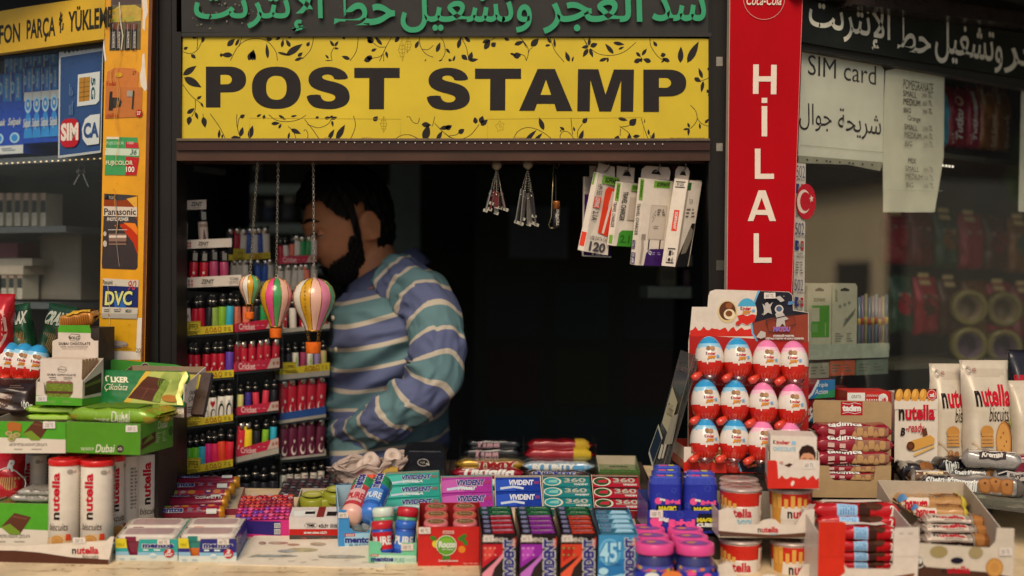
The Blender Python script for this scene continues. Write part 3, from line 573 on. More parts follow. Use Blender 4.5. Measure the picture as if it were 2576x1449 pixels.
# ------------------------------------------------------------------ left angled window
def plane_box(o,x,n,bl,brx,top,d):
 b=Box.__new__(Box);A=hit(bl[0],bl[1],o,n);up=V((0,0,1));b.x=x.normalized();b.y=-n.normalized();b.z=up;b.o=A;b.d=d
 b.w=bisect(lambda t:proj(A+b.x*t)[0]-brx,.001,3);b.h=bisect(lambda t:top-proj(A+up*t)[1],.0005,3);b.M=basis(A,b.x,b.y,b.z);b.mb=MB();return b
def LB(t,bl,brx,top,d):return plane_box(OL-NL*t,-DL,NL,bl,brx,top,d)
def RB(t,bl,brx,top,d):return plane_box(OR-NR*t,DR,NR,bl,brx,top,d)
def uvfr(mb,b,off=0.):
 f=plane_fr(mb,b.p(0,-off,0),b.x,b.z)
 def uv(px,py):q=hit(px,py,b.o,-b.y)-b.o;return(q.dot(b.x),q.dot(b.z))
 f.uv=uv;return f
def ptext(f,t,lb,rt,m,**k):a,b_=f.uv(*lb),f.uv(*rt);f.text(t,a[0],a[1],b_[0],b_[1],m,**k)
def ppoly(f,pts,m):f.poly([f.uv(*p)for p in pts],m)
def sheet(b,pts,m,t=.0006):b.mb.extr([hit(x,y,b.o,-b.y)for x,y in pts],b.y*t,m)
b=LB(-.03,(-160,154),263,48,.03);sheet(b,[(-160,156),(262,98),(265,-18),(-160,56)],M('#cda52a',.3,coat=.4,var=.14,scale=8),.02);f=uvfr(b.mb,b);tx=M('#2c2a20',.35,var=.3,scale=40)
for t,lb,rt in(('TELEFON',(-58,118),(51,57)),('PARÇA',(67,110),(140,41)),('YÜKLEME',(172,81),(284,4))):ptext(f,t,lb,rt,tx,bold=.025)
ptext(f,'₺',(149,84),(161,29),tx,bold=.01);b.done('shop_sign','yellow sign with black letters over the blue side window','sign')
b=LB(-.004,(146,398),255,128,.001);sheet(b,[(146,398),(254,384),(260,109),(148.5,128)],M('#a9b2b4',.25,coat=.6));f=uvfr(b.mb,b);SB=M('#2b4878',.3,coat=.5,var=.25,scale=8)
ppoly(f,[(149,393),(253,379),(258.5,127),(152,144)],SB);lw=ink('#c4cbc9');f.line([f.uv(*p)for p in[(149,393),(253,379),(258.5,127),(152,144),(149,393)]],.0015,lw)
for k in range(9):x=164+k*10.6;f.ell(*f.uv(x,131-(x-164)*.17),.0022+(k%2)*.001,.003,ink('#20262a'))
ppoly(f,[(197.7,188),(253,180),(251,253),(243.5,262),(195.6,268)],lw);ppoly(f,[(201,196),(228.6,193),(227,253),(200,257)],ink('#a87a35'))
for yy in(207,219,231,243):f.line([f.uv(201,yy+2),f.uv(228,yy-2)],.0008,ink('#5c4a2c'))
f.line([f.uv(214,195),f.uv(213,255)],.0008,ink('#5c4a2c'));ptext(f,'5G',(231,250),(242,195),ink('#2d5560'),rot=-90,bold=.02)
def rrect(f,lb,rt,m,r=.3,n=6):
 (x0,y0),(x1,y1)=f.uv(*lb),f.uv(*rt);q=min(x1-x0,y1-y0)*r;pts=[]
 for cx_,cy_,a0 in((x1-q,y1-q,0),(x0+q,y1-q,90),(x0+q,y0+q,180),(x1-q,y0+q,270)):
  for i in range(n+1):a=radians(a0+90*i/n);pts.append((cx_+q*cos(a),cy_+q*sin(a)))
 f.poly(pts,m)
rrect(f,(154,372),(202,297),ink('#ad2430'),.35);ptext(f,'SIM',(156,356),(200,308),ink('#d6ccc0'),bold=.05)
ppoly(f,[(254.5,287),(230,290),(217,300),(209,325),(211,350),(222,366),(252,362)],lw);ptext(f,'CA',(213,349),(252,307),SB,bold=.05);f.bars(*f.uv(176,290),*f.uv(188,205),3,ink('#5b789c'),vert=True)
b.done('poster','blue plastic sleeved SIM CARD poster with 5G chip taped to the left window','poster')
SH=M('#565c5e',.4,var=.15);BL1,BL2,BL3=M('#1a49b4',.3,coat=.4),M('#2f8fd8',.3,coat=.4),M('#b9def0',.35,coat=.3)
def lshelf(t0,t1,p,name,label,th=.014):
 b=LB(t0,p[0],p[1][0],p[0][1]-10,t1-t0);b.mb.box(0,0,-th,b.w,t1-t0,0,SH,None,b.M);return b,b.mb.build(name,None,b.M),label
b,o_,l=lshelf(.04,.42,((-170,408),(262,376)),'shelf','');o_=tag(o_,'top shelf with a strip of tiny lamps behind the left window','shelf')
q=MB();lm=glow('#ffcf78',.55)
for k in range(30):q.box(.02+k*.017,-.006,-.013,.0235+k*.017,-.004,-.0105,lm,None,b.M)
q.build('lamp_strip',o_,b.M)
b,o_,l=lshelf(.16,.44,((-170,574),(166,570)),'shelf','');tag(o_,'middle shelf of pale board behind the left window','shelf')
b,o_,l=lshelf(.2,.44,((-170,756),(140,752)),'shelf','');tag(o_,'lowest shelf behind the left window','shelf')
LBL=ink('#d5d8d2');NAV=M('#1b2a6e',.3,coat=.4)
def tissue(t,bl,brx,top,d,style,label):
 b=LB(t,bl,brx,top,d);b.block(BL1,{1:NAV,2:BL1});f=plane_fr(b.mb,b.p(0,0,0),b.x*b.w,b.z*b.h)
 if style=='lower':
  n=max(1,round(b.w/.024))
  f.rect(0,.83,1,1,LBL)
  for i in range(n):
   u=(i+.5)/n;f.poly([(u-.5/n,.1),(u-.3/n,.5),(u,.7),(u+.3/n,.5),(u+.5/n,.1)],BL2)
   f.ell(u,.75,.38/n,.16,BL3);f.ell(u,.75,.26/n,.11,BL2);f.ell(u,.76,.12/n,.05,LBL);f.line([(u+.5/n,0),(u+.5/n,1)],.006,NAV)
  for i in range(n):u=(i+.5)/n;f.text('Selpak',u-.42/n,.26,u+.42/n,.48,LBL,bold=.02,shear=.2,rot=0,arc=0)
 elif style=='foot':
  f.rect(0,0,1,.16,LBL);f.bars(.1,.05,.9,.12,2,ink('#4f5f7c'));n=3
  for i in range(n):u=(i+.5)/n;f.ell(u,.3,.3/n,.1,BL3);f.ell(u,.3,.2/n,.07,BL2);f.text('Selpak',u-.42/n,.5,u+.42/n,.68,LBL,bold=.02,shear=.3)
 else:
  n=2 if b.w>.05 else 1
  for i in range(n):
   u=(i+.62)/n;f.rect(u-.25/n,.05,u+.3/n,.95,BL2);f.text('Selpak',u-.1/n,.14,u+.16/n,.86,LBL,rot=-90 if i%2==0 else 90,bold=.02,shear=.2);f.ell(u-.42/n,.5,.14/n,.2,BL3);f.ell(u-.42/n,.5,.09/n,.13,BL2);f.rect(u-.6/n,.0,u-.52/n,1,LBL)
 b.done('tissue_pack',label,'tissue pack','blue tissue packs behind the left window')
tissue(.07,(59,361),149,233,.1,'lower','blue tissue multipack with white band and four round emblems, beside the SIM poster')
tissue(.075,(-62,392),58,262,.1,'foot','blue tissue multipack with a white foot strip, beside the multipack with emblems')
tissue(.08,(59,233),103,172,.1,'side','small tissue pack with upright lettering on the multipack with emblems, left of a pair')
tissue(.08,(104,231),147,168,.1,'side','small tissue pack with upright lettering on the multipack with emblems, next to the SIM poster')
tissue(.085,(-4,262),57,186,.1,'side','tissue pack lying on the multipack with the white foot strip')
tissue(.085,(12,186),62,128,.1,'side','topmost tissue pack over the white footed stack')
tissue(.085,(63,171),108,122,.1,'side','topmost tissue pack with turned lettering in the middle of the pile')
tissue(.085,(109,168),147,120,.1,'side','topmost tissue pack half behind the SIM poster')
def stickbox(t,bl,brx,top,d,label,group,col='#c9c2ae'):
 b=LB(t,bl,brx,top,d);b.block(M(col,.5));f=plane_fr(b.mb,b.p(0,0,0),b.x*b.w,b.z*b.h);f.rect(0,.4,1,.78,ink('#3c4240'));f.rect(0,.78,1,1,ink('#b59d8c'));f.bars(.2,.05,.8,.35,6,ink('#8d897c'));b.done('slim_box',label,'small box',group)
for i,(x0,x1)in enumerate(((-6,7),(16,29),(37,50),(58,71),(80,92),(102,114))):stickbox(.2,(x0,568),x1,486,.05,f'slim dark waisted box, {ORD[i]} from left on the middle shelf behind left window','slim boxes on the middle shelf')
for i,(x0,x1)in enumerate(((3,15),(22,34),(43,55))):stickbox(.24,(x0,752),x1,684,.05,f'slim dark waisted box, {ORD[i]} from left on the lowest shelf behind left window','slim boxes on the lowest shelf')
for i,(x0,x1,y0,y1,c,l)in enumerate(((-40,58,690,668,'#b8ad9a','flat pale box lying across the slim boxes on the lowest shelf'),(-40,80,668,650,'#9b9484','flat grey box on top of the flat pale box behind the left window'),(-40,44,648,612,'#5d2f38','dark red box topmost of the pile on the lowest shelf'))):
 b=LB(.235,(x0,y0),x1,y1,.12);b.block(M(c,.5));b.done('flat_box',l,'box')
b=LB(.3,(100,752),203,588,.1);b.block(M('#7c766a',.6));uvfr(b.mb,b).rect(.01,.01,b.w-.01,b.h-.01,M('#867f72',.6));b.done('carton','plain pale box standing in for a brown grey reflection behind the left window','carton')  # box shaped after a pale brown-grey reflection in this window
q=MB();kp=hit(205,412,OL-NL*.06,NL);km=M('#8d8a82',.3,.8);q.loop([kp+V((.006*cos(a*pi/5),0,-.008+.008*sin(a*pi/5)))for a in range(10)],.0008,km)
for dx,l in((-.018,.03),(.0,.026),(.016,.034)):
 q.bar(kp+V((0,.002,-.014)),kp+V((dx*.9,.002,-.014-l)),.0035,.0018,km);q.lathe([(.006,-.001),(.006,.001)],km,12,T4=TM(kp+V((dx*.3,.001,-.016)))@RX(pi/2))
tag(q.build('keys',None,TM(kp)),'bunch of steel keys hanging behind the left window','keys')
# ------------------------------------------------------------------ right angled window
b=RB(-.02,(2008,108),2720,0,.03);sheet(b,[(2008,104),(2720,222),(2720,106),(2008,-4)],M('#1d211d',.38,coat=.25,var=.35,scale=14),.02);f=uvfr(b.mb,b);wl=M('#cfcdbb',.5,var=.12,scale=60)
for wd,lb,rt in(('الإنترنت',(2034,97),(2240,21)),('حط',(2257,125),(2342,58)),('وتشغيل',(2351,156),(2522,74)),('العجر',(2524,183),(2716,113))):ptext(f,arab(wd),lb,rt,wl,bold=.012)
b.done('shop_sign','black board with white Arabic lettering slanting over the right window','sign')
PAP=M('#f0eedc',.6,var=.10,scale=10)
b=RB(.008,(2009,391),2224,116,.001);sheet(b,[(2008,391),(2221,408),(2224,176),(2204,146),(2018,114)],PAP);f=uvfr(b.mb,b);bk=ink('#2d2a2c')
ppoly(f,[(2009,391),(2221,408),(2214,430),(2130,414),(2008,410)],M('#a9a893',.3,coat=.5));ptext(f,'SIM card',(2032,188),(2204,166),bk,bold=.0);ptext(f,arab('جوال'),(2010,326),(2092,268),bk);ptext(f,arab('شريحة'),(2107,344),(2216,286),bk)
for k in range(9):f.ell(*f.uv(2030+k*19+(k%3)*5,402+k*1.6),.003,.002,ink('#3c3a33'))
f.line([f.uv(2010,365),f.uv(2222,384)],.0008,ink('#a5a692'));b.done('paper_sheet','white SIM card sheet with Arabic line inside the right window','notice')
b=RB(.006,(2222,534),2376,175,.001);sheet(b,[(2222,534),(2351,534),(2362,470),(2374,395),(2376,186),(2370,180),(2300,176),(2258,171),(2228,178),(2224,260),(2221,400)],M('#e8e6d0',.65,var=.12,scale=9));f=uvfr(b.mb,b);bk=ink('#4a463f')
rows=[('SMALL','200'),('MEDIUM','250'),('BIG','300'),None,('SMALL','150'),('MEDIUM','200'),('BIG','250'),0,0,('SMALL','200'),('MEDIUM','250'),('BIG','300')]
ptext(f,'POMEGRANATE',(2272,223),(2348,211),bk);ptext(f,'Orange',(2283,307),(2315,294),bk);ptext(f,'MIX',(2284,411),(2304,399),bk)
for i,(t,pr,y)in enumerate((('SMALL','200',242),('MEDIUM','250',263),('BIG','300',283),('SMALL','150',326),('MEDIUM','200',347),('BIG','250',367),('SMALL','200',430),('MEDIUM','250',451),('BIG','300',471))):
 w_={'SMALL':34,'MEDIUM':42,'BIG':18}[t];ptext(f,t,(2271,y),(2271+w_,y-10),bk);x=2318-i*.4
 f.line([f.uv(*p)for p in[(x,y+3),(x+13,y+3),(x+13,y-7),(x,y-7),(x,y+3)]],.0004,ink('#8d887b'));ptext(f,pr,(x+1,y+1),(x+12,y-5),ink('#77726a'));ptext(f,'TL',(x+15,y+3),(x+25,y-8),bk)
f.line([f.uv(2222,479),f.uv(2362,481)],.0008,ink('#a2a38f'));b.done('paper_sheet','curled paper price list headed POMEGRANATE inside the right window','price list')
b=RB(.004,(2562,534),2720,200,.001);sheet(b,[(2562,532),(2720,545),(2720,225),(2570,205)],PAP);b.done('paper_sheet','edge of a blank paper sheet at the far side of the right window','notice')
b=RB(-.002,(1994,905),2026,410,.001);sheet(b,[(1992,905),(2022,907),(2027,412),(2003,410)],M('#bdb8aa',.5));f=uvfr(b.mb,b)
for y0 in(410,553,695):
 ptext(f,'502',(2003-(y0-410)*.03,y0+36),(2025-(y0-410)*.03,y0+8),ink('#2b2f66'),bold=-.01);ptext(f,'SUPER GLUE',(2001,y0+44),(2024,y0+39),ink('#4c4856'))
 x=2001-(y0-410)*.02;ppoly(f,[(x,y0+76),(x+9,y0+76),(x+9,y0+53),(x,y0+51)],ink('#31366d'));ppoly(f,[(x+14,y0+76),(x+21,y0+76),(x+21,y0+54),(x+14,y0+53)],ink('#9c2a35'));ptext(f,'BOND',(x+6,y0+68),(x+21,y0+61),ink('#20202c'),out=ink('#bdb8aa'),ow=.06);ptext(f,'SÜPER',(x+4,y0+88),(x+18,y0+82),ink('#3a3844'));ptext(f,'YAPIŞTIRICI',(x,y0+98),(x+21,y0+90),ink('#3a3844'));f.bars(*f.uv(x,y0+136),*f.uv(x+20,y0+104),5,ink('#77736a'))
b.done('glue_card','narrow strip of super glue cards hanging beside the red sign','glue cards')
b=RB(-.006,(2004,552),2053,462,.001);sheet(b,[(2028+24.5*cos(i*pi/16),507+45*sin(i*pi/16))for i in range(32)],M('#b3182b',.3,coat=.4));f=uvfr(b.mb,b);a=[(2022+17*cos(radians(t)),507+30*sin(radians(t)))for t in range(40,325,15)]+[(2026+13.5*cos(radians(t)),507+24*sin(radians(t)))for t in range(315,40,-15)];ppoly(f,a,ink('#d9c4b4'))
ppoly(f,[(2041+(6 if i%2==0 else 2.4)*cos(i*pi/5+3.3),500+(10 if i%2==0 else 4)*sin(i*pi/5+3.3))for i in range(10)],ink('#d9c4b4'));b.done('flag_sticker','oval red sticker with white crescent and star on the glue cards','sticker')
def rshelf(t0,t1,bl,brx,m,th=.012):
 b=RB(t0,bl,brx,bl[1]-10,t1-t0);b.mb.box(0,0,-th,b.w,t1-t0,0,m,None,b.M);return b,b.mb.build('shelf',None,b.M)
b,o_=rshelf(.1,.4,(2215,366),2720,M('#4a4a3e',.4));tag(o_,'high shelf with a lamp strip behind the right window','shelf');lm=glow('#fff3d8',2.0);q=MB()
for k in range(11):q.box(.12+k*.0125,-.014,-.034,.1235+k*.0125,-.012,-.031,lm,None,b.M)
q.build('lamp_strip',o_,b.M)
def pouch(w,h,d,m,n=10,crimp=.08,seed=0,bottom=.0,flat=False):
 """soft pack standing upright: local x across, -y to the viewer, z up; returns builder and front frame (0..1)"""
 r=random.Random(seed);ph=[r.uniform(0,6)for _ in range(6)]
 def prof(u,v):
  v=min(1,max(0,v));e=max(0,min(1,min(u,1-u)/.16))**.5;k=min(1,max(0,(1-v)/max(crimp,.01)));s=min(1,max(0,(1-v-crimp*.5)*3.2))**.7*(min(1,(v+.02)/.1)**.5 if not bottom else 1)
  return e*s*(1+.10*sin(9*u+ph[0]+4*v)*sin(6*v+ph[1])+.05*sin(23*v+8*u+ph[2]))
 def edge(v):return w/2*(1-.03*sin(7*v+ph[3])-.02*sin(17*v+ph[4]))
 def fn(u,v,l):return V(((u-.5)*2*edge(v),-d/2*prof(u,v)-l-.0008,v*h))
 mb=MB();N=14;vs=[]
 for side in(1,-1):
  for j in range(N+1):
   for i in range(N+1):
    p=fn(i/N,j/N,0);vs.append(V((p.x,p.y*side+(0 if side==1 else 0),p.z)))
 k=(N+1)**2;fs=[]
 for s in(0,1):
  for j in range(N):
   for i in range(N):
    a=s*k+j*(N+1)+i;q_=(a,a+1,a+N+2,a+N+1);fs.append(q_ if s==0 else q_[::-1])
 for i in range(N):fs+=[(i,k+i,k+i+1,i+1),(N*(N+1)+i,N*(N+1)+i+1,k+N*(N+1)+i+1,k+N*(N+1)+i)]
 for j in range(N):a=j*(N+1);b_=a+N;fs+=[(a,a+N+1,k+a+N+1,k+a),(b_,k+b_,k+b_+N+1,b_+N+1)]
 mb.add(vs,fs,m,True);return mb,Fr(mb,fn,sub=8,eps=.0002)
def mpouch(Mx,mb,name,label,cat,group=None):
 mb.v=[Mx@q for q in mb.v];return tag(mb.build(name,None,Mx),label,cat,group)
def stand(b,yaw=0,lean=0):return basis(b.p(b.w/2,b.d/2,0),b.x,b.y,b.z)@RZ(radians(yaw))@RX(radians(lean))
for i,(x0,x1,yb,yt,c,txt,l)in enumerate(((2366,2392,366,208,'#4aa6c0','','turquoise biscuit packet half hidden by the price list'),(2388,2440,368,210,'#8c1430','Tutku','dark red biscuit packet with white script standing beside the turquoise packet'),(2436,2470,371,214,'#94183a','Tutku','dark red biscuit packet with white label slip next to the brown packets'),(2468,2516,374,208,'#8a5528','Sütlü Kremalı','brown cream biscuit packet with waffle picture on the high shelf'),(2506,2548,377,206,'#9a6a38','Burçak','tan biscuit packet with white slip at the end of the high shelf'))):
 b=RB(.12-i*.006,(x0,yb),x1,yt,.03);mb,f=pouch(b.w,b.h,.03,foil(c),seed=i)
 if txt=='Tutku':
  f.text('Tutku',.3,.12,.62,.62,LBL,rot=90,bold=.03,shear=.2);f.ell(.5,.75,.2,.08,ink('#c9a58c'));f.ell(.45,.75,.12,.05,ink('#6d1128'));f.text('ETİ',.1,.06,.25,.22,ink('#c7b2a4'),rot=90)
  if i==2:f.rect(.35,.62,.6,.92,LBL)
 elif txt:f.ell(.5,.66,.36,.22,ink('#b98a48'));f.ell(.5,.66,.3,.18,ink('#9c6a30'));f.text(txt,.5,.04,.75,.55,ink('#d8ccb0'),rot=90,bold=.02,shear=.1);f.rect(.1,.68,.22,.92,ink('#c3b59c'))
 mpouch(stand(b),mb,'biscuit_packet',l,'biscuit packet','biscuit packets on the high shelf')
GLS=M('#a8b5a4',.25,coat=.5)
b,o_=rshelf(.02,.3,(2010,872),2238,M('#93a08f',.2,coat=.6));tag(o_,'glass shelf with frosted front band behind the right window','shelf');bb=RB(.016,(2022,906),2236,868,.004);bb.block(GLS);bb.mb.build('front_band',o_,bb.M)
def charger_card(x0,x1,yt,green,label):
 b=RB(.03,(x0,868),x1,yt,.02);c=ink('#b9b8a2');b.mb.extr([b.p(0,0,0),b.p(b.w,0,0),b.p(b.w,0,b.h*.95),b.p(b.w*.93,0,b.h),b.p(b.w*.07,0,b.h),b.p(0,0,b.h*.95)],b.y*.018,M('#b9b8a2',.5));f=b.face('front')
 f.poly([(.32,.87),(.68,.87),(.68,.9),(.5,.93),(.32,.9)],ink('#2c2f28'))
 if green:f.rect(.18,.12,.92,.64,ink('#4f9433'));f.rect(.12,.38,.5,.6,c);f.text('SOFFANY',.25,.7,.75,.76,ink('#3f5a34'),bold=.03);f.line([(.75,.14),(.75,.36)],.04,ink('#8cb87a'));f.rect(.14,.2,.42,.34,ink('#6aa05a'))
 else:
  f.text('SOFFANY',.1,.7,.2,.9,ink('#4f7a3a'),rot=90,bold=.03);f.poly([(.45,.28),(.85,.48),(.95,.6),(.55,.42)],ink('#666a5e'));f.poly([(.45,.28),(.55,.42),(.52,.46),(.42,.32)],ink('#8a8e80'))
  for k in range(3):f.ell(.3+k*.18,.62+k*.03,.06,.03,ink('#84877a'))
  f.bars(.1,.04,.9,.2,4,ink('#8b8a7c'))
 b.done('charger_box',label,'charger box')
charger_card(2030,2090,712,True,'hanging charger box with large green panel on the glass shelf');charger_card(2093,2155,712,False,'hanging charger box with grey plug picture on the glass shelf')
for i in range(9):
 q=MB();p0=hit(2160+i*8.6,869,OR-NR*.06,NR);hh=.105+(i%3)*.004
 q.lathe([(.0038,0),(.0038,hh*.45),(.0036,hh)],M(['#6a7f8f','#7d6a8c','#8f8a6a','#566c84','#84707c'][i%5],.15,coat=.6),10,T4=TM(p0));q.lathe([(.0042,hh*.42),(.0042,hh*.56)],M('#9c4040' if i%2 else '#b5a04c',.4),10,T4=TM(p0))
 tag(q.build('pen',None,TM(p0)),f'slim clear pen with coloured band, {ORD[i]} from the charger boxes','pen','bundle of slim pens on the glass shelf')
for x0,x1,y0,y1,c,l in((2036,2085,952,914,'#8f9787','pale green box under the glass shelf of chargers'),(2088,2150,946,908,'#b0593a','orange backed box under the glass shelf of chargers'),(2154,2234,944,906,'#6c7d6c','dull green box under the glass shelf, beside the orange backed box')):
 b=RB(.02,(x0,y0),x1,y1,.05);b.block(M(c,.5));f=b.face('front');f.bars(.08,.2,.9,.8,3,ink('#5a6258'));b.done('small_box',l,'box')
for x0,x1,y0,y1,up,l in((2024,2100,1004,958,1,'red and green toothpaste box with diagonal blue band, upper of two'),(2024,2100,1062,1010,0,'red toothpaste box lying under the one with a blue band')):
 b=RB(.0,(x0,y0),x1,y1,.05);b.block(card('#a51f30'));f=b.face('front');f.poly([(.1,0),(1,0),(1,1),(.42,1)],card('#2a6f9e'));f.poly([(.3,0),(1,0),(1,.45),(.5,.25)],card('#2f8a5c'));f.line([(.08,.0),(.25,.3),(.45,1)],.07,ink('#c5cfd2'),asp=.5)
 if up:f.text('Triple',.38,.55,.75,.85,ink('#d9dfdc'),shear=.15);f.text('Action',.33,.22,.75,.5,ink('#d9dfdc'),shear=.15)
 else:f.text('et',.02,.3,.25,.75,ink('#d9cfc8'),bold=.03)
 b.done('toothpaste_box',l,'toothpaste')
for i,(x,y,rx)in enumerate(((2432,774,46),(2520,778,44),(2432,868,46),(2520,872,44))):
 q=MB();c=hit(x,y,OR-NR*.22,NR);Mx=TM(c)@RZ(AR+radians(-38))@RX(pi/2);tm=M('#6e6436',.3,coat=.3,var=.2)
 q.lathe([(.031,-.024),(.046,-.024),(.047,-.0),(.046,.024),(.031,.024),(.031,-.024)],tm,36,T4=Mx);q.lathe([(.029,-.022),(.031,-.022),(.031,.022),(.029,.022),(.029,-.022)],M('#6b5a70' if i>1 else '#8a7a62',.5),36,T4=Mx)
 tag(q.build('tape_roll',None,TM(c)),['brown packing tape roll, upper one nearest the glass shelf','brown packing tape roll, upper one at the picture edge','brown packing tape roll with violet core, lower one nearest the glass shelf','brown packing tape roll with violet core, lower one at the picture edge'][i],'tape roll','packing tape rolls behind the right window')
b,o_=rshelf(.14,.4,(2250,918),2720,M('#5b5a4c',.4));tag(o_,'low shelf carrying tape rolls behind the right window','shelf')
rk=RB(.42,(2240,905),2720,470,.02);q=rk.mb
for z in(.0,.14,.28):q.box(0,0,z,rk.w,.012,z+.006,M('#3a3630',.4,.4),None,rk.M)
q.build('rack_rail',tag(MB().build('snack_rack',None,rk.M),'dark rail rack of hanging snack bags deep behind the right window','rack'),rk.M)
cols=['#a01c30','#7c2428','#3c5c44','#b02c3c','#5a3c2c','#8c5a2c'];pc_=M('#dcc184',.6);k=0
for r0,(yb,yt)in enumerate(((665,520),(840,690))):
 for i in range(6):
  x0=2232+i*62+r0*12;b=RB(.40,(x0,yb+i*4),x0+58,yt+i*5,.03);mb,f=pouch(b.w,b.h,.04,foil(cols[(i+r0*2)%6]),seed=20+k);f.ell(.5,.5,.3,.2,ink(cols[(i+3)%6]));f.bars(.2,.6,.8,.72,1,ink('#a5937c'))
  if(i+r0)%3!=1:f.rect(.2,.86,.66,1.06,pc_)
  mpouch(stand(b),mb,'snack_bag',f'{["dark red", "maroon", "green", "wine red", "dark brown", "tan brown"][(i + r0 * 2) % 6]} snack bag, {ORD[i]} in the {["upper", "lower"][r0]} row of the rack behind right window','snack bag','hanging snack bags behind the right window');k+=1
# ------------------------------------------------------------------ things hanging in the serving window
STEEL=M('#b9b2a2',.25,.9);GOLD=M('#a8803c',.25,.9)
def link_chain(q,a,b,step=.0046,r=.0021,wire=.0006,m=None,seg=8):
 a,b=V(a),V(b);n=max(2,int((b-a).length/step));d=(b-a).normalized();s_=d.cross(V((0,1,0))).normalized();t_=d.cross(s_)
 for i in range(n):
  c=a+(b-a)*((i+.5)/n);e=(s_ if i%2 else(s_+t_).normalized()*1.0)if i%2 else(s_*.45+t_*.9).normalized()
  pts=[c+d*cos(2*pi*k/seg)*step*.72+e*sin(2*pi*k/seg)*r for k in range(seg)];q.tube(pts+[pts[0]],wire,m or STEEL,4)
def balloon(top,c,wpx,y0,y1,ybk,cols,label,Y=.03):
 s=(Y+D)/F;Rr=wpx*s/2;C=P(c,(y0+y1)/2,Y);H=(y1-y0)*s;zt=P(c,y0,Y);Mx=TM(zt)
 root=empty('balloon_keyring',label,'ornament',Mx,'hot air balloon ornaments on chains')
 q=MB();link_chain(q,P(top,404,Y),zt+V((0,0,.006)),.006,.0024,.0007);q.build('chain',root,Mx)
 q=MB();q.loop([zt+V((.0032*cos(a*pi/5),0,.003+.0032*sin(a*pi/5)))for a in range(10)],.0007,STEEL)
 pr=[(0.001,0),(.35,-.02),(.62,-.075),(.85,-.17),(.97,-.29),(1,-.37),(.97,-.46),(.87,-.58),(.72,-.70),(.56,-.82),(.42,-.93),(.37,-1.0)]
 seg=48;q.lathe([(r*Rr,z*H)for r,z in pr],None,seg,T4=Mx,mfn=lambda i,k:M(cols[(k//4)%12],.16,coat=.9,var=.03))
 q.build('envelope',root,Mx)
 q=MB()
 for k in range(12):
  a=2*pi*(k*4)/seg;q.tube([zt+V((r*Rr*1.006*cos(a),r*Rr*1.006*sin(a),z*H))for r,z in pr[1:]],.0007,GOLD,4)
 q.lathe([(.38*Rr,-1.0*H),(.4*Rr,-1.01*H),(.38*Rr,-1.03*H),(.3*Rr,-1.03*H)],GOLD,24,T4=Mx);q.build('seam',root,Mx)
 bk0,bk1=P(c,ybk[0],Y).z,P(c,ybk[1],Y).z;br=ybk[2]*s/2
 for k in range(4):
  a=pi/4+k*pi/2;q=MB();link_chain(q,zt+V((.36*Rr*cos(a),.36*Rr*sin(a),-1.02*H)),V((zt.x+br*.85*cos(a),zt.y+br*.85*sin(a),bk0)),.0048,.0018,.0006,GOLD);q.build('basket_chain',root,Mx)
 q=MB();q.lathe([(br*.86,bk1-zt.z),(br*.93,bk1-zt.z+.002),(br,bk0-zt.z-.001),(br,bk0-zt.z),(br*.8,bk0-zt.z),(br*.75,bk1-zt.z+.004)],M('#e0691c',.5,var=.2,scale=90),24,T4=Mx);q.build('basket',root,Mx);return root,Rr,H,zt
PK,PE,WH,YE,GR,HP,GB='#dd9a9a','#e2b19c','#ddd5c4','#cf9a22','#4f9c62','#d84a7c','#5fae78'
balloon(648,629,55,691,764,(785,803,23),[GB,GR,YE,WH,PE,PK,PK,PE,WH,YE,GB,GR],'smallest hot air balloon ornament with white front stripe, hanging left of two larger ones')
balloon(700,695,80,698,820,(826,850,31),[PK,GR,YE,HP,YE,PE,PE,YE,HP,'#3f9450',PE,PK],'middle sized hot air balloon ornament with hot pink front stripe')
rt,Rr,H,zt=balloon(788,790,107,699,830,(861,889,39),[GR,YE,WH,PK,PE,GR,PK,WH,YE,PE,'#d9829a',GB],'largest hot air balloon ornament with a yellow lettered stripe')
q=MB()
for k,ch in enumerate('KAPADOKYA'):
 z=-.14-k*.072;rr=Rr*(1.0 if-.5<z else.95)*(.9+.1*(1-abs(z+.37)/.4))+.0012;a0=radians(-90-15);e=V((-sin(a0),cos(a0),0));plane_fr(q,zt+V((rr*cos(a0)*.985,rr*sin(a0),z*H))-e*.0022,e,V((0,0,1))).text(ch,0,0,.0044,.0045,ink('#5a4216'))
q.build('lettering',rt,TM(zt))
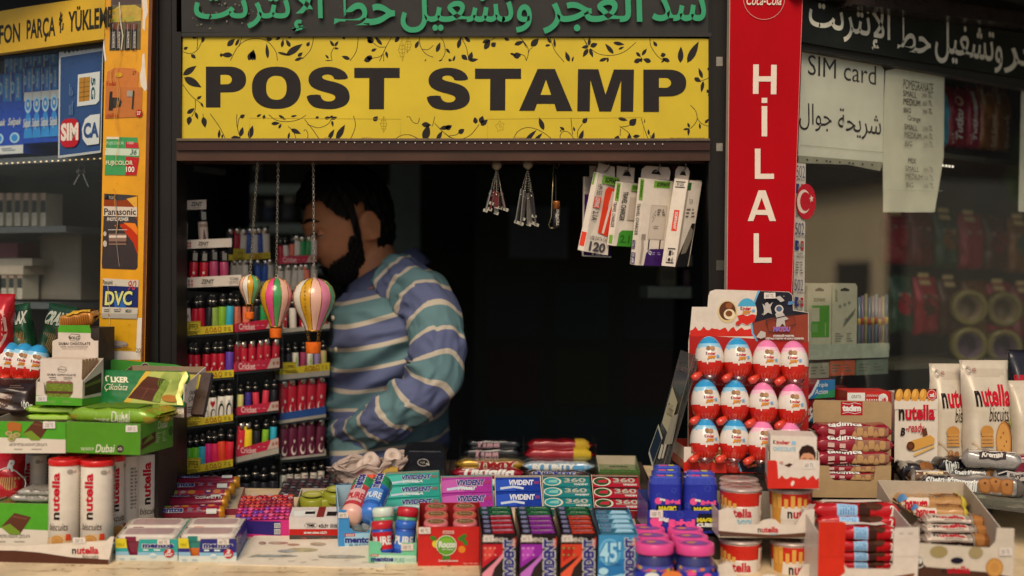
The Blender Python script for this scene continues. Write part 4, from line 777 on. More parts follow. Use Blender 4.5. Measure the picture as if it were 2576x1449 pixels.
def clipper_bunch(cx_,y0,y1,n,label,seed,spread,Y=.03,cols=('#6e5a58','#5a4a50','#7d2f36','#8f8a84','#b0382c')):
 r=random.Random(seed);hk=P(cx_,y0,Y)
 for i in range(n):
  u=(i/(n-1)-.5)*2+r.uniform(-.22,.22);root=empty('nail_clipper',label[0].format(ORD[i]),'nail clipper',TM(hk),label[1]);e=hk+V((u*spread*.55,r.uniform(-.012,.012),-.05-r.uniform(0,.006)-.004*(1-abs(u))))
  q=MB();m_=12
  for k in range(m_):q.lathe([(0,-.0013),(.0013,0),(0,.0013)],STEEL,6,T4=TM(hk+V((0,0,-.006))+(e-hk-V((0,0,-.006)))*(k/(m_-1))))
  q.build('ball_chain',root,TM(hk));d=V((u*spread*.5,r.uniform(-.006,.006),-(y1-y0)*(Y+D)/F+.055+r.uniform(-.004,.014)));t=e+d;q=MB()
  q.bar(e+V((0,-.0025,0)),t+V((0,-.001,0)),.008,.0022,M(cols[r.randrange(len(cols))],.2,.5,coat=.6));q.bar(e+V((0,.0025,0)),t+V((0,.0035,0)),.009,.002,STEEL)
  q.lathe([(.0022,-.005),(.0022,.005)],STEEL,8,T4=TM(e+d*.18)@RX(pi/2));q.bar(t+V((-.004,0,.002)),t+V((.005,0,-.001)),.003,.006,STEEL);q.build('blades',root,TM(hk))
 q=MB();q.lathe([(.001,-.012),(.009,-.006),(.011,0),(.006,.008),(.002,.012)],M('#8f846c',.3,coat=.6),10,T4=TM(hk));tag(q.build('tape_knot',None,TM(hk)),label[2],'tape')
clipper_bunch(1250,415,532,8,('shiny nail clipper, {} from the left in the smaller hanging bunch','nail clippers in the smaller bunch','tape knot holding the smaller bunch of nail clippers'),4,.019)
clipper_bunch(1328,413,560,9,('shiny nail clipper, {} from the left in the longer hanging bunch','nail clippers in the longer bunch','tape knot holding the longer bunch of nail clippers'),9,.021,cols=('#4c4a4c','#7d7a74','#5f5a58','#8a8680'))
q=MB();Y=.03;wire=[P(*p,Y)for p in((1393,412),(1389,500),(1387,545),(1380,566),(1384,573),(1394,574),(1397,565),(1391,548),(1402,518),(1389,508))];q.tube(wire,.0011,M('#a89a78',.25,.9),6);hk=P(1398,411,Y);q.tube([P(*p,Y+.004)for p in((1390,405),(1396,420),(1402,424),(1406,416),(1402,406))],.0014,M('#4a4640',.4,.8),6)
tag(q.build('wire_hook',None,TM(hk)),'bent brass wire hook hanging between nail clippers and charger boxes','hook')
q=MB();a=P(1400,506,Y);s=(Y+D)/F;q.lathe([(0,0),(.007,0),(.0072,-.002),(.0072,-.016)],M('#a5622f',.25,.6,coat=.4),18,T4=TM(a));q.lathe([(.0072,-.016),(.0072,-.053),(.006,-.055),(0,-.055)],M('#1f1e20',.25,coat=.5),18,T4=TM(a));f=cyl_fr(q,.0072,-.055,0,-180,0,c=a);f.text('DURACELL',.5,.08,.75,.68,ink('#b5aea0'),rot=-90,bold=.03)
q.bar(P(1398,440,Y+.006),P(1398,508,Y+.006),.009,.001,M('#2a2c2c',.4));tag(q.build('battery',None,TM(a)),'copper topped black battery caught in the brass wire hook','battery')
def hangbox(e0t,e0b,e1t,e1b,e2t,e2b,tab,Y0,dl,dr,label,cat='charger box',hole=None):
 q=MB();T3=[P(*e0t,Y0+dl),P(*e1t,Y0),P(*e2t,Y0+dr)];B3=[P(*e0b,Y0+dl),P(*e1b,Y0),P(*e2b,Y0+dr)];T3.append(T3[0]+T3[2]-T3[1]);B3.append(B3[0]+B3[2]-B3[1]);W=M('#d9cdbd',.45,coat=.1)
 q.hexa([B3[0],B3[1],B3[2],B3[3],T3[0],T3[1],T3[2],T3[3]],W);s_=(T3[1]-T3[0]).cross(B3[0]-T3[0]);s_=-s_ if s_.y>0 else s_;f_=(T3[2]-T3[1]).cross(B3[1]-T3[1]);f_=-f_ if f_.y>0 else f_
 def quadfr(a,b,c):return plane_fr(q,a,b-a,c-a)
 side=quadfr(B3[0],B3[1],T3[0]);front=quadfr(B3[1],B3[2],T3[1])
 tm=(T3[0]+T3[2])/2;q.extr([P(x,y,Y0+(dl+dr)/2)for x,y in tab],V((0,.0012,0)),M('#b5a698',.5,var=.15))
 if hole:px_fr(q,P(*tab[0],Y0+(dl+dr)/2),NY).poly(hole,ink('#16120f'))
 q.tube([P(x,y,Y0+.012)for x,y in((tab[0][0]*.45+tab[2][0]*.55+4,404),(tab[0][0]*.45+tab[2][0]*.55+8,418),(tab[0][0]*.5+tab[2][0]*.5+4,430),(tab[0][0]*.55+tab[2][0]*.45,432))],.0013,M('#77726c',.3,.8),6)
 return q,side,front,(label,cat,TM(T3[1]))
def hdone(q,me):return tag(q.build('charger_box',None,me[2]),me[0],me[1],'boxed chargers hanging from the lintel')
GRN,DKT,PUR,ORG=ink('#6fa03a'),ink('#2f2c30'),M('#3a1c5c',.3,coat=.3),M('#d63c22',.35,coat=.2)
q,s,f,me=hangbox((1467,444),(1464,643),(1471,444),(1468,645),(1502,447),(1537,648),[(1483,446),(1502,446),(1502,418),(1483,417)],.05,.006,.03,'purple boxed cable hanging at the back of the row, mostly hidden');f.rect(0,.0,1,.78,PUR);f.text('120',.3,.02,.8,.1,LBL,bold=.03);f.rect(0,.0,1,.015,LBL);hdone(q,me)
q,s,f,me=hangbox((1494,432),(1453,628),(1506,434),(1468,632),(1549,446),(1529,642),[(1500,436),(1547,446),(1546,420),(1506,409)],.012,.006,.026,'boxed data cable with red window panel, tilted in the hanging row')
s.text('USB DATA CABLE',.2,.36,.8,.75,DKT,rot=-90);s.rect(.1,.06,.9,.24,ORG);s.rect(.1,.84,.9,.99,GRN)
f.rect(.2,.88,.95,.98,GRN);f.text('SOFFANY',.32,.895,.9,.965,ink('#1f2a14'),bold=.04);f.poly([(.42,.26),(.98,.22),(1,.82),(.5,.85),(.4,.8)],ORG);f.line([(.62,.26),(.7,.6)],.09,ink('#d9c8ba'),asp=2);f.line([(.7,.6),(.75,.8)],.14,ink('#c8b8aa'),asp=2);f.rect(.02,.56,.3,.7,ORG);f.text('LIGHTNING',.06,.57,.25,.69,LBL,rot=-90,bold=.02);f.text('HM-505',.06,.72,.28,.86,DKT,rot=-90);f.text('2.1A',.06,.4,.28,.52,DKT,rot=-90,bold=.02);f.text('USB DATA CABLE',.14,.16,.98,.21,DKT);f.text('120',.16,.02,.82,.14,ink('#4a4648'),bold=.04);hdone(q,me)
q,s,f,me=hangbox((1549,456),(1527,615),(1566,459),(1541,618),(1607,462),(1590,621),[(1550,456),(1594,460),(1597,423),(1552,417)],.02,.008,.022,'smaller boxed travel charger with green foot panel in the hanging row',hole=[(1566,442),(1588,444),(1584,434),(1580,428),(1573,428)])
s.text('TRAVEL CHARGER',.15,.28,.75,.68,DKT,rot=-90,bold=.01);s.rect(.3,.7,.95,.98,GRN);s.text('SOFFANY',.45,.73,.85,.95,ink('#1f2a14'),rot=-90,bold=.03);s.rect(.25,.03,.85,.16,GRN)
f.text('TRAVEL CHARGER',.12,.4,.38,.86,DKT,rot=-90,bold=.02);f.rect(.5,.88,1,.98,GRN);f.text('SOFFANY',.55,.9,.98,.96,ink('#1f2a14'),bold=.03);f.poly([(.2,0),(1,0),(1,.26),(.35,.25),(.22,.2)],ink('#3f8a2c'));f.rect(.5,.42,.9,.78,ink('#b9ab9c'));f.text('2.1',.3,.05,.8,.18,ink('#2a661c'),bold=.04);hdone(q,me)
q,s,f,me=hangbox((1607,447),(1585,664),(1625,449),(1600,667),(1696,456),(1673,669),[(1612,449),(1684,453),(1687,432),(1682,421),(1625,417),(1614,426)],.008,.012,.03,'large boxed travel charger with purple foot panel in the hanging row',hole=[(1638,437),(1663,440),(1658,430),(1650,426),(1644,428)])
s.text('TRAVEL CHARGER',.2,.34,.72,.71,DKT,rot=-90,bold=.01);s.rect(.35,.75,.95,.99,GRN);s.text('SOFFANY',.48,.77,.86,.97,ink('#1f2a14'),rot=-90,bold=.03);s.rect(.1,.01,.75,.14,PUR);s.text('SY-308',.22,.02,.62,.13,LBL,rot=-90,bold=.02);s.rect(.1,.18,.55,.28,PUR);s.text('TYPE-C',.18,.185,.45,.275,LBL,rot=-90)
f.rect(.3,.9,.86,.98,GRN);f.text('SOFFANY',.4,.915,.84,.965,ink('#1f2a14'),bold=.04);LG=ink('#b3a596');f.rect(.28,.3,.84,.7,LG);f.rect(.3,.31,.82,.69,ink('#c3b6a6'));f.text('⚡',.36,.5,.48,.64,DKT);f.rect(.32,.18,.36,.3,DKT);f.rect(.7,.18,.74,.3,DKT);f.text('QC',.44,.42,.6,.46,DKT);f.line([(.12,.02),(.14,.2),(.1,.32)],.08,ink('#a59686'),asp=2);f.rect(.06,.3,.2,.36,ink('#8d8074'));f.poly([(.24,0),(1,0),(1,.2),(.4,.19),(.28,.14)],PUR);f.text('Q',.36,.12,.46,.17,LBL,bold=.03);f.bars(.48,.12,.8,.16,2,ink('#8c7aa8'));f.bars(.5,.58,.8,.66,3,ink('#6d645c'));hdone(q,me)
q,s,f,me=hangbox((1697,448),(1664,668),(1731,453),(1698,671),(1766,458),(1732,670),[(1698,449),(1732,453),(1735,432),(1731,421),(1707,418),(1699,428)],.004,.012,.024,'boxed charger with bare white side and orange tag, nearest the post',hole=[(1709,440),(1726,442),(1723,432),(1716,429)])
s.rect(.32,.4,.72,.64,ORG);s.text('SOFFANY',.42,.42,.64,.62,LBL,rot=-90,bold=.03);s.line([(.15,.9),(.85,.9),(.85,.96),(.15,.96),(.15,.9)],.012,DKT);s.text('SY-223',.25,.915,.75,.945,DKT,bold=.02);s.line([(.3,.04),(.85,.04),(.85,.2),(.3,.2),(.3,.04)],.014,DKT);s.rect(.4,.12,.6,.18,DKT);s.ell(.5,.075,.1,.02,DKT);s.bars(.64,.05,.8,.19,4,DKT,vert=True)
f.rect(0,0,1,1,M('#a39686',.4));f.rect(.05,.88,.5,.97,ink('#2f5a2c'));f.text('TURBO',.3,.72,.8,.78,DKT);f.poly([(.0,0),(.9,0),(1,.5),(.75,.5),(.1,.12)],ink('#1e1c20'));f.poly([(.28,.14),(.62,.16),(.9,.32),(.92,.42),(.7,.46),(.4,.3)],ink('#7d7466'));f.bars(.2,.56,.9,.68,3,ink('#6a6058'));hdone(q,me)
# ------------------------------------------------------------------ lighter rack inside the window, left
BLKP=M('#111113',.3,coat=.3);_L={}
def lighter_proto(kind,col,art=None):
 """returns (body mesh, cap mesh) around the local origin, front towards -y, height 1 = .08 m"""
 key=(kind,col,art)
 if key in _L:return _L[key]
 q=MB();c=MB();bm_=plast(col)if kind!='turbo' else M(col,.2,coat=.6)
 if kind=='clipper':
  q.lathe([(.0085,0),(.0092,.002),(.0092,.05),(.0085,.0515)],bm_,18);f=cyl_fr(q,.0092,0,.05,-150,-30)
  c.lathe([(.0086,.0515),(.0088,.060),(.0078,.063),(.0074,.066)],BLKP,16);c.box(-.006,-.004,.066,.004,.004,.075,BLKP);c.lathe([(.0055,-.003),(.0055,.003)],M('#3b3a3a',.3,.8),12,T4=TM((.001,0,.074))@RX(pi/2));c.lathe([(.0075,.063),(.0078,.0645),(.0075,.066)],STEEL,16)
 elif kind=='flat':
  q.lathe([(.0105,0),(.0112,.002),(.0112,.058),(.0105,.06)],bm_,18,sy=.6);f=Fr(q,lambda u,v,d:V(((u-.5)*.019,-.0067*sqrt(max(.05,1-((u-.5)*1.7)**2))-d-.0004,v*.058)),sub=6)
  c.lathe([(.0085,.06),(.0085,.076),(.006,.078)],M('#c3bbae',.18,.95),16,sy=.7);c.box(-.010,-.005,.06,-.004,.005,.07,plast(col));c.lathe([(.004,-.004),(.004,.004)],M('#4a4846',.3,.8),10,T4=TM((.006,0,.077))@RX(pi/2))
 else:
  q.lathe([(.0095,0),(.0105,.002),(.0105,.05),(.01,.052)],bm_,18);f=cyl_fr(q,.0105,0,.05,-150,-30)
  c.lathe([(.0098,.052),(.0103,.054),(.0103,.074),(.009,.078),(0,.079)],M('#1b1a1c',.25,coat=.5),16);c.box(-.004,-.0108,.056,.006,-.008,.072,M('#86827c',.25,.9))
 if art=='flag':
  w_=ink('#dcc8bd');f.poly([(.5+.34*cos(radians(t)),.26+.18*sin(radians(t)))for t in range(115,426,18)]+[(.54+.26*cos(radians(t)),.30+.14*sin(radians(t)))for t in range(415,125,-18)],w_)
  f.poly([(.5+(.17 if i%2==0 else.07)*cos(i*pi/5+.3),.58+(.09 if i%2==0 else.04)*sin(i*pi/5+.3))for i in range(10)],w_)
 elif art=='tower':f.rect(.1,.05,.9,.95,M('#b8a89e',.4));f.poly([(.3,.05),(.7,.05),(.62,.45),(.5,.8),(.38,.45)],ink('#5b4a4c'));f.rect(.1,.82,.9,.95,ink('#8c7c74'))
 elif art=='label':f.rect(.3,.62,.8,.78,ink('#b9b3a6'));f.text('CLIPPER',.34,.65,.76,.75,ink('#3a3a3a'))
 elif art=='penguin':f.ell(.5,.4,.34,.36,ink('#23262a'));f.ell(.55,.36,.22,.28,ink('#d5d0c6'));f.ell(.5,.8,.16,.06,ink('#a8a49a'))
 elif art=='heart':f.poly([(.5,.6),(.2,.78),(.3,.92),(.5,.84),(.7,.92),(.8,.78)],ink('#a81f2c'));f.ell(.55,.3,.3,.26,ink('#2c2c2e'));f.ell(.6,.3,.2,.2,ink('#d5d0c6'))
 elif art=='leaf':f.poly([(.2,.1),(.5,.5),(.8,.1),(.6,.7),(.5,.95),(.4,.7)],ink('#8fae4c'))
 _L[key]=(q,c);return _L[key]
_LO={}
def lighter(kind,col,art,Mx,label,group):
 key=(kind,col,art)
 if key not in _LO:
  q,c=lighter_proto(kind,col,art);o=tag(q.build('lighter'),label,'lighter',group);d=c.build('lighter_cap',o);o.matrix_world=Mx;_LO[key]=o;return o
 o=copy_thing(_LO[key],Mx,label,group);return o
NAMES={'#a8142a':'red','#d8d0c4':'white','#b01b30':'red','#23242a':'black','#86a04c':'patterned green','#79a82c':'lime green','#2f9cb5':'turquoise','#5b3c9a':'violet','#e0dccf':'white','#63b02c':'bright green','#c8246f':'magenta','#d62a58':'pink','#e04a2c':'orange red','#d22a3a':'scarlet','#3a2d7a':'indigo','#d3c878':'cream yellow','#c9384a':'rose red','#e3c52a':'yellow','#d9745a':'salmon','#2c8c4c':'green','#9c3a5c':'plum','#5a1c34':'dark wine','#b7b0a4':'silver grey','#2c4f9a':'blue','#8c7ca0':'lilac','#b59a6c':'sand'}
YT,RT,ZT,BT=M('#c9b52a',.4,coat=.2),M('#b3243f',.4,coat=.2),M('#d2c7ba',.45),M('#2c4f8c',.4)
ACR=glassmat((.9,.95,.96),.8,0,.01)
def tray(L,Rr,Y0,Y1,style,items,ltop,where,label,pop=None,hgt=None,base=None):
 """L, Rr: (x, y top, y bottom) of the strip's two ends in the photo; items: lighters from left to right; ltop: pixel of the lighters' top at the left end"""
 A,B=P(L[0],L[2],Y0),P(Rr[0],Rr[2],Y1);e=B-A;n=V((e.y,-e.x,0)).normalized();e2=V((e.x,e.y,0)).normalized();mat={'clipper':YT,'cricket':RT,'zenit':ZT,'blue':BT,'plain':M('#9a958a',.5)}[style]
 q=MB();pts=[A,B,hit(Rr[0],Rr[1],A,n),hit(L[0],L[1],A,n)];q.extr(pts,-n*.0015,mat);back=-n*.035
 q.hexa([A-n*.0016,B-n*.0016,B+back,A+back]+[p+V((0,0,.002))for p in(A-n*.0016,B-n*.0016,B+back,A+back)],mat)
 for p in(A,B):s_=1 if p is A else-1;q.extr([p-n*.0016,p+back,p+back+V((0,0,.012)),p-n*.0016+V((0,0,.014))],e2*.0012*s_,mat)
 if base:q.extr([hit(L[0],L[2]+.3,A,n),hit(Rr[0],Rr[2]+.3,A,n),hit(Rr[0],Rr[2]+base,A,n),hit(L[0],L[2]+base,A,n)],-n*.03,M('#a39c8e',.4))
 f=px_fr(q,A,n);dk=ink('#26220f')
 def yy(x,t):k=(x-L[0])/(Rr[0]-L[0]);return L[2]+(L[1]-L[2])*t+(Rr[2]+(Rr[1]-Rr[2])*t-L[2]-(L[1]-L[2])*t)*k
 w_=Rr[0]-L[0]
 if style=='clipper':
  for k,x in enumerate((L[0]+w_*.53,L[0]+w_*.61,L[0]+w_*.68,L[0]+w_*.76)):
   c=ink('#8a3a1c')
   if k%2==0:f.poly([(x-5,yy(x,.15)),(x+5,yy(x,.15)),(x,yy(x,.9))],c);f.poly([(x-2.5,yy(x,.25)),(x+2.5,yy(x,.25)),(x,yy(x,.6))],YT)
   else:f.ell(x,yy(x,.5),4.6,6.5,c);f.ell(x,yy(x,.5),3,4.5,YT)
  f.bars(L[0]+w_*.84,yy(L[0]+w_*.9,.2),L[0]+w_*.97,yy(L[0]+w_*.9,.8),2,ink('#8a7c2a'));f.text('reusable',L[0]+w_*.12,yy(L[0]+w_*.25,.1),L[0]+w_*.36,yy(L[0]+w_*.25,.62),dk)
  if pop:
   x0,y1,x1,y0=pop;f2=px_fr(q,A+n*.001,n);q.extr([hit(*p,A+n*.0012,n)for p in((x0,y1),(x1,y1-1),(x1+.6,y0-1),(x0+.6,y0))],-n*.001,YT);f2.l=4
   f2.line([(x0+1.5,y1-2),(x1-1,y1-3),(x1-1,y0+1),(x0+1.5,y0+2),(x0+1.5,y1-2)],.9,dk);f2.text('CLIPPER',x0+4,y1-7,x1-4,y0+6,dk)
 elif style=='cricket':
  f.text('Cricket',L[0]+w_*.1,yy(L[0]+w_*.28,.15),L[0]+w_*.47,yy(L[0]+w_*.28,.85),ink('#d8b8b4'),bold=.02);x=L[0]+w_*.72;f.poly([(x,yy(x,.03)),(Rr[0]-1,yy(Rr[0],.03)),(Rr[0]-1,yy(Rr[0],.97)),(x+w_*.1,yy(x+w_*.1,.97))],ink('#b8a598'));f.ell(x+w_*.15,yy(x+w_*.15,.5),3.5,5,ink('#9c6a5c'));f.ell(x+w_*.23,yy(x+w_*.23,.5),3.5,5,ink('#9c6a5c'));f.bars(L[0]+w_*.5,yy(x,.3),L[0]+w_*.7,yy(x,.45),1,ink('#c98a90'))
 elif style=='zenit':
  c=.3 if w_>90 else.55;
  if w_>90:f.text('ZENIT',L[0]+w_*.38,yy(L[0]+w_*.48,.3),L[0]+w_*.58,yy(L[0]+w_*.48,.72),dk,bold=.03,shear=.2);f.text('LIGHTER',L[0]+w_*.4,yy(L[0]+w_*.48,.1),L[0]+w_*.56,yy(L[0]+w_*.48,.23),ink('#6c675f'))
  else:f.text('ZENIT',L[0]+w_*.46,yy(L[0]+w_*.6,.35),L[0]+w_*.86,yy(L[0]+w_*.6,.8),dk,bold=.03,shear=.2);f.text('LIGHTER',L[0]+w_*.5,yy(L[0]+w_*.6,.1),L[0]+w_*.8,yy(L[0]+w_*.6,.28),ink('#6c675f'))
  for k in range(5):x=L[0]+w_*(.06+.045*k);f.poly([(x-2.5,yy(x,.55)),(x+2.5,yy(x,.55)),(x,yy(x,.85))],ink('#a5402c'));f.rect(x-2.3,yy(x,.15),x+2.3,yy(x,.42),ink('#b5706a'))
  if w_>150:f.text('YC208B',Rr[0]-30,yy(Rr[0]-20,.55),Rr[0]-8,yy(Rr[0]-20,.8),ink('#5a554d'));f.text('25 PCS',Rr[0]-30,yy(Rr[0]-20,.2),Rr[0]-8,yy(Rr[0]-20,.45),ink('#5a554d'))
 tag(q.build('lighter_tray',None,TM(A)),label,'lighter tray','lighter trays in the rack')
 H=bisect(lambda t:ltop-proj(A+back*.5+V((0,0,t)))[1],.01,.3)/.08;N=len(items)
 for i,it in enumerate(items):
  if it is None:continue
  kind,col,art=it;k=(i+.5)/N;p=A+e*k-n*.0125+V((0,0,.0025));Mx=TM(p)@RZ(atan2(e.y,e.x)+R.uniform(-.15,.15))@RY(R.uniform(-.07,.07))@Matrix.Diagonal((H*.94,H*.94,H*R.uniform(.95,1.03),1))
  lighter(kind,col,art,Mx,f'{NAMES.get(col, "dark")} lighter, {ORD[i]} from left {where}','lighters '+where)
 return A,B,n
c_,r_='clipper','flat'
FL=('clipper','#a8142a','flag')
tray((447,505,528),(519,502,526),.1,.12,'zenit',[('turbo','#a8823c',None),None,None],470,'in the topmost white tray','small white lighter tray, topmost in the rack')
tray((446,605,627),(583,599,621),.1,.14,'zenit',[('turbo','#b8a89e','tower'),None,('turbo','#b8a89e','tower'),None,None],528,'in the middle white tray','white lighter tray between two other white trays, towers on its lighters')
tray((444,700,725),(607,691,718),.1,.145,'zenit',[('turbo','#a8142a','flag'),('turbo','#a8142a','flag'),('turbo','#a8142a','flag'),('turbo','#9c3a5c',None),('turbo','#9c3a5c',None),None],632,'in the lowest white tray','longest white lighter tray, lowest of the white ones')
tray((446,826,846),(586,817,835),.1,.14,'clipper',[(c_,'#d8d0c4','label'),(c_,'#d8d0c4','label'),(c_,'#a8142a',None),(c_,'#a8142a',None),(c_,'#23242a',None),(c_,'#86a04c','leaf'),(c_,'#79a82c',None),(c_,'#2f9cb5',None)],746,'in the yellow tray under the white trays','uppermost yellow lighter tray of the left column',(458,836,504,809))
tray((447,940,958),(588,930,948),.1,.14,'clipper',[FL]*6+[(c_,'#5b3c9a',None)],862,'in the yellow tray of flag lighters','yellow lighter tray holding red flag lighters and a violet one',(462,948,510,923))
tray((447,1058,1077),(586,1042,1058),.1,.14,'clipper',[None,None,(c_,'#e0dccf','penguin'),(c_,'#e0dccf','heart'),(c_,'#e0dccf','heart'),(c_,'#e0dccf','penguin'),(c_,'#e0dccf','penguin')],980,'in the yellow tray of penguin prints','yellow lighter tray holding white penguin lighters',(458,1063,505,1036))
tray((446,1178,1197),(586,1155,1173),.1,.14,'clipper',[(c_,'#23242a',None),(c_,'#63b02c',None),(c_,'#63b02c',None),(c_,'#2f9cb5',None),(c_,'#c8246f',None),(c_,'#d62a58',None),(c_,'#e04a2c',None),(c_,'#d22a3a',None)],1098,'in the lowest yellow tray','lowest yellow lighter tray, its lighters green to red',(455,1184,504,1153))
tray((448,1290,1310),(700,1262,1284),.1,.2,'plain',[(c_,'#23242a',None)]*11,1190,'in the grey tray at the rack foot','plain grey lighter tray at the foot of the rack')
RF=(r_,'#b01b30','flag')
tray((590,815,836),(700,800,824),.15,.19,'cricket',[(c_,'#d9745a',None),(c_,'#d9745a',None),(c_,'#23242a',None),(c_,'#2c8c4c',None),(c_,'#d9745a',None)],742,'in the uppermost red tray','uppermost red lighter tray of the middle column')
tray((588,914,936),(704,899,925),.15,.19,'cricket',[RF]*6,862,'in the red tray of hooded flag lighters','red lighter tray holding six hooded red lighters')
tray((596,1024,1045),(701,1009,1032),.15,.19,'cricket',[(c_,'#d3c878',None),(c_,'#3a2d7a',None),(c_,'#c9384a',None),(c_,'#c9384a',None),(c_,'#23242a',None)],966,'in the red tray with one indigo lighter','red lighter tray with cream, indigo and rose lighters')
tray((595,1131,1150),(701,1101,1126),.15,.19,'cricket',[(r_,'#d22a3a','flag'),(r_,'#e3c52a',None),(c_,'#23242a',None),(c_,'#79a82c',None),(c_,'#2f9cb5',None)],1068,'in the lowest red tray','lowest red lighter tray on a pale plinth',base=14)
tray((704,828,838),(830,815,826),.21,.27,'plain',[(c_,'#b01b30','flag'),(c_,'#d8d0c4','flag'),(c_,'#b01b30','flag'),(c_,'#b01b30',None),(c_,'#b01b30','flag')],752,'behind the balloon ornaments','grey lighter tray behind the balloon ornaments')
tray((704,928,943),(829,912,931),.21,.27,'clipper',[(c_,'#23242a',None),(c_,'#23242a',None),(c_,'#d8d0c4','leaf'),(c_,'#9c3a5c',None),(c_,'#d8d0c4','leaf'),(c_,'#8c7ca0',None),(c_,'#b59a6c','leaf')],868,'in the yellow tray of the far column','yellow lighter tray in the far column beside the man',(711,934,744,912),base=13)
tray((704,1040,1058),(820,1022,1041),.21,.27,'blue',[RF]*5,952,'in the blue tray','blue lighter tray holding big red flag lighters',base=8)
tray((706,1152,1158),(820,1140,1146),.21,.27,'plain',[(r_,'#5a1c34','flag')]*5,1056,'in the row of dark wine lighters','dark lighter tray holding wine coloured lighters')
tray((706,1240,1252),(820,1226,1238),.21,.27,'plain',[(c_,'#b7b0a4','penguin')]*6,1170,'in the bottom row of the far column','lowest lighter tray of the far column, pale printed lighters')
tray((575,641,655),(680,634,650),.26,.3,'clipper',[(r_,'#23242a',None),(r_,'#b01b30',None),(r_,'#d8d0c4',None),(r_,'#2c4f9a',None),(r_,'#d8d0c4',None),(r_,'#2c4f9a',None),(r_,'#d8d0c4',None)],574,'in the high yellow tray','high yellow lighter tray at the rear of the rack',(586,653,616,626))
tray((702,645,664),(797,641,659),.28,.31,'cricket',[(c_,'#b01b30',None),(c_,'#d8d0c4',None),(c_,'#d9745a',None),(r_,'#d8d0c4',None),(r_,'#2c8c4c',None),(r_,'#2c8c4c',None),(r_,'#d8d0c4',None)],594,'in the high pink tray','high pink lighter tray at the rear of the rack')
tray((580,712,722),(692,706,718),.26,.3,'plain',[(r_,'#b7b0a4',None),(r_,'#b7b0a4',None),(r_,'#d8d0c4',None),(r_,'#23242a',None),(r_,'#2c4f9a',None),(r_,'#2c4f9a',None),(r_,'#b7b0a4',None)],655,'in the high grey tray','high grey lighter tray behind the smallest balloon')
tray((700,722,732),(800,718,728),.28,.31,'plain',[(r_,'#b7b0a4',None)]*4+[(r_,'#d9745a',None),(r_,'#b7b0a4',None)],668,'in the grey tray under the pink tray','grey lighter tray under the high pink tray')
rk=tag(MB().build('lighter_rack',None,TM(P(446,1300,.12))),'black backed clear acrylic rack full of lighters beside the left post','rack');BB=M('#15191a',.35,coat=.3)
def rackcol(x0,x1,y0,y1,Ya,Yb,dp):
 A,B=P(x0,y1,Ya),P(x1,y1,Yb);up=V((0,0,P(x0,y0,Ya).z-A.z));e=(B-A);n=V((e.y,-e.x,0)).normalized();q=MB();q.extr([A-n*dp,B-n*dp,B-n*dp+up,A-n*dp+up],-n*.004,BB);q.build('back_panel',rk,TM(A))
 for p in(B,):q=MB();q.extr([p+n*.004,p-n*dp,p-n*dp+up,p+n*.004+up],e.normalized()*.003,ACR);q.build('side_panel',rk,TM(A))
 return A,B,n
rackcol(444,591,730,1300,.103,.145,.05);rackcol(592,704,730,1300,.152,.195,.05);rackcol(705,831,735,1300,.212,.272,.05)
for(x0,x1,Ya,Yb,ys)in((445,590,.1,.14,((848,837),(960,950),(1079,1060),(1199,1175))),(592,703,.15,.19,((838,826),(938,927),(1047,1034),(1165,1140))),(705,830,.21,.27,((840,828),(957,945),(1067,1050),(1161,1148)))):
 for a,b_ in ys:
  A,B=P(x0,a,Ya),P(x1,b_,Yb);e=B-A;n=V((e.y,-e.x,0)).normalized();q=MB();bk=-n*.048;q.hexa([A-V((0,0,.003)),B-V((0,0,.003)),B+bk-V((0,0,.003)),A+bk-V((0,0,.003)),A,B,B+bk,A+bk],M('#2b3335',.2,coat=.5));q.build('rack_shelf',rk,TM(A))
# ------------------------------------------------------------------ dim shelves deep inside
SHD=M('#96a8a4',.5,var=.2)
def inshelf(x0,x1,y,Y,d,label,m=SHD):
 A,B=P(x0,y,Y),P(x1,y,Y);q=MB();q.box(0,0,-.03,B.x-A.x,d,0,m,None,TM(V((A.x,Y,A.z))));tag(q.build('back_shelf',None,TM(A)),label,'shelf')
inshelf(520,1000,462,1.5,.3,'upper grey shelf deep inside behind the man');inshelf(500,1000,560,1.5,.3,'grey shelf of dim jars deep inside behind the man');inshelf(500,1000,660,1.5,.3,'lower grey shelf deep inside behind the man')
for x0,y0,h_,Y in((541,400,900,1.45),(1010,400,900,1.2)):
 A=P(x0,1290,Y);w_=.03 if x0<600 else.09;q=MB();q.box(A.x-w_/2,Y,.01,A.x+w_/2,Y+.05,2.16,M('#8fa3a0',.5));tag(q.build('upright',None,TM((A.x,Y,.01))),['slim grey shelf upright deep inside, left of the jars','broad grey door edge deep inside behind the man'][x0>600],'upright')
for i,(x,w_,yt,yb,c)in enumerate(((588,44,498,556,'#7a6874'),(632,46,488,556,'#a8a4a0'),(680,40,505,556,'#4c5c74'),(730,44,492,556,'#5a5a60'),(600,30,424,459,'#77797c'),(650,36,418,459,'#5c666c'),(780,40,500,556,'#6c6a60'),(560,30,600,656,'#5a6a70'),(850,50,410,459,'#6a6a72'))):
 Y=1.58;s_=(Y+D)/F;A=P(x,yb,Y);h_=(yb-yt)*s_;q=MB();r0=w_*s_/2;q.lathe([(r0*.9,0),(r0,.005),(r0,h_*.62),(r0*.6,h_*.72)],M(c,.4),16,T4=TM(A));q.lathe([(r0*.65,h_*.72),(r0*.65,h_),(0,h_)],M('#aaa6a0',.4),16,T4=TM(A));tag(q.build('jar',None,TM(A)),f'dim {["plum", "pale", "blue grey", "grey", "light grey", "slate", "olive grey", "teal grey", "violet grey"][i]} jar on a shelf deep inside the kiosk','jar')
for i,y in enumerate((470,560,640,720)):inshelf(1630,1800,y,.75,.2,f'dim shelf inside beside the right post, {ORD[i]} from the top')
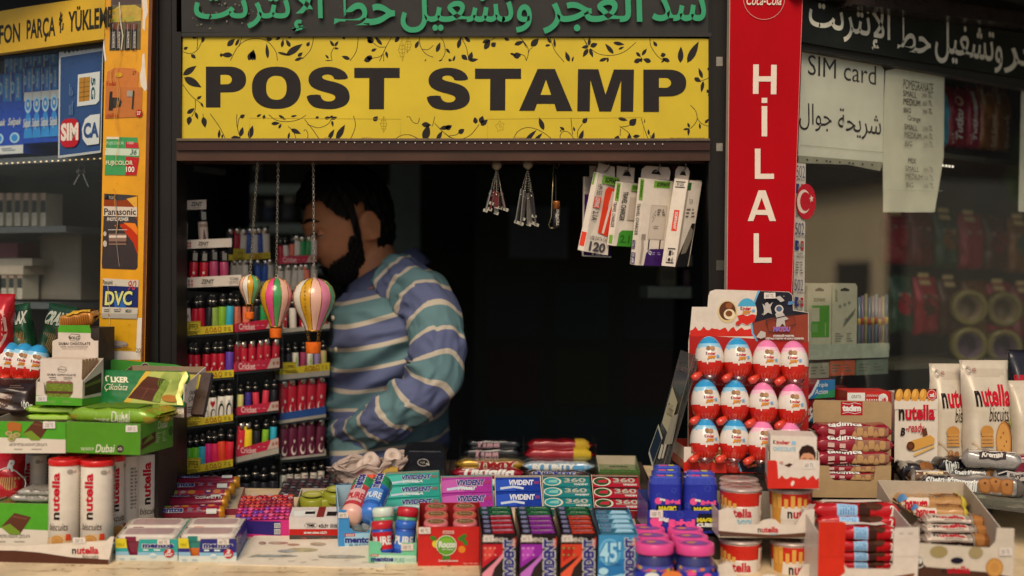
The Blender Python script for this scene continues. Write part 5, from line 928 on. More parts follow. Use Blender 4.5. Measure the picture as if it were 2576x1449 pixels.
for i,(x,y,w_,h_,c)in enumerate(((1650,468,30,44,'#3d4a4c'),(1690,468,26,52,'#55303a'),(1730,468,30,40,'#4a5a5c'),(1655,558,34,50,'#3a4a5c'),(1705,558,30,44,'#5c5040'),(1745,558,24,56,'#3c3c48'),(1650,638,40,40,'#4a3a3a'),(1712,638,40,46,'#3c5458'),(1660,718,40,48,'#5a5a50'),(1720,718,44,40,'#483848'))):
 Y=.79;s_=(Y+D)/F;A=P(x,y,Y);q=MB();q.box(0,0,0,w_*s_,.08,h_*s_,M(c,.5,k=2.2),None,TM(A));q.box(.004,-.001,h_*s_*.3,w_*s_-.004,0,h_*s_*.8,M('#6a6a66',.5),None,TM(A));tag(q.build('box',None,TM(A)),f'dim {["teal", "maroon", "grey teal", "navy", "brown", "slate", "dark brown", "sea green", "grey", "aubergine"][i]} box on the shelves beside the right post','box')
q=MB();A=P(1280,650,1.6);B=P(1430,520,1.6);q.box(A.x,1.6,A.z,B.x,1.602,B.z,M('#5d6a6e',.6));tag(q.build('notice_sheet',None,TM(A)),'dim grey sheet pinned deep inside, right of the man','notice')
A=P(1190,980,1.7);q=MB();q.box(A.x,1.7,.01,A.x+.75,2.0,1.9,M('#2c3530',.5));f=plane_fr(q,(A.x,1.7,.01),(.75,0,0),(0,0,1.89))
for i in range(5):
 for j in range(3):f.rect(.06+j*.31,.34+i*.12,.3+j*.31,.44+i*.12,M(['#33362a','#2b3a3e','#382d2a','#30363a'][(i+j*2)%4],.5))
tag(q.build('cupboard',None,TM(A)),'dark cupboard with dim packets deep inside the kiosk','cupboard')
from mathutils import noise
# ------------------------------------------------------------------ the man inside, in profile to the left, looking down
SKIN=M('#c48560',.5,var=.14,scale=30);HAIR=M('#0d0a09',.65,var=.3,scale=120);SY=.40
def loft(rings,seg=28):
 """rings: (centre, axis x, axis y) ellipses -> verts, faces, uv (u round, v along in metres)"""
 vs,uv,d=[],[],0.
 for i,(c,ax,ay)in enumerate(rings):
  if i:d+=(V(c)-V(rings[i-1][0])).length
  for k in range(seg):a=2*pi*k/seg;vs.append(V(c)+V(ax)*cos(a)+V(ay)*sin(a));uv.append((k/seg,d))
 fs=[(i*seg+k,i*seg+(k+1)%seg,(i+1)*seg+(k+1)%seg,(i+1)*seg+k)for i in range(len(rings)-1)for k in range(seg)]
 n=(len(rings)-1)*seg
 return vs,fs,uv,[tuple(range(seg))[::-1],tuple(n+k for k in range(seg))]
def limb(pts,rs,n=8,flat=1.0):
 """smooth limb through pts with radii rs -> rings square to the path"""
 out=[];m=len(pts);pts=[V(p)for p in pts]
 for i in range(m-1):
  p0,p1,p2,p3=pts[max(i-1,0)],pts[i],pts[i+1],pts[min(i+2,m-1)]
  for j in range(n+(1 if i==m-2 else 0)):
   u=j/n;c=.5*(2*p1+(p2-p0)*u+(2*p0-5*p1+4*p2-p3)*u*u+(3*p1-p0-3*p2+p3)*u**3);out.append((c,rs[i]+(rs[i+1]-rs[i])*u))
 rings=[];ref=V((0,-1,.15))
 for i,(c,r)in enumerate(out):
  d=(out[min(i+1,len(out)-1)][0]-out[max(i-1,0)][0]).normalized();x=ref-d*ref.dot(d);x.normalize();y=d.cross(x);rings.append((c,x*r*flat,y*r))
 return rings
hc=P(878,572,SY)
HM=TM(hc)@RZ(radians(120))@RX(radians(-18))
hs=1.07
def gs(x,s):return math.exp(-(x/s)**2)
def headpt(a,e,grow=0.):
 """a: azimuth from the face's forward (+y), e: elevation"""
 x,y,z=sin(a)*cos(e),cos(a)*cos(e),sin(e)
 rx,ry,rz=.076,.098,.118
 if z<0:rx*=1-.20*min(1,-z*1.2);ry*=1-.10*min(1,-z)
 p=V((x*rx,y*ry,z*rz));f=max(0,y)
 if f>0:
  lx,lz=p.x,p.z;d=0
  nz=.030*gs(lx,.013)*max(0,min(1,(.018-lz)/.045))*(1 if lz>-.035 else max(0,1-(-.035-lz)/.010));d+=nz
  d+=.008*gs(lz-.030,.012)*gs(lx,.05)
  for s in(-1,1):d-=.012*gs(lx-s*.031,.016)*gs(lz-.008,.013);d+=.005*gs(lx-s*.042,.02)*gs(lz+.028,.02)
  d+=.007*gs(lx,.024)*(gs(lz+.058,.006)+.9*gs(lz+.071,.007));d+=.012*gs(lx,.028)*gs(lz+.098,.018);d-=.003*gs(lx,.03)*gs(lz+.0645,.003)
  p.y+=d*f
 n=p.normalized();return p*hs+n*grow
bd=MB()
def patch(mb,a0,a1,e0,e1,m,grow,na=48,ne=36,keep=None,closed=False):
 vs=[];idx={};fs=[]
 def g(i,j):
  a=radians(a0+(a1-a0)*i/na);e=radians(e0+(e1-e0)*j/ne);k=(i%na if closed else i,j)
  if k not in idx:idx[k]=len(vs);vs.append(HM@headpt(a,e,grow(a,e)if callable(grow)else grow))
  return idx[k]
 for j in range(ne):
  for i in range(na):
   a=radians(a0+(a1-a0)*(i+.5)/na);e=radians(e0+(e1-e0)*(j+.5)/ne)
   if keep is None or keep(a,e):fs.append((g(i,j),g(i+1,j),g(i+1,j+1),g(i,j+1)))
 mb.add(vs,fs,m,True)
patch(bd,-180,180,-89.5,89.5,SKIN,0.,72,60,closed=True)
def addl(mb,rings,m,caps=True):
 vs,fs,uv,cp=loft(rings);mb.add(vs,fs+(cp if caps else[]),m,True);return uv
nk=P(945,690,SY+.02);addl(bd,limb([HM@V((0,-.025,-.03)),nk,P(985,760,SY+.02)],[.060,.064,.085]),SKIN)
TR=[(690,975,62,.075),(722,985,105,.145),(770,980,146,.205),(830,985,158,.225),(900,988,164,.225),(980,982,160,.215),(1070,972,150,.205),(1170,966,146,.20),(1290,962,146,.20),(1420,962,140,.19)]
def trunk(gx,gy,k0=0):
 r=[]
 for(y,x,hw,hy)in TR[k0:]:
  c=P(x,y,SY+.03);s=(SY+.03+D)/F;r.append((c,V((hw*s+gx,0,.14*(hw*s)if y<800 else.03)),V((0,-hy-gy,0))))
 return r
addl(bd,trunk(-.012,-.012),SKIN)
ARM_L=[P(1062,752,SY-.15),P(1098,840,SY-.19),P(1092,950,SY-.215),P(1000,1035,SY-.2),P(905,1076,SY-.13),P(842,1096,SY-.04)]
ARM_R=[P(965,770,SY+.22),P(930,880,SY+.26),P(905,985,SY+.25),P(860,1060,SY+.14),P(822,1105,SY+.08),P(800,1112,SY+.06)]
RL,RR_=[.056,.053,.047,.042,.035,.030],[.056,.054,.047,.040,.034,.030]
addl(bd,limb(ARM_L,[r-.010 for r in RL]),SKIN);addl(bd,limb(ARM_R,[r-.010 for r in RR_]),SKIN)
for arm,sgn in((ARM_L,1),(ARM_R,-1)):
 d=(arm[-1]-arm[-2]).normalized();up=V((0,0,1));s_=d.cross(up).normalized()*sgn;up=s_.cross(d)*sgn;w0=arm[-1]
 addl(bd,[(w0-d*.01,s_*.026,up*.021),(w0+d*.03,s_*.038,up*.018),(w0+d*.07,s_*.042,up*.014),(w0+d*.088,s_*.038,up*.010)],SKIN)
 for k,L in enumerate((.068,.078,.073,.056)):
  b0=w0+d*.08+s_*(.029-k*.0195);bend=up*-1;p1=b0+d*L*.42+bend*L*.12;p2=p1+d*L*.25+bend*L*.28;p3=p2+d*L*.05+bend*L*.28
  addl(bd,limb([b0-d*.02,b0,p1,p2,p3],[.0095,.0095,.0088,.008,.0062],4),SKIN)
 b0=w0+d*.025+s_*.034;addl(bd,limb([b0-s_*.012,b0+d*.018+s_*.014,b0+d*.045+s_*.016-up*.016,b0+d*.066+s_*.006-up*.024],[.013,.0115,.010,.0075],4),SKIN)
for s in(-1,1):
 for k,(px_,pz,rx,rz_)in enumerate(((0,0,.021,.033),(.0,-.026,.012,.012))):
  c=V((s*.080*hs,-.012,.0+pz));addl(bd,[(HM@(c+V((s*t,-t*.9,0))),HM.to_3x3()@V((0,rx*f_,-.003)),HM.to_3x3()@V((0,.003,rz_*f_)))for t,f_ in((-.012,.8),(.004,1),(.010,.9))],SKIN)
FACE=(200,470,.4)
body=bd.build('person');body.matrix_world=Matrix.Identity(4)
rm=body.modifiers.new('r','REMESH');rm.mode='VOXEL';rm.voxel_size=.0042;rm.use_smooth_shade=True
sm=body.modifiers.new('s','SMOOTH');sm.factor=.4;sm.iterations=2
bpy.context.view_layer.update();me=bpy.data.meshes.new_from_object(body.evaluated_get(bpy.context.evaluated_depsgraph_get()));old=body.data;body.modifiers.clear()
ob=P(962,1420,SY);me.transform(TM(-ob));body.data=me;body.location=ob;bpy.data.meshes.remove(old);bpy.context.view_layer.update()
if not me.materials:me.materials.append(SKIN)
tag(body,'bearded dark haired man in a striped shirt looking down inside the serving window','person')
q=MB()
def hairkeep(a,e):
 A=abs(math.degrees(a));E=math.degrees(e);lim=33 if A<46 else(33-(A-46)*.9 if A<70 else(10 if A<76 else(-14 if A<84 else(20 if A<96 else(0 if A<106 else-30)))))
 return E>lim+4*noise.noise(V((a*9,e*5,1)))+2*noise.noise(V((a*40,0,3)))
patch(q,-180,180,-45,89.5,HAIR,lambda a,e:.007+.026*max(0,sin(e))**.8+.003*sin(a*23+e*9)*cos(e*17)+.005*noise.noise(HM.to_3x3()@V((a*14,e*4,0))),260,110,hairkeep);q.build('hair',body,TM(hc))
q=MB()
def beardkeep(a,e):
 A=abs(math.degrees(a));E=math.degrees(e)
 if A>84:return False
 if A>70:return E<-6 and E>-75
 top=-31 if A<16 else(-33+(A-16)*.24 if A<62 else-22+(A-62)*2)
 if A<13 and-40<E<-35:return False
 return E<top+5*noise.noise(V((a*22,e*22,4)))
patch(q,-90,90,-86,2,HAIR,lambda a,e:.004+.012*gs(math.degrees(e)+62,28)*(1 if abs(a)<1.2 else.4)+.002*sin(a*37)*cos(e*41),190,150,beardkeep);q.build('beard',body,TM(hc))
q=MB()
for s in(-1,1):
 q.tube([HM@(headpt(radians(s*(7+t*6)),radians(18+2.2*sin(t*.8)),.003))for t in range(6)],.0035,HAIR,6,[.002,.0036,.004,.0038,.003,.0015])
q.build('eyebrow',body,TM(hc));q=MB()
for s in(-1,1):
 c=HM@V((s*.033,.082,.008));q.lathe([(.0115*cos(t),.0115*sin(t))for t in[radians(-90+15*k)for k in range(13)]],M('#c9bdb2',.2),16,T4=TM(c),mfn=lambda i,k:SKIN if i>3 else M('#b9aca0',.2))
 q.tube([HM@(V((s*.033+.011*sin(t*.4),.0815+.0118*cos(t*.4),.0045)))for t in range(-3,4)],.0011,HAIR,5)
q.build('eye',body,TM(hc))
SHIRT=bpy.data.materials.new('striped_cotton');SHIRT.use_nodes=True;n_=SHIRT.node_tree;pb=n_.nodes['Principled BSDF'];pb.inputs['Roughness'].default_value=.85
uvn=n_.nodes.new('ShaderNodeUVMap');sp=n_.nodes.new('ShaderNodeSeparateXYZ');ma=n_.nodes.new('ShaderNodeMath');ma.operation='MULTIPLY';ma.inputs[1].default_value=1/.098;fr_=n_.nodes.new('ShaderNodeMath');fr_.operation='FRACT';cr=n_.nodes.new('ShaderNodeValToRGB')
cr.color_ramp.interpolation='CONSTANT';el=cr.color_ramp.elements;el[0].position=0;el[0].color=(*lin('#55767c'),1);el[1].position=.40;el[1].color=(*lin('#b0a797'),1)
for p_,c in((.49,'#525b7e'),(.895,'#b0a797')):e_=el.new(p_);e_.color=(*lin(c),1)
nz_=n_.nodes.new('ShaderNodeTexNoise');nz_.inputs['Scale'].default_value=9;bp=n_.nodes.new('ShaderNodeBump');bp.inputs['Strength'].default_value=.5;bp.inputs['Distance'].default_value=.02;tc_=n_.nodes.new('ShaderNodeTexCoord')
for a,b in((uvn.outputs[0],sp.inputs[0]),(sp.outputs[1],ma.inputs[0]),(ma.outputs[0],fr_.inputs[0]),(fr_.outputs[0],cr.inputs[0]),(cr.outputs[0],pb.inputs[0]),(tc_.outputs['Object'],nz_.inputs['Vector']),(nz_.outputs[0],bp.inputs['Height']),(bp.outputs[0],pb.inputs['Normal'])):n_.links.new(a,b)
def cloth(rings,off,name,caps=False,folds=.006,seg=88,seed=1,elbow=None):
 vs,fs,uv,cp=loft(rings,seg);r=random.Random(seed);q=MB();o_=[]
 f1,f2=r.uniform(0,6),r.uniform(0,6)
 for i,p in enumerate(vs):
  k,v=uv[i];c=V(rings[i//seg][0]);d=(p-c);L=d.length or 1;g=V((cos(k*6.2832)*1.3,sin(k*6.2832)*1.3,v*9+seed*7));rg=1-abs(noise.noise(g*1.6+V((0,0,v*14+3*k))))*2.4;w_=folds*(1.9*noise.noise(g)+1.5*max(-.6,rg)*(.5+noise.noise(g*.7))+.5*noise.noise(g*4));w_+=folds*1.5*sum(math.exp(-((v-v0)/.07)**2)*sin((v+.03*sin(k*6.2832+1))*95+2*sin(k*12.6))*(.4+.6*max(0,cos(k*6.2832-2.2)))for v0 in(elbow or()));o_.append(c+d*(1+w_/L))
 q.add(o_,fs+(cp if caps else[]),SHIRT,True);q.uv=[(u,v+off+.010*sin(u*12.6+v*9)+.008*noise.noise(V((u*6,v*12,seed))))for u,v in uv];return q
t_=trunk(.004,.0,1);fine=[]
for i in range(len(t_)-1):
 for j in range(12):u=j/12;fine.append(tuple(V(t_[i][k])*(1-u)+V(t_[i+1][k])*u for k in range(3)))
fine.append(t_[-1]);sh=cloth(fine,.075,'shirt',folds=.008,seed=2,elbow=(.18,.45))
for arm,rs,sd in((ARM_L,RL,4),(ARM_R,RR_,5)):
 ex=[arm[0]+V((-.075,.06 if sd==4 else-.06,.055))]+arm;q2=cloth(limb(ex,[.050]+[r+.009 for r in rs],22),.02,'sleeve',folds=.0062,seed=sd,elbow=(.30,.40,.08));b0=len(sh.v);sh.add(q2.v,[tuple(f)for f in q2.f],SHIRT,True);sh.uv+=q2.uv
col_=[]
for k in range(25):
 t=radians(-150+300*k/24);base=P(958,704,SY+.02);ax=V((.088,0,.052));ay=V((0,.085,0));c=base+ax*cos(t)+ay*sin(t);out=(ax*cos(t)+ay*sin(t)).normalized()
 col_.append((c+V((0,0,.026))-out*.012,c+V((0,0,.030))-out*.006,c+out*.034-V((0,0,.026+.030*(1-cos(t))*.5))))
vv=[p for r in col_ for p in r];b0=len(sh.v);sh.add(vv,[(i*3+j,i*3+j+1,i*3+j+4,i*3+j+3)for i in range(24)for j in range(2)],SHIRT,True);sh.uv+=[(k/25,[.0,.030,.050][j]+.028)for k in range(25)for j in range(3)]
so_=sh.build('shirt',body,TM(ob));sl_=so_.modifiers.new('thick','SOLIDIFY');sl_.thickness=.002
q=MB()
for x,y in((838,800),(845,880)):q.lathe([(.006,0),(.0055,.002),(0,.0025)],M('#c2b79f',.3),12,T4=TM(P(x,y,SY-.17))@RX(pi/2)@RY(-.9))
q.build('shirt_button',body,TM(ob))
# ------------------------------------------------------------------ goods on the counter: helpers
def wrapper(L,W,H,m,seed=0,endm=None,crimp=.10,round_=.48):
 """flow-wrapped bar lying along x, front towards -y, base at z=0; frame u along the bar, v from the lower front over the top to the back"""
 r=random.Random(seed);ph=[r.uniform(0,6)for _ in range(5)]
 def k_(u):
  e=min(u,1-u)/crimp;return max(.06,min(1,e))**.55 if e<1 else 1
 def fn(u,v,d):
  k=k_(u);a=radians(-62+182*v);c,s=cos(a),sin(a);p=round_
  y=-W/2*(abs(c)**p)*(1 if c>0 else-1)*(.82+.18*k);z=H/2+(H/2)*(abs(s)**p)*(1 if s>0 else-1)*k
  z+=H*.03*sin(21*u+ph[0]+3*v)*(v>.3)*k+H*.09*(1-k)*sin(40*v+ph[2])*(k>.1)+H*.035*max(0,sin(31*u+9*v+ph[3]))**3+H*.03*sin(9*u+7*v+ph[1]);n=V((0,-c,s));return V(((u-.5)*L,y,max(.0003,z)))+n*(d+.0004)
 q=MB();N,K=26,12;vs=[]
 for i in range(N+1):
  for j in range(K+1):vs.append(fn(i/N,j/K,-.0004))
 fs=[(i*(K+1)+j,(i+1)*(K+1)+j,(i+1)*(K+1)+j+1,i*(K+1)+j+1)for i in range(N)for j in range(K)]
 for i in range(N):fs.append((i*(K+1)+K,(i+1)*(K+1)+K,(i+1)*(K+1),i*(K+1)))
 q.add(vs,fs,m,True)
 for s in(0,1):
  x0=(-L/2 if s==0 else L/2);sg=-1 if s==0 else 1;n=9;vv=[]
  for j in range(n):y=-W/2*.88+W*.88*j/(n-1);vv+=[V((x0,y,H*.5-.0006)),V((x0+sg*(.004 if j%2 else.0055),y,H*.5)),V((x0,y,H*.5+.0006))]
  q.add(vv,[(j*3+a,j*3+a+1,j*3+a+4,j*3+a+3)for j in range(n-1)for a in(0,1)],endm or m)
 return q,Fr(q,fn,sub=6,eps=.0002)
def laid(b,q,name,label,cat,group=None,yaw=0,tip=0,roll=0):
 Mx=basis(b.p(b.w/2,b.d/2,0),b.x,b.y,b.z)@RZ(radians(yaw))@RX(radians(tip))@RY(radians(roll));q.v=[Mx@p for p in q.v];return tag(q.build(name,None,Mx),label,cat,group)
NR_=ink('#b5162a');NK=ink('#241a1c')
def nutella(f,u0,v0,u1,v1,rot=0,**k):
 if rot==0:w_=u1-u0;f.text('n',u0,v0,u0+w_*.16,v0+(v1-v0)*.72,NK,bold=.035);f.text('utella',u0+w_*.185,v0,u1,v1,NR_,bold=.035)
 else:h_=v1-v0;f.text('n',u0+(u1-u0)*.28,v0,u1,v0+h_*.16,NK,bold=.035,rot=90);f.text('utella',u0,v0+h_*.185,u1,v1,NR_,bold=.035,rot=90)
def cookie(f,x,y,rx,ry):f.ell(x,y,rx,ry,ink('#b5803f'));f.ell(x,y,rx*.85,ry*.82,ink('#c6934f'));f.ell(x,y,rx*.5,ry*.5,ink('#bd8846'))
def tubewrap(r,h,z,face,label,lid=True,seed=0,group='biscuit tubes in the white tray',Mx=None,back=False):
 q=MB();W_=M('#d9cfc0',.35,coat=.35);q.lathe([(r*.97,0),(r,.001),(r,h*.94),(r*.99,h*.945)],W_,32,T4=Mx);f=cyl_fr(q,r,0,h,face-120,face+120,T4=Mx,sub=10)
 root=None
 if not back:
  nutella(f,.40,.33,.535,.86,rot=90);f.text('biscuits',.36,.21,.66,.29,ink('#3c2418'),shear=.25);f.ell(.68,.87,.045,.025,ink('#9c9488'));f.text('x12',.73,.855,.78,.885,NR_,bold=.02)
  f.poly([(.3,.02),(.72,.02),(.72,.1),(.62,.16),(.5,.17),(.38,.13),(.3,.12)],ink('#cfae84'));cookie(f,.50,.10,.09,.055);f.rect(.42,.03,.58,.055,ink('#a8743a'));f.rect(.42,.06,.58,.085,ink('#b5803f'));f.poly([(.62,.1),(.7,.1),(.69,.17),(.63,.17)],ink('#c8401f'));f.bars(.38,.005,.6,.02,1,ink('#a58c70'))
 f.bars(.02,.3,.16,.82,12,ink('#8b857b'),seed=seed);f.bars(.84,.3,.98,.84,14,ink('#8b857b'),seed=seed+1);f.rect(.84,.86,.92,.93,ink('#6b675f'))
 o=tag(q.build('biscuit_tube',None,Mx),label,'biscuit tube',group)
 if lid:c=MB();c.lathe([(r*1.02,h*.93),(r*1.04,h*.935),(r*1.04,h*.985),(r*1.01,h),(r*.9,h),(r*.86,h*.985),(0,h*.985)],M('#c81e1e',.25,coat=.5,var=.05),32,T4=Mx);c.build('lid',o,Mx)
 return o
def priced(fr,x0,y1,x1,y0,t):fr.l+=3;price(fr,x0,y0,x1,y1,t)
# ------------------------------------------------------------------ left end
def riser(x0,x1,ytop,Ya,Yb,label,m=None):
 A,B=P(x0,ytop,Ya),P(x1,ytop,Ya);A.z=min(A.z,B.z);q=MB();zb=BO.z+(Ya-BO.y)*tan(ALPHA)+.001;zc=BO.z+(Yb-BO.y)*tan(ALPHA)+.001
 q.hexa([V((A.x,Ya,zb)),V((B.x,Ya,zb)),V((B.x,Yb,zc)),V((A.x,Yb,zc)),V((A.x,Ya,A.z)),V((B.x,Ya,A.z)),V((B.x,Yb,A.z)),V((A.x,Yb,A.z))],m or M('#3a322c',.6));return tag(q.build('display_riser',None,TM(V((A.x,Ya,zb)))),label,'riser')
riser(-60,262,1024,-.17,.0,'dark riser under the chocolate cartons at the left end');riser(262,400,1040,-.17,-.04,'dark riser under the opened bar carton')
WC=M('#d6cbbc',.45,coat=.1);WIN=M('#b5a994',.6)
b=Box((-40,1413),272,1376,.24,yaw=-2,tilt=2);fo=[(-40,1413),(272,1420),(287,1350),(278,1350),(268,1360),(140,1368),(60,1372),(-40,1372)]
b.tray(WC,WIN,fo,side_h=b.h*1.15);f=b.front();f.poly([(-40,1413),(272,1420),(274,1408),(180,1402),(100,1390),(40,1385),(-40,1384)],M('#4f2a1c',.35,coat=.2));nutella(f,181,1394,248,1375);f.text('biscuits',207,1406,248,1395,ink('#4a3028'),shear=.25);priced(f,183,1367,215,1352,'350 TL')
q=b.face('right');q.ell(.4,.55,.3,.3,ink('#5a4a40'));b.done('tray','white and brown tray of biscuit tubes at the left end of the counter','tray')
tp=b
def tube_at(x0,x1,ybot,ytop,Y,face,label,lid=True,seed=0,back=False,group='biscuit tubes in the white tray'):
 A,B=P(x0,ybot,Y),P(x1,ybot,Y);r=(B.x-A.x)/2;C=(A+B)/2;h=(ybot-ytop)*(Y+D)/F;return tubewrap(r,h,0,face,label,lid,seed,group,TM(C),back)
tube_at(123,200,1374,1153,-.315,-96,'biscuit tube with red lid, front left in the white tray');tube_at(203,284,1372,1155,-.31,-94,'biscuit tube with red lid, front right in the white tray',seed=3)
tube_at(146,222,1352,1143,-.24,-70,'biscuit tube in the second row, between the two front tubes',seed=5);tube_at(232,311,1350,1144,-.235,-40,'biscuit tube in the second row, its name turned half away',seed=6)
tube_at(285,347,1338,1134,-.19,60,'biscuit tube showing its small print panel, below the plain green carton',False,8);tube_at(322,394,1330,1130,-.16,-50,'biscuit tube at the right end, below the plain green carton',False,9);tube_at(62,122,1330,1132,-.17,-110,'biscuit tube at the rear, left of the red lidded ones',False,11)
GRN_=M('#4f8a1f',.4,coat=.2);GR2=M('#4c9a24',.4,coat=.2)
def choc_art(f,x0,y0,x1,y1):
 w_,h_=x1-x0,y1-y0;f.poly([(x0,y1-h_*.35),(x0+w_*.45,y0),(x1,y0+h_*.2),(x0+w_*.62,y1)],ink('#5a3324'));f.poly([(x0,y1-h_*.35),(x0+w_*.3,y1-h_*.5),(x0+w_*.66,y1-h_*.1),(x0+w_*.62,y1),(x0+w_*.3,y1)],ink('#6f8a2c'));f.poly([(x0+w_*.42,y0+h_*.12),(x0+w_*.9,y0+h_*.25),(x0+w_*.86,y0+h_*.33),(x0+w_*.36,y0+h_*.2)],ink('#6f4331'))
def antep(b,f,x0,x1,yt,yb):
 f.poly([(x0,yb),(x1,yb),(x1,yb-(yb-yt)*.42),(x0,yb-(yb-yt)*.5)],ink('#d2c8b8'));f.text('ANTEP FISTIKLI KADAYIF ÇİKOLATA',x1-142,yb-(yb-yt)*.2,x1-46,yb-(yb-yt)*.34,ink('#4a4038'),bold=.01);f.bars(x1-130,yb-(yb-yt)*.16,x1-55,yb-(yb-yt)*.08,1,ink('#a1988a'))
b=Box((-30,1136),165,1059,.13,Y=-.30,yaw=-3);b.tray(GR2,WIN,None,side_h=b.h,back_h=b.h*1.18);f=b.front();antep(b,f,-30,165,1059,1140);choc_art(f,58,1058,125,1108);f.poly([(17,1066),(30,1060),(54,1066),(52,1088),(40,1082),(20,1090)],ink('#a8642c'))
for x,y in((22,1090),(32,1098),(42,1094),(28,1104)):f.ell(x,y,9,6,ink('#b09a6c'));f.ell(x+1,y,5,3.4,ink('#7c8a3c'))
priced(f,108,1078,139,1060,'250 TL');b.done('chocolate_carton','green and white pistachio chocolate carton on top of the biscuit tubes','carton','green pistachio chocolate cartons')
GF=M('#7fae1c',.25,.1,coat=.6)
for i,(x0,x1,yb,yt,l)in enumerate(((60,196,1041,1021,'bright green foil bar, upper of two lying in the green and white carton'),(62,182,1060,1040,'bright green foil bar, lower of two lying in the green and white carton'))):
 b=Box((x0,yb),x1,yt,.09,Y=-.245,yaw=-4);q,f=wrapper(b.w,.09,b.h,GF,i,M('#a8c43c',.3,.2,coat=.5));f.rect(.1,.3,.9,.42,ink('#a8cc5c'));laid(b,q,'foil_bar',l,'chocolate bar')
b=Box((-30,1374),125,1265,.10,Y=-.31,yaw=-3);b.tray(GR2,WIN,None);f=b.front();antep(b,f,-30,122,1280,1374);choc_art(f,2,1290,78,1345);b.block(M('#4c7a2c',.3,coat=.5,var=.3),z1=b.h*.96,x0=.003,y0=.003,x1=b.w-.003,y1=b.d-.003);b.done('chocolate_carton','green and white chocolate carton standing in the tray left of the biscuit tubes','carton','green pistachio chocolate cartons')
SILV=M('#aaa59c',.25,.35,coat=.4)
for i,(x0,x1,yb,yt,l)in enumerate(((40,128,1248,1230,'silver wrapped bar, upper of two on the lower green carton'),(22,126,1264,1244,'silver wrapped bar, lower of two on the lower green carton'))):
 b=Box((x0,yb),x1,yt,.07,Y=-.29,yaw=-3);q,f=wrapper(b.w,.07,b.h,SILV,4+i);f.text('ANTEP FISTIKLI KADAYIF',.4,.35,.98,.55,ink('#3c362f'));laid(b,q,'foil_bar',l,'chocolate bar')
b=Box((166,1138),352,1060,.125,Y=-.315,yaw=-11);b.tray(GRN_,WIN,None,side_h=b.h);f=b.front();f.text('THE TASTE OF',203,1133,236,1126,ink('#cfd2b4'),bold=.02);f.text('Dubai',240,1138,289,1118,ink('#d8d6bd'),bold=.01,shear=.25);f.ell(302,1129,9,9.5,ink('#3f1f2c'));f.text('elit',296.5,1133,307.5,1124,ink('#cfc4b4'),shear=.1);priced(f,316,1087,346,1070,'200 TL')
s=b.face('right');s.text('Dubai',.52,.7,.82,.95,ink('#cfd2b4'),shear=.25);s.poly([(.02,.15),(.5,.35),(.45,.65),(.05,.5)],ink('#4a2c20'));s.poly([(.05,.3),(.4,.45),(.3,.6)],ink('#5f7a2a'));s.bars(.45,.25,.8,.6,5,ink('#9db57c'));s.ell(.92,.55,.07,.16,ink('#3c5c2c'));b.done('chocolate_carton','plain green carton with white lettering on top of the biscuit tubes','carton');eb=b
DF=M('#7da52c',.25,.1,coat=.6);GOLDF=M('#a89a2c',.25,.3,coat=.5)
b=Box((172,1064),392,1022,.10,Y=-.30,yaw=-9);q,f=wrapper(b.w,.115,b.h,DF,12,GOLDF,crimp=.14);f.rect(.0,.0,.12,1,GOLDF);f.rect(.88,0,1,1,GOLDF);f.text('Dubai',.52,.22,.74,.44,ink('#d8dcc0'),bold=.01,shear=.2);f.text('THE TASTE OF',.33,.24,.5,.32,ink('#cfd6b0'),bold=.02);f.rect(.2,.6,.8,.85,ink('#567a24'));laid(b,q,'foil_bar','large green and gold ended bar lying on the green carton','chocolate bar',None,-1)
b=Box((345,1062),412,1030,.10,Y=-.26,yaw=-14);q,f=wrapper(b.w,.1,b.h,GOLDF,13);f.rect(.2,.3,.7,.8,ink('#8aa83a'));laid(b,q,'foil_bar','crumpled yellow green foil bar beside the large gold ended bar','chocolate bar',None,8)
b=Box((89,1018),207,958,.075,Y=-.255,yaw=-10);q=b.mb;hd=b.d;W2=M('#cfc2b4',.5)
fo=[(89,1018),(206,1021),(208,955),(188,958),(186,985),(176,1000),(120,998),(112,990),(110,962),(94,960)]
b.tray(W2,WIN,fo,side_h=b.h*1.0,back_h=b.h*1.9,slope=b.h);f=b.front();f.poly([(89,1018),(206,1021),(207,1002),(176,1000),(120,998),(90,994)],GR2);s=b.face('right');s.rect(0,0,1,.3,GR2);s.poly([(.1,.4),(.9,.45),(.9,1.3),(.1,.95)],ink('#38331f'));s.poly([(.1,.75),(.9,.9),(.9,1.05),(.1,.85)],ink('#5c6a2c'))
f.bars(118,1014,185,1007,2,ink('#79a04f'));priced(f,91,1010,118,996,'250 TL')
back=b.p(0,b.d+.003,0);hp=[hit(x,y,back,-b.y)for x,y in((130,960),(246,960),(247,857),(236,857),(228,850),(228,836),(224,818),(152,818),(146,824),(146,852),(132,858))];q.extr(hp,b.y*.0015,W2);fh=px_fr(q,back,-b.y);fh.poly([(146,836),(229,838),(228,828),(224,818),(152,818),(146,824)],GR2)
fh.line([(172+0,848),(180,840),(200,842),(202,850),(196,858),(178,857),(172,848)],1.2,ink('#4a3a34'));fh.text('BOLÇİ',174,855,200,844,ink('#3a2c2a'),bold=.03);fh.text('DUBAI CHOCOLATE',148,868,227,861,ink('#3a2c2a'),bold=.02,space=1.15);fh.text('KADAYIF CHOCOLATE WITH PISTACHIO',152,874,221,870.5,ink('#4c3e3a'));fh.text('ANTEP FISTIKLI KADAYIF ÇİKOLATA',156,879,218,875.5,ink('#5c4e48'));b.done('display_carton','white and green display carton with a tall tabbed header','carton');bc=b
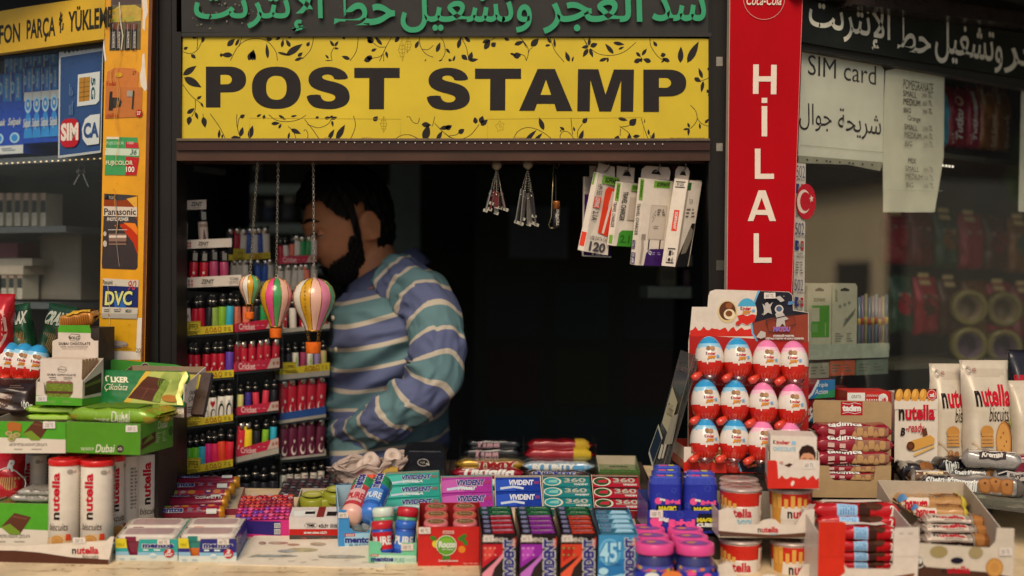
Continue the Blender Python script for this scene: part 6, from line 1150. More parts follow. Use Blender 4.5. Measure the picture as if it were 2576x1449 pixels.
for i in range(5):
 t=.006+i*.0125;A=b.p(.004,t,.003);q=MB();w_,h_=b.w-.010-i*.0005,b.h*1.86;Mx=basis(A,b.x,b.y,b.z)@RX(radians(-2));q.box(0,0,0,w_,.0095,h_,W2,{3:M('#c79a6c',.4),1:M('#c79a6c',.4)},Mx)
 if i==0:
  f=plane_fr(q,Mx@V((0,0,0)),Mx.to_3x3()@V((w_,0,0)),Mx.to_3x3()@V((0,0,h_)));f.line([(.42,.78),(.5,.83),(.62,.81),(.64,.75),(.58,.7),(.44,.71),(.42,.78)],.012,ink('#6b5a50'));f.text('BOLÇİ',.44,.735,.62,.79,ink('#5a4a42'),bold=.02);f.text('DUBAI CHOCOLATE',.18,.62,.86,.665,ink('#3a2c2a'),bold=.02,space=1.1);f.bars(.22,.56,.82,.6,1,ink('#7a6c64'));f.bars(.25,.53,.8,.55,1,ink('#8c7e74'))
  pis=M('#6d7f26',.7,var=.45,scale=260)
  for v0,c in((.27,pis),(.02,pis)):f.poly([(.16+k*.058,v0+(.0 if k in(0,11)else R.uniform(-.01,.01)))for k in range(12)]+[(.8-k*.058,v0+.2+R.uniform(-.012,.012))for k in range(12)],c)
  f.rect(.16,.22,.8,.275,ink('#5a3828'))
  for k in range(4):f.ell(.25+k*.155,.475,.08,.03,ink('#8a5a50'))
 tag(q.build('chocolate_box',None,Mx),f'flat white chocolate box, {ORD[i]} from the front in the white display carton','chocolate box','flat boxes in the white display')
b=Box((150,824),236,786,.05,Y=-.15,yaw=-4);q,f=wrapper(b.w,.05,b.h,M('#b5782a',.25,.2,coat=.6),33,crimp=.06)
for k in range(13):f.ell(.1+k*.065,.22,.022,.2,ink('#8a4f1e'))
f.poly([(.25,.5),(.95,.55),(.9,.95),(.3,.9)],ink('#c79a34'));laid(b,q,'biscuit_pack','gold wrapped round biscuit pack lying behind the tall white header','biscuit pack',None,0,0,-9);riser(140,250,824,-.15,-.06,'narrow riser behind the tall white header')
b=Box((268,1046),462,958,.10,Y=-.20,yaw=-9);KR=M('#8f7a62',.7);fo=[(232,1030),(234,1006),(246,1003),(258,1012),(264,1030),(420,1034),(430,1010),(445,1006),(462,1008),(463,1050),(268,1046)]
b.tray(WC,KR,fo,side_h=b.h,back_h=b.h*1.35,slope=b.h*.9);f=b.front();f.poly([(232,1030),(234,1006),(246,1003),(258,1012),(264,1030)],M('#1f6b3a',.35,coat=.3));f.text('ÜLKER',234,1024,258,1015,ink('#d8d6bd'),bold=.04);priced(f,428,1041,452,1022,'150 TL');s=b.face('right');s.text('ÜLKER',.25,.62,.7,.74,NK,bold=.03);s.text('Çikolata',.2,.4,.75,.58,NK,shear=.2);s.bars(.15,.1,.85,.3,3,ink('#6c5f54'));s.poly([(0,0),(.12,0),(.12,.4),(0,.45)],ink('#6b4030'))
back=b.p(0,b.d+.012,0);q=b.mb;b.done('bar_carton','opened brown lined bar carton at the left post','carton')
q=MB();q.extr([hit(x,y,back,-b.y)for x,y in((276,1000),(458,1002),(458,922),(440,917),(283,904),(277,908))],b.y*.0015,M('#3f8a34',.5));f=px_fr(q,back,-b.y);f.ell(365,925,11.5,12,ink('#cfc4b4'));f.ell(365,925,10.5,11,ink('#4a2030'));f.text('elit',357,930,373,918,ink('#d3c8b8'),shear=.1);f.text('Dubai',356,947,388,938,ink('#b9cfa0'),shear=.25);tag(q.build('header_card',None,TM(back)),'green header card with round maroon emblem behind the opened bar carton','header card')
q=MB();A=b.p(-.020,-.008,.02);w_,h_=.172,.068;Mx=basis(A,b.x,b.y,b.z)@RZ(radians(2))@RX(radians(-20));G1=M('#1c6b34',.25,coat=.5)
pm,f=pouch(w_,h_,.012,G1,crimp=.0,seed=41,bottom=1);f.poly([(0.02,.03),(.33,.03),(.42,.25),(.46,.6),(.52,.97),(.02,.97)],G1);f.poly([(.33,.03),(.40,.03),(.50,.4),(.58,.97),(.52,.97),(.46,.6)],ink('#c8a53c'));f.poly([(.40,.03),(.97,.03),(.97,.97),(.58,.97),(.5,.4)],ink('#a9b05c'));f.text('ÜLKER',.1,.62,.36,.82,ink('#dcd8bc'),bold=.05);f.text('Çikolata',.1,.36,.36,.58,ink('#d8d4b4'),shear=.2)
f.poly([(.38,.2),(.56,.82),(.76,.74),(.66,.1)],ink('#4f2a1e'));f.line([(.5,.48),(.72,.42)],.012,ink('#6b4030'));f.line([(.64,.8),(.54,.15)],.012,ink('#6b4030'));f.poly([(.66,.1),(.76,.74),(.82,.66),(.74,.08)],M('#7a8f34',.6,var=.4,scale=250))
for k in range(5):f.ring(.82,.68,.03+k*.022,.08+k*.055,.006,ink('#5c8a2c'))
f.ell(.86,.2,.09,.1,ink('#a8702c'));f.rect(.93,.03,.99,.97,M('#9a9a34',.3,.2,coat=.5));pm.v=[Mx@TM((w_/2,0,0))@p for p in pm.v];tag(pm.build('chocolate_bar',None,Mx),'big green and gold pistachio chocolate bar leaning in the opened carton','chocolate bar')
q=MB();A=b.p(.125,.03,.004);Mx=basis(A,b.x,b.y,b.z)@RX(radians(-28));q.box(0,0,0,.05,.012,.085,M('#3a281c',.3,.2,coat=.5),None,Mx);q.box(.004,-.0006,.05,.03,0,.08,GOLDF,None,Mx);tag(q.build('chocolate_bar',None,Mx),'dark wrapped chocolate bar at the back of the opened carton','chocolate bar')
def pouch_at(x0,x1,yb,yt,Y,m,seed,yaw=0,lean=0,d=.05,bottom=0,crimp=.08):
 b=Box((x0,yb),x1,yt,d,Y=Y);mb,f=pouch(b.w,b.h,d,m,seed=seed,crimp=crimp,bottom=bottom);return b,mb,f,basis(b.p(b.w/2,0,0),b.x,b.y,b.z)@RZ(radians(yaw))@RX(radians(-lean))
b,mb,f,Mx=pouch_at(-40,98,1046,950,-.20,foil('#2b1c18'),51,0,12);f.text('100g',.76,.1,.94,.34,LBL,bold=.02,shear=.15);f.poly([(.1,.1),(.5,.2),(.6,.5),(.2,.6)],foil('#4a3024'));f.bars(.1,.68,.8,.8,2,ink('#5c4a40'));mpouch(Mx,mb,'snack_pouch','dark brown shiny pouch marked 100g lying at the left picture edge','snack pouch')
b,mb,f,Mx=pouch_at(28,98,905,764,-.10,foil('#1f4a2c'),53,0,4);f.text('CRAX',.3,.62,.95,.86,ink('#b5b8ac'),bold=.05,shear=.2,out=ink('#1c2a20'),ow=.05);[f.line([(.3+.05*k,.04),(.35+.06*k,.5-.02*(k%3))],.022,ink('#9c7444'),asp=2)for k in range(9)];mpouch(Mx@RY(radians(-12)),mb,'snack_pouch','green stick snack pouch with silver lettering, nearer the red bag','snack pouch','green stick snack pouches')
b,mb,f,Mx=pouch_at(96,170,900,764,-.09,foil('#173a24'),54,0,4);f.text('CRAX',.1,.6,.8,.86,ink('#9ea496'),bold=.05,shear=.25,out=ink('#16241a'),ow=.05);[f.line([(.15+.05*k,.04),(.2+.07*k,.45)],.022,ink('#8a663c'),asp=2)for k in range(8)];mpouch(Mx@RY(radians(10)),mb,'snack_pouch','green stick snack pouch with silver lettering, next to the tall white header','snack pouch','green stick snack pouches')
b,mb,f,Mx=pouch_at(-60,32,900,738,-.13,foil('#b01c24'),55,0,3);f.ell(.75,.45,.18,.3,ink('#c9a094'));f.ell(.75,.45,.13,.24,ink('#9a1820'));mpouch(Mx,mb,'snack_pouch','bright red pouch standing at the left picture edge','snack pouch')
b,mb,f,Mx=pouch_at(-50,60,1256,1140,-.22,foil('#a81c26'),56,0,5);f.text('R',.7,.62,.88,.86,LBL,bold=.05);[f.line([(.55+.05*k,.05),(.6+.05*k,.5)],.03,ink('#b08a58'))for k in range(8)];f.ring(.72,.35,.3,.35,.02,LBL);mpouch(Mx,mb,'snack_pouch','red stick snack pouch under the green and white cartons','snack pouch')
# ------------------------------------------------------------------ middle of the counter
VB=M('#2b2a78',.35,coat=.3);LBLU=ink('#8fc3dd');TEAL=M('#2c8f86',.3,coat=.4)
def tin_box(bl,brx,top,main,tincols,label,tl):
 b=Box(bl,brx,top,.105,yaw=2);q=b.mb;x0,x1,y1,y0=bl[0],brx,bl[1],top;w_=x1-x0
 wx=x0+w_*.22
 fo=[(x0,y1),(x1,y1+1),(x1+.5,y0+1),(x0+w_*.38,y0+2),(x0+w_*.35,y1-(y1-y0)*.28),(x0+w_*.33,y1-(y1-y0)*.2),(x0+w_*.24,y1-(y1-y0)*.2),(x0+w_*.19,y1-(y1-y0)*.5),(x0+w_*.165,y0),(x0,y0)]
 b.tray(main,WIN,fo,side_h=b.h*1.02,back_h=b.h*1.02);f=b.front();h_=y1-y0
 f.poly([(x0,y1-h_*.58),(x0+w_*.185,y1-h_*.58),(x0+w_*.165,y0),(x0,y0)],ink('#d3c22c'));f.text('YENİ',x0+w_*.03,y1-h_*.66,x0+w_*.14,y1-h_*.82,ink('#6d6420'))
 f.poly([(x0,y1),(x1,y1),(x1,y1-h_*.26),(x0,y1-h_*.26)],ink('#c9d0c8'));f.poly([(x0+w_*.36,y1-h_*.26),(x1,y1-h_*.26),(x1,y1-h_*.4),(x0+w_*.36,y1-h_*.4)],ink('#86b5cf'));f.poly([(x0,y1-h_*.26),(x0+w_*.21,y1-h_*.26),(x0+w_*.2,y1-h_*.42),(x0,y1-h_*.42)],ink('#8bb3cc'))
 f.text('mentos',x0+w_*.43,y1-h_*.58,x0+w_*.93,y1-h_*.8,VB,bold=.05,out=LBL,ow=.06);f.bars(x0+w_*.44,y1-h_*.45,x0+w_*.74,y1-h_*.53,1,ink('#c9dfe2'),.9);f.ell(x0+w_*.6,y1-h_*.24,w_*.055,h_*.1,ink('#e0dfd6'));f.ell(x0+w_*.6,y1-h_*.21,w_*.055,h_*.06,ink('#a7c6d4'))
 f.ell(x0+w_*.86,y1-h_*.35,w_*.085,h_*.2,ink('#b5202c'),rot=-8);f.text('2',x0+w_*.82,y1-h_*.36,x0+w_*.89,y1-h_*.53,LBL,bold=.06,shear=.2);f.text('SAAT',x0+w_*.79,y1-h_*.22,x0+w_*.92,y1-h_*.34,LBL,bold=.06,shear=.2);f.bars(x0+w_*.06,y1-h_*.12,x0+w_*.35,y1-h_*.06,1,ink('#7f9db8'))
 priced(f,x0+w_*.67,y1-h_*.72,x0+w_*.87,y1-h_*.97,'60 TL')
 s=b.face('right');s.rect(0,0,1,1,main);s.rect(0,.75,.12,1,ink('#d3c22c'));s.text('mentos',.3,.35,.95,.7,ink('#7f83b8'),bold=.02);s.rect(.0,0,1,.12,ink('#8bb3cc'));b.done('mint_carton',label,'mint carton','mint cartons')
 for j in range(2):
  o=b.p(.003,.003+j*.051,.002);Mx=basis(o,b.x,b.y,b.z);q=MB();W2=b.w-.006;H2=b.h*1.0
  def rr(z,i,r=.008):return[(x,y)for cx,cy,a0 in((W2-i-r,.048-i-r,0),(i+r,.048-i-r,90),(i+r,i+r,180),(W2-i-r,i+r,270))for x,y in[(cx+r*cos(radians(a0+22.5*k)),cy+r*sin(radians(a0+22.5*k)))for k in range(5)]]
  def slab(z0,z1,i0,i1,m):
   a=[Mx@V((x,y,z0))for x,y in rr(0,i0)];c_=[Mx@V((x,y,z1))for x,y in rr(0,i1)];n=len(a);q.add(a+c_,[(k,(k+1)%n,n+(k+1)%n,n+k)for k in range(n)]+[tuple(range(n))[::-1],tuple(range(n,2*n))],m)
  slab(0,H2*.5,.003,.002,M(tincols[1],.25,coat=.5));slab(H2*.5,H2*.82,.002,.001,M(tincols[0],.2,coat=.6));slab(H2*.82,H2*.98,0,0,M('#d9d0c4',.25,coat=.5));slab(H2*.98,H2*1.05,.001,.005,M('#cfc4b8',.2,coat=.6));slab(H2*1.05,H2*1.052,.009,.012,M('#b59a98',.15,coat=.8))
  q.box(W2*.14,-.0008,H2*.8,W2*.32,.003,H2*1.0,M(tincols[j],.3,coat=.3),None,Mx);tag(q.build('mint_tin',None,Mx),['front','rear'][j]+' flip top mint tin in the '+tl,'mint tin','mint tins')
tin_box((291,1411),447,1355,M('#2fa09c',.38,coat=.25),('#7a1c3c','#7a1c3c'),'turquoise mint carton with round red badge at the front of the counter','turquoise mint carton')
tin_box((449,1414),595,1354,VB,('#1f7c74','#c9681f'),'blue mint carton with round red badge beside the grey mat','blue mint carton')
b=Box((392,1300),600,1284,.12,yaw=6);b.tray(M('#7c2a3c',.4),WIN,None,side_h=b.h*1.5);b.done('tray','low dark red tray of fruit candy rolls','tray')
for i,(x0,x1,yb,rot)in enumerate(((383,566,1306,0),(396,574,1287,60),(402,580,1274,-30),(412,592,1262,20),(422,604,1250,45))):
 A,B=onboard(x0,yb),onboard(x1,yb-3);A+=BN*(.012+.004*i);B+=BN*(.012+.004*i);L=(B-A).length;r=.0125;X=(B-A).normalized();Mx=basis(A,-BN.cross(X),BN,X);Mx=basis(A,X.cross(BN),BN,X);q=MB()
 pr=[(0,0),(r*.8,0),(r,.004),(r,L*.93),(r*.97,L*.95),(r*.9,L),(0,L)];q.lathe(pr,None,28,T4=Mx,mfn=lambda k,s:M('#c58a1c',.2,.3,coat=.6)if k>=3 else M('#8c1f3c',.3,coat=.5))
 f=Fr(q,lambda u,v,d:Mx@V(((r+d+.0004)*cos(radians(-20+150*v+rot)),(r+d+.0004)*sin(radians(-20+150*v+rot)),L*u)),sub=10)
 f.rect(.02,.55,.9,.85,M('#b5304a',.3,coat=.5));
 for k,c in enumerate(('#c23a2c','#7d9a3c','#b86a8c','#cf8a3c','#b02a34','#2c2a7c','#cf7a4c')):f.ell(.1+k*.12,.7,.055,.13,ink(c));f.ell(.1+k*.12,.72,.035,.08,ink('#d9a87c' if k%3==2 else c))
 f.text('mentos',.06,.26,.44,.52,VB,bold=.05,out=LBL,ow=.05);f.bars(.5,.3,.72,.5,4,ink('#9c8c9c'));f.code(.76,.18,.9,.42,ink('#3a2c4c'),LBL)
 if i==1:f.text('CONFETTI',.55,.05,.92,.2,LBL,bold=.02)
 tag(q.build('candy_roll',None,Mx),f'red fruit candy roll with gold end, {ORD[i]} from the front of its tray','candy roll','fruit candy rolls')
b=Box((590,1352),729,1311,.15,yaw=7);b.block(M('#c9307c',.4));f=b.front();f.poly([(592,1341),(706,1347),(706,1312),(592,1309)],M('#2c1c6c',.4));f.code(690,1344,705,1331,ink('#2b2434'),LBL);f.code(690,1328,705,1316,ink('#2b2434'),LBL);f.rect(640,1356,660,1350,ink('#a01c4c'));q=b.mb;f=b.face('top');f.rect(0,0,1,1,M('#7a1c4c',.35));rr_=random.Random(5)
for j in range(8):
 for i in range(10):
  c=['#c83c80','#a0307c','#6a3a9c','#d25a8c','#b02a50','#8c3c9c'][(i+j*2+rr_.randrange(2))%6]if j<4 else['#a0202c','#b83440','#8c2c38','#c04a34'][(i+rr_.randrange(3))%4]
  x,y=(i+.5)/10,(j+.5)/8;p=b.p(b.w*x,b.d*y,b.h+.0006);q.lathe([(.0058,0),(.0052,.002),(.003,.0028),(0,.003)],M(c,.2,coat=.6),10,T4=basis(p,b.x,b.y,b.z),sx=1.0,sy=1.25)
  if(i+j)%3==0:f.rect(x-.045,y-.03,x+.045,y+.035,ink('#b59ca4'))
b.done('gum_carton','pink and violet carton topped with rows of round candies beside the padlock carton','gum carton')
b=Box((728,1360),852,1302,.06,yaw=4);b.block(M('#cfc6c0',.45));f=b.front();f.poly([(728,1360),(852,1361),(852,1346),(728,1346)],ink('#4c4340'));f.poly([(728,1346),(852,1347),(852,1331),(728,1331)],ink('#b5241f'));f.line([(765,1322),(771,1328),(793,1328),(799,1322),(793,1316),(771,1316),(765,1322)],.9,ink('#6b6258'));f.text('YMK',771,1326,793,1318,NK,bold=.04);f.text('KİLİT',802,1327,826,1318,NK,bold=.04);f.text('20 MM ASMA KİLİT',764,1343,823,1336,LBL,bold=.04);f.text('12 Adet',757,1357,773,1351,ink('#c05a4c'));f.text('YBK-1225',808,1358,834,1352,ink('#c05a4c'));f.code(829,1329,850,1317,NK)
t=b.face('top');t.poly([(.1,.1),(.5,.2),(.45,.7),(.05,.6)],LBL);t.rect(.3,.3,.5,.55,NK);t.rect(.55,.0,.7,1,ink('#7c2a24'));t.rect(.75,.1,.95,.5,NK);b.done('padlock_carton','white, red and grey padlock carton','carton')
b=Box((744,1296),874,1246,.085,Y=onboard(744,1316).y+.055,yaw=3);b.tray(M('#b9ae9c',.6),WIN,[(744,1296),(874,1296),(874,1288),(744,1288)],side_h=b.h*.5,back_h=b.h);b.done('carton','opened pale carton of round green tins behind the padlock carton','carton');bb=b
for i,(u,v,k)in enumerate(((.28,.04,0),(.52,.05,0),(.74,.045,1))):
 p=bb.p(bb.w*u,v,.012+k*.010);q=MB();q.lathe([(.025,0),(.0255,.002),(.0255,.016),(.0235,.018),(0,.018)],M('#8a8f2c',.3,coat=.5),26,T4=TM(p)@RX(radians(10)));f=plane_fr(q,p+V((-.024,-.024,.0185)),(.048,0,0),RX(radians(10)).to_3x3()@V((0,.048,0)));f.ell(.5,.5,.42,.42,ink('#a5a64a'));f.ring(.5,.5,.36,.36,.03,ink('#5a5c24'));f.rect(.3,.42,.7,.6,ink('#b9b47c'));tag(q.build('round_tin',None,TM(p)),f'round olive tin, {ORD[i]} from the left in the opened pale carton','tin','round olive tins')
def bottle(Mx,body,cap,lab,name,label,group,r=.0205,h=.085):
 q=MB();q.lathe([(r*.8,0),(r,.004),(r*1.02,h*.2),(r*.9,h*.5),(r*1.0,h*.72),(r*.95,h*.78)],M(body,.22,coat=.6),28,T4=Mx);f=cyl_fr(q,r*1.0,0,h,-170,-10,T4=Mx,rfn=lambda z:r*(1.02-.1*gs(z-h*.5,h*.2)),sub=10);f.rect(.08,.22,.92,.7,lab[0]);f.text(lab[1],.12,.34,.88,.58,lab[2],rot=0,bold=.04,out=lab[3]if len(lab)>3 else None)
 o=tag(q.build(name,None,Mx),label,'gum bottle',group);c=MB();c.lathe([(r*.98,h*.78),(r*1.03,h*.79),(r*1.03,h*.95),(r*.9,h),(0,h)],M(cap,.25,coat=.5),28,T4=Mx);c.build('cap',o,Mx);return o
b=Box((851,1378),961,1284,.12,yaw=10);fo=[(851,1378),(961,1383),(966,1286),(931,1284),(931,1330),(921,1340),(893,1338),(880,1328),(877,1284),(852,1281)];SKY_=M('#3a86c4',.4,coat=.25)
b.tray(SKY_,M('#9fbccc',.5),fo,side_h=b.h*1.02,back_h=b.h*1.15);f=b.front();f.poly([(868,1379),(961,1382),(962,1344),(940,1340),(880,1342),(866,1355)],ink('#9cc4dc'));f.rect(867,1349.5,893,1342,ink('#b01f2a'));f.text('SAKIZ',870,1348,891,1343.5,LBL,bold=.03);f.text('mentos',868,1366,940,1351,VB,bold=.05);f.text('PURE',879,1378,909,1368,ink('#4a5f7c'));f.text('FRESH',911,1374,940,1367,ink('#6a8299'));priced(f,851,1303,876,1289,'60 TL');s=b.face('right');s.rect(0,.0,1,1,M('#2c7c8c',.4));s.text('PURE',.3,.25,.8,.45,ink('#79b0b8'));s.text('mentos',.2,.55,.9,.8,ink('#1c4c6c'),bold=.03);b.done('gum_carton','tall sky blue gum bottle carton with a notched front','gum carton')
for i,(u,cb,cc,l)in enumerate(((.30,'#b53a44','#d9a89a','red and pink gum bottle lying in the tall sky blue carton'),(.72,'#2c5fae','#3a72c4','blue gum bottle lying in the tall sky blue carton'))):
 p=b.p(b.w*u,.006,b.h*.78);Mx=basis(p,b.x,b.y,b.z)@RX(radians(-78))@TM((0,0,0));Mx=TM(p)@RZ(radians(-8))@RX(radians(-64))
 q=MB();r=.021;q.lathe([(0,-.006),(r*.7,-.006),(r*.95,.002),(r,.012),(r,.062),(r*.9,.068),(r,.074),(r,.098),(r*.8,.106),(0,.106)],M(cb,.22,coat=.6),28,T4=Mx,mfn=lambda k,s:M(cc,.22,coat=.6)if k<3 else(M('#2f8a5c',.25,coat=.5)if k>5 else M(cb,.22,coat=.6)))
 f=Fr(q,lambda a,v,d:Mx@V(((r+d+.0003)*cos(radians(-160+140*a)),(r+d+.0003)*sin(radians(-160+140*a)),.015+.088*v)),sub=8);f.rect(.2,.08,.8,.5,ink('#c9a0a0' if i==0 else '#5a8cc8'));f.text('mentos',.3,.5,.62,1.0,VB,rot=90,bold=.05,out=LBL);f.text('PURE',.25,.15,.8,.36,ink('#b5202c' if i==0 else '#cfd8e0'),bold=.03);tag(q.build('gum_bottle',None,Mx),l,'gum bottle')
for i in range(2):
 p=b.p(b.w*(.36+.3*i),.010,b.h*.34);q=MB();Mx=TM(p)@RX(radians(-75));q.lathe([(0,0),(.013,0),(.018,.004),(.02,.012),(.02,.09)],M('#2c4f8c',.2,coat=.7),24,T4=Mx,mfn=lambda k,s:M('#9aa0a4',.2,.6)if k<2 else M('#2c4f8c',.2,coat=.7));tag(q.build('gum_bottle',None,Mx),['silver footed gum bottle seen through the notch, left','silver footed gum bottle seen through the notch, right'][i],'gum bottle')
b=Box((927,1419),1047,1362,.075,yaw=4);MG=M('#6cc29a',.4,coat=.25);fo=[(927,1419),(1047,1426),(1048,1366),(1012,1365),(1008,1374),(1013,1384),(1008,1393),(960,1391),(956,1382),(961,1374),(956,1363),(928,1361)]
b.tray(MG,WIN,fo,side_h=b.h);f=b.front();f.poly([(938,1421),(1047,1426),(1047,1398),(950,1396)],ink('#b9d8c4'));f.rect(932,1400,952,1394,ink('#b01f2a'));f.text('SAKIZ',934,1399,950,1395.2,LBL,bold=.03);f.text('mentos',933,1413,990,1401,VB,bold=.05);f.text('PURE',993,1415,1018,1404,ink('#5a9c94'));f.text('WHITE',1020,1413,1044,1405,ink('#93bfae'));priced(f,1009,1385,1040,1368,'100 TL');b.done('gum_carton','mint green gum bottle carton with a wavy notch in front','gum carton');gb=b
for i,(u,dy,cb,cap,l)in enumerate(((.30,.0,'#2a4fa8','#b8202c','blue gum bottle with red shoulder, front left in the mint green carton'),(.72,.0,'#2a4fa8','#2a5fb8','blue gum bottle, front right in the mint green carton'),(.32,.036,'#58a87c','#c9d8c8','pale green gum bottle, rear left in the mint green carton'),(.74,.036,'#58a87c','#b8202c','pale green gum bottle with red cap, rear right in the mint green carton'))):
 p=gb.p(gb.w*u,.02+dy,.006);bottle(TM(p)@RX(radians(-6))@RY(radians((i%2)*8-4)),cb,cap,(ink('#b8202c' if i%2==0 else '#3a6cc0'),'PURE',LBL),'gum_bottle',l,None,r=.0185,h=.062+.012*(i>1))
b=Box((1051,1424),1212,1326,.135,yaw=3);RD=M('#c02320',.4,coat=.25);b.tray(RD,M('#8c1c1c',.5),None,side_h=b.h);f=b.front()
f.ell(1097,1368,10,10,ink('#d3c33c'));f.ell(1162,1382,9,9,ink('#d9822c'))
for x,y,a in((1160,1356,20),(1170,1364,60),(1166,1350,-30),(1118,1402,100),(1126,1400,60),(1090,1354,200)):f.ell(x,y,9,5.5,ink('#3f7a2c'),rot=a)
f.ell(1123,1372,26,26,ink('#d8d2bc'));f.ell(1123,1372,24,24,M('#5c9a2c',.4));f.ell(1123,1366,18,14,ink('#79b03c'));f.text('Rocco',1103,1378,1146,1361,LBL,bold=.05,shear=.1);f.text('Asri Damla',1112,1384,1140,1379.5,LBL,bold=.02,shear=.2);f.rect(1114,1343,1142,1335,ink('#d2a8a0'));f.text('ŞEKERSİZ',1116,1341.5,1140,1337,ink('#a8201c'),bold=.03);f.text('Şekersiz Şekerleme',1103,1414,1152,1407.5,LBL,bold=.02);f.text('12g x 24 adet',1165,1421,1203,1415,ink('#d8b8a8'));priced(f,1053,1343,1083,1326,'40 TL');f.line([(1102,1385),(1106,1392),(1112,1395)],1.5,ink('#3f7a2c'));b.done('drop_carton','red sugar free fruit drop carton with a round green badge','carton');rb=b
for j in range(3):
 for i in range(2):
  p=rb.p(rb.w*(.28+.46*i),.026+j*.042,.0);r=.0205;q=MB();hz=rb.h*1.0;q.lathe([(r*.95,0),(r,hz*.8)],M('#b03a3a',.3,coat=.4),22,T4=basis(p,rb.x,rb.y,rb.z));Mx=basis(p,rb.x,rb.y,rb.z)
  o=tag(q.build('drop_jar',None,Mx),f'small round drop jar in the red carton, {["front", "middle", "rear"][j]} row, {["left", "right"][i]}','jar','small drop jars');c=MB();c.lathe([(r*1.04,hz*.8),(r*1.05,hz*.98),(r*.95,hz*1.03),(r*.8,hz*1.02),(0,hz*1.02)],M(['#c86a70','#bf5a4c','#b8484a'][j],.25,coat=.5),26,T4=Mx);f=plane_fr(c,Mx@V((-r,-r,hz*1.0215)),rb.x*2*r,rb.y*2*r);f.ell(.5,.5,.4,.3,ink('#a99a5c'));f.ell(.5,.5,.36,.26,ink('#6d4a34'));f.text('Rocco',.28,.42,.72,.6,ink('#cfc08c'));c.build('lid',o,Mx)
def storm(bl,brx,top,yaw,art,label,last=False):
 b=Box(bl,brx,top,.150,yaw=yaw);x0,x1,y0,y1=bl[0],brx,top,bl[1];w_=x1-x0;DKB=M('#21171a',.35,coat=.3);b.tray(M('#3f8fc0',.4,coat=.25)if last else DKB,M('#3a2c2c',.5),None,side_h=b.h,back_h=b.h*.98);f=b.front()
 if last:
  f.poly([(x0,y1),(x1,y1),(x1,y1-70),(x0,y1-60)],ink('#2c74b0'));f.ell(x0+30,y0+44,27,34,ink('#79bddc'));f.ell(x0+30,y0+44,25,31,ink('#56a5d0'));f.text("45'",x0+3,y0+72,x0+60,y0+16,ink('#2c7ab5'),bold=.10);f.text("45'",x0+5,y0+70,x0+58,y0+18,ink('#a5d5e8'),bold=.03);f.text('DAKİKA',x0+26,y0+78,x0+58,y0+70,ink('#2c5f94'),bold=.02);f.ell(x0+14,y0+92,12,9,ink('#a5d2e4'));f.poly([(x0,y1),(x0,y0+100),(x0+30,y0+106),(x0+60,y0+98),(x1,y0+110),(x1,y1)],ink('#8cc4dc'));vx=x0+w_*.70
 else:
  f.poly([(x0+3,y0+82),(x0+4,y0+22),(x0+w_*.64,y0+22),(x0+w_*.60,y0+48),(x0+w_*.35,y0+60)],ink(art[0]));f.poly([(x0+8,y0+66),(x0+8,y0+30),(x0+w_*.4,y0+28),(x0+w_*.34,y0+50)],ink(art[1]));f.poly([(x0+3,y1),(x0+3,y0+96),(x0+w_*.35,y0+70),(x0+w_*.62,y0+44),(x0+w_*.62,y0+56),(x0+w_*.38,y0+82),(x0+20,y1)],ink(art[2]))
  for k in range(7):f.ell(x0+9+(k*13)%38,y0+32+(k*17)%34,2.2,2.2,ink(art[3]))
  f.text('STORMING',x0+4,y0+17,x0+w_*.62,y0+5,ink('#cfc4b8'),bold=.03);priced(f,x0+6,y0+16,x0+32,y0-1,'60 TL');vx=x0+w_*.64
 f.text('VIVIDENT',vx,y1-2,x1-6,y0+9,VB,rot=90,bold=.06,out=LBL,ow=.06);f.poly([(x1-13,y0+30),(x1-2,y0+26),(x1-1,y0+4),(x1-8,y0+8)],ink('#b5241f'));f.text('XYLIT',x1-11,y0+27,x1-4,y0+8,LBL,rot=90,bold=.03);b.done('gum_carton',label,'gum carton','tall gum cartons in the front row')
 for j in range(6 if not last else 5):
  p=b.p(.0035,.004+j*.0242,.003);W2,H2=b.w-.007,b.h*.985;Mx=basis(p,b.x,b.y,b.z);q=MB();cm=[M('#35758f',.25,coat=.5),M('#7fb5d0',.25,coat=.5)]if last else[M('#2a1c20',.25,coat=.5),M('#1c4a34' if j>3 else '#2a1c20',.25,coat=.5)];q.box(0,0,0,W2,.0225,H2,cm[j%2 if last else j>3],None,Mx)
  f=plane_fr(q,Mx@V((0,0,H2)),b.x*W2,b.y*.0225)
  if last:f.rect(.02,.1,.35,.9,ink('#24506c'));f.poly([(.4,.1),(.95,.2),(.9,.8),(.5,.9)],ink('#9cc8dc'));f.text('VIVIDENT',.05,.2,.33,.75,ink('#8fa8c4'))
  else:f.poly([(.3,.0),(1,.1),(.95,.5),(.3,.4)],M(art[0]if j<4 else '#2c6a44',.25,coat=.4));f.poly([(.3,.55),(1,.65),(.9,.9),(.3,.8)],M(art[2]if j<4 else '#1f5436',.25,coat=.4));f.rect(.03,.08,.26,.92,ink('#2b2a3f'));f.text('VIVIDENT',.05,.2,.24,.8,ink('#8f93b5'),bold=.03);f.text('STORMING',.4,.42,.9,.66,ink('#a8808c' if j<4 else '#9cbf9c'),bold=.02)
  tag(q.build('gum_pack',None,Mx),f'gum blister pack, {ORD[j]} from the front, in the {"pale blue" if last else label[label.index("with ") + 5:label.index(" swirl")] + " swirl"} carton','gum pack','gum packs in the front row')
storm((1210,1470),1300,1347,4,('#b5202c','#d04a40','#d98a9c','#e09a8c'),'black gum carton with red strawberry swirl')
storm((1306,1471),1402,1347,3,('#8c2a9c','#b04ab5','#b56ac0','#d99ad8'),'black gum carton with purple grape swirl');storm((1408,1472),1501,1347,2,('#c9402a','#a8241f','#d9583c','#5c9a4c'),'black gum carton with red and green melon swirl');storm((1504,1473),1602,1345,1,None,"pale blue gum carton with a big 45' mark",True)
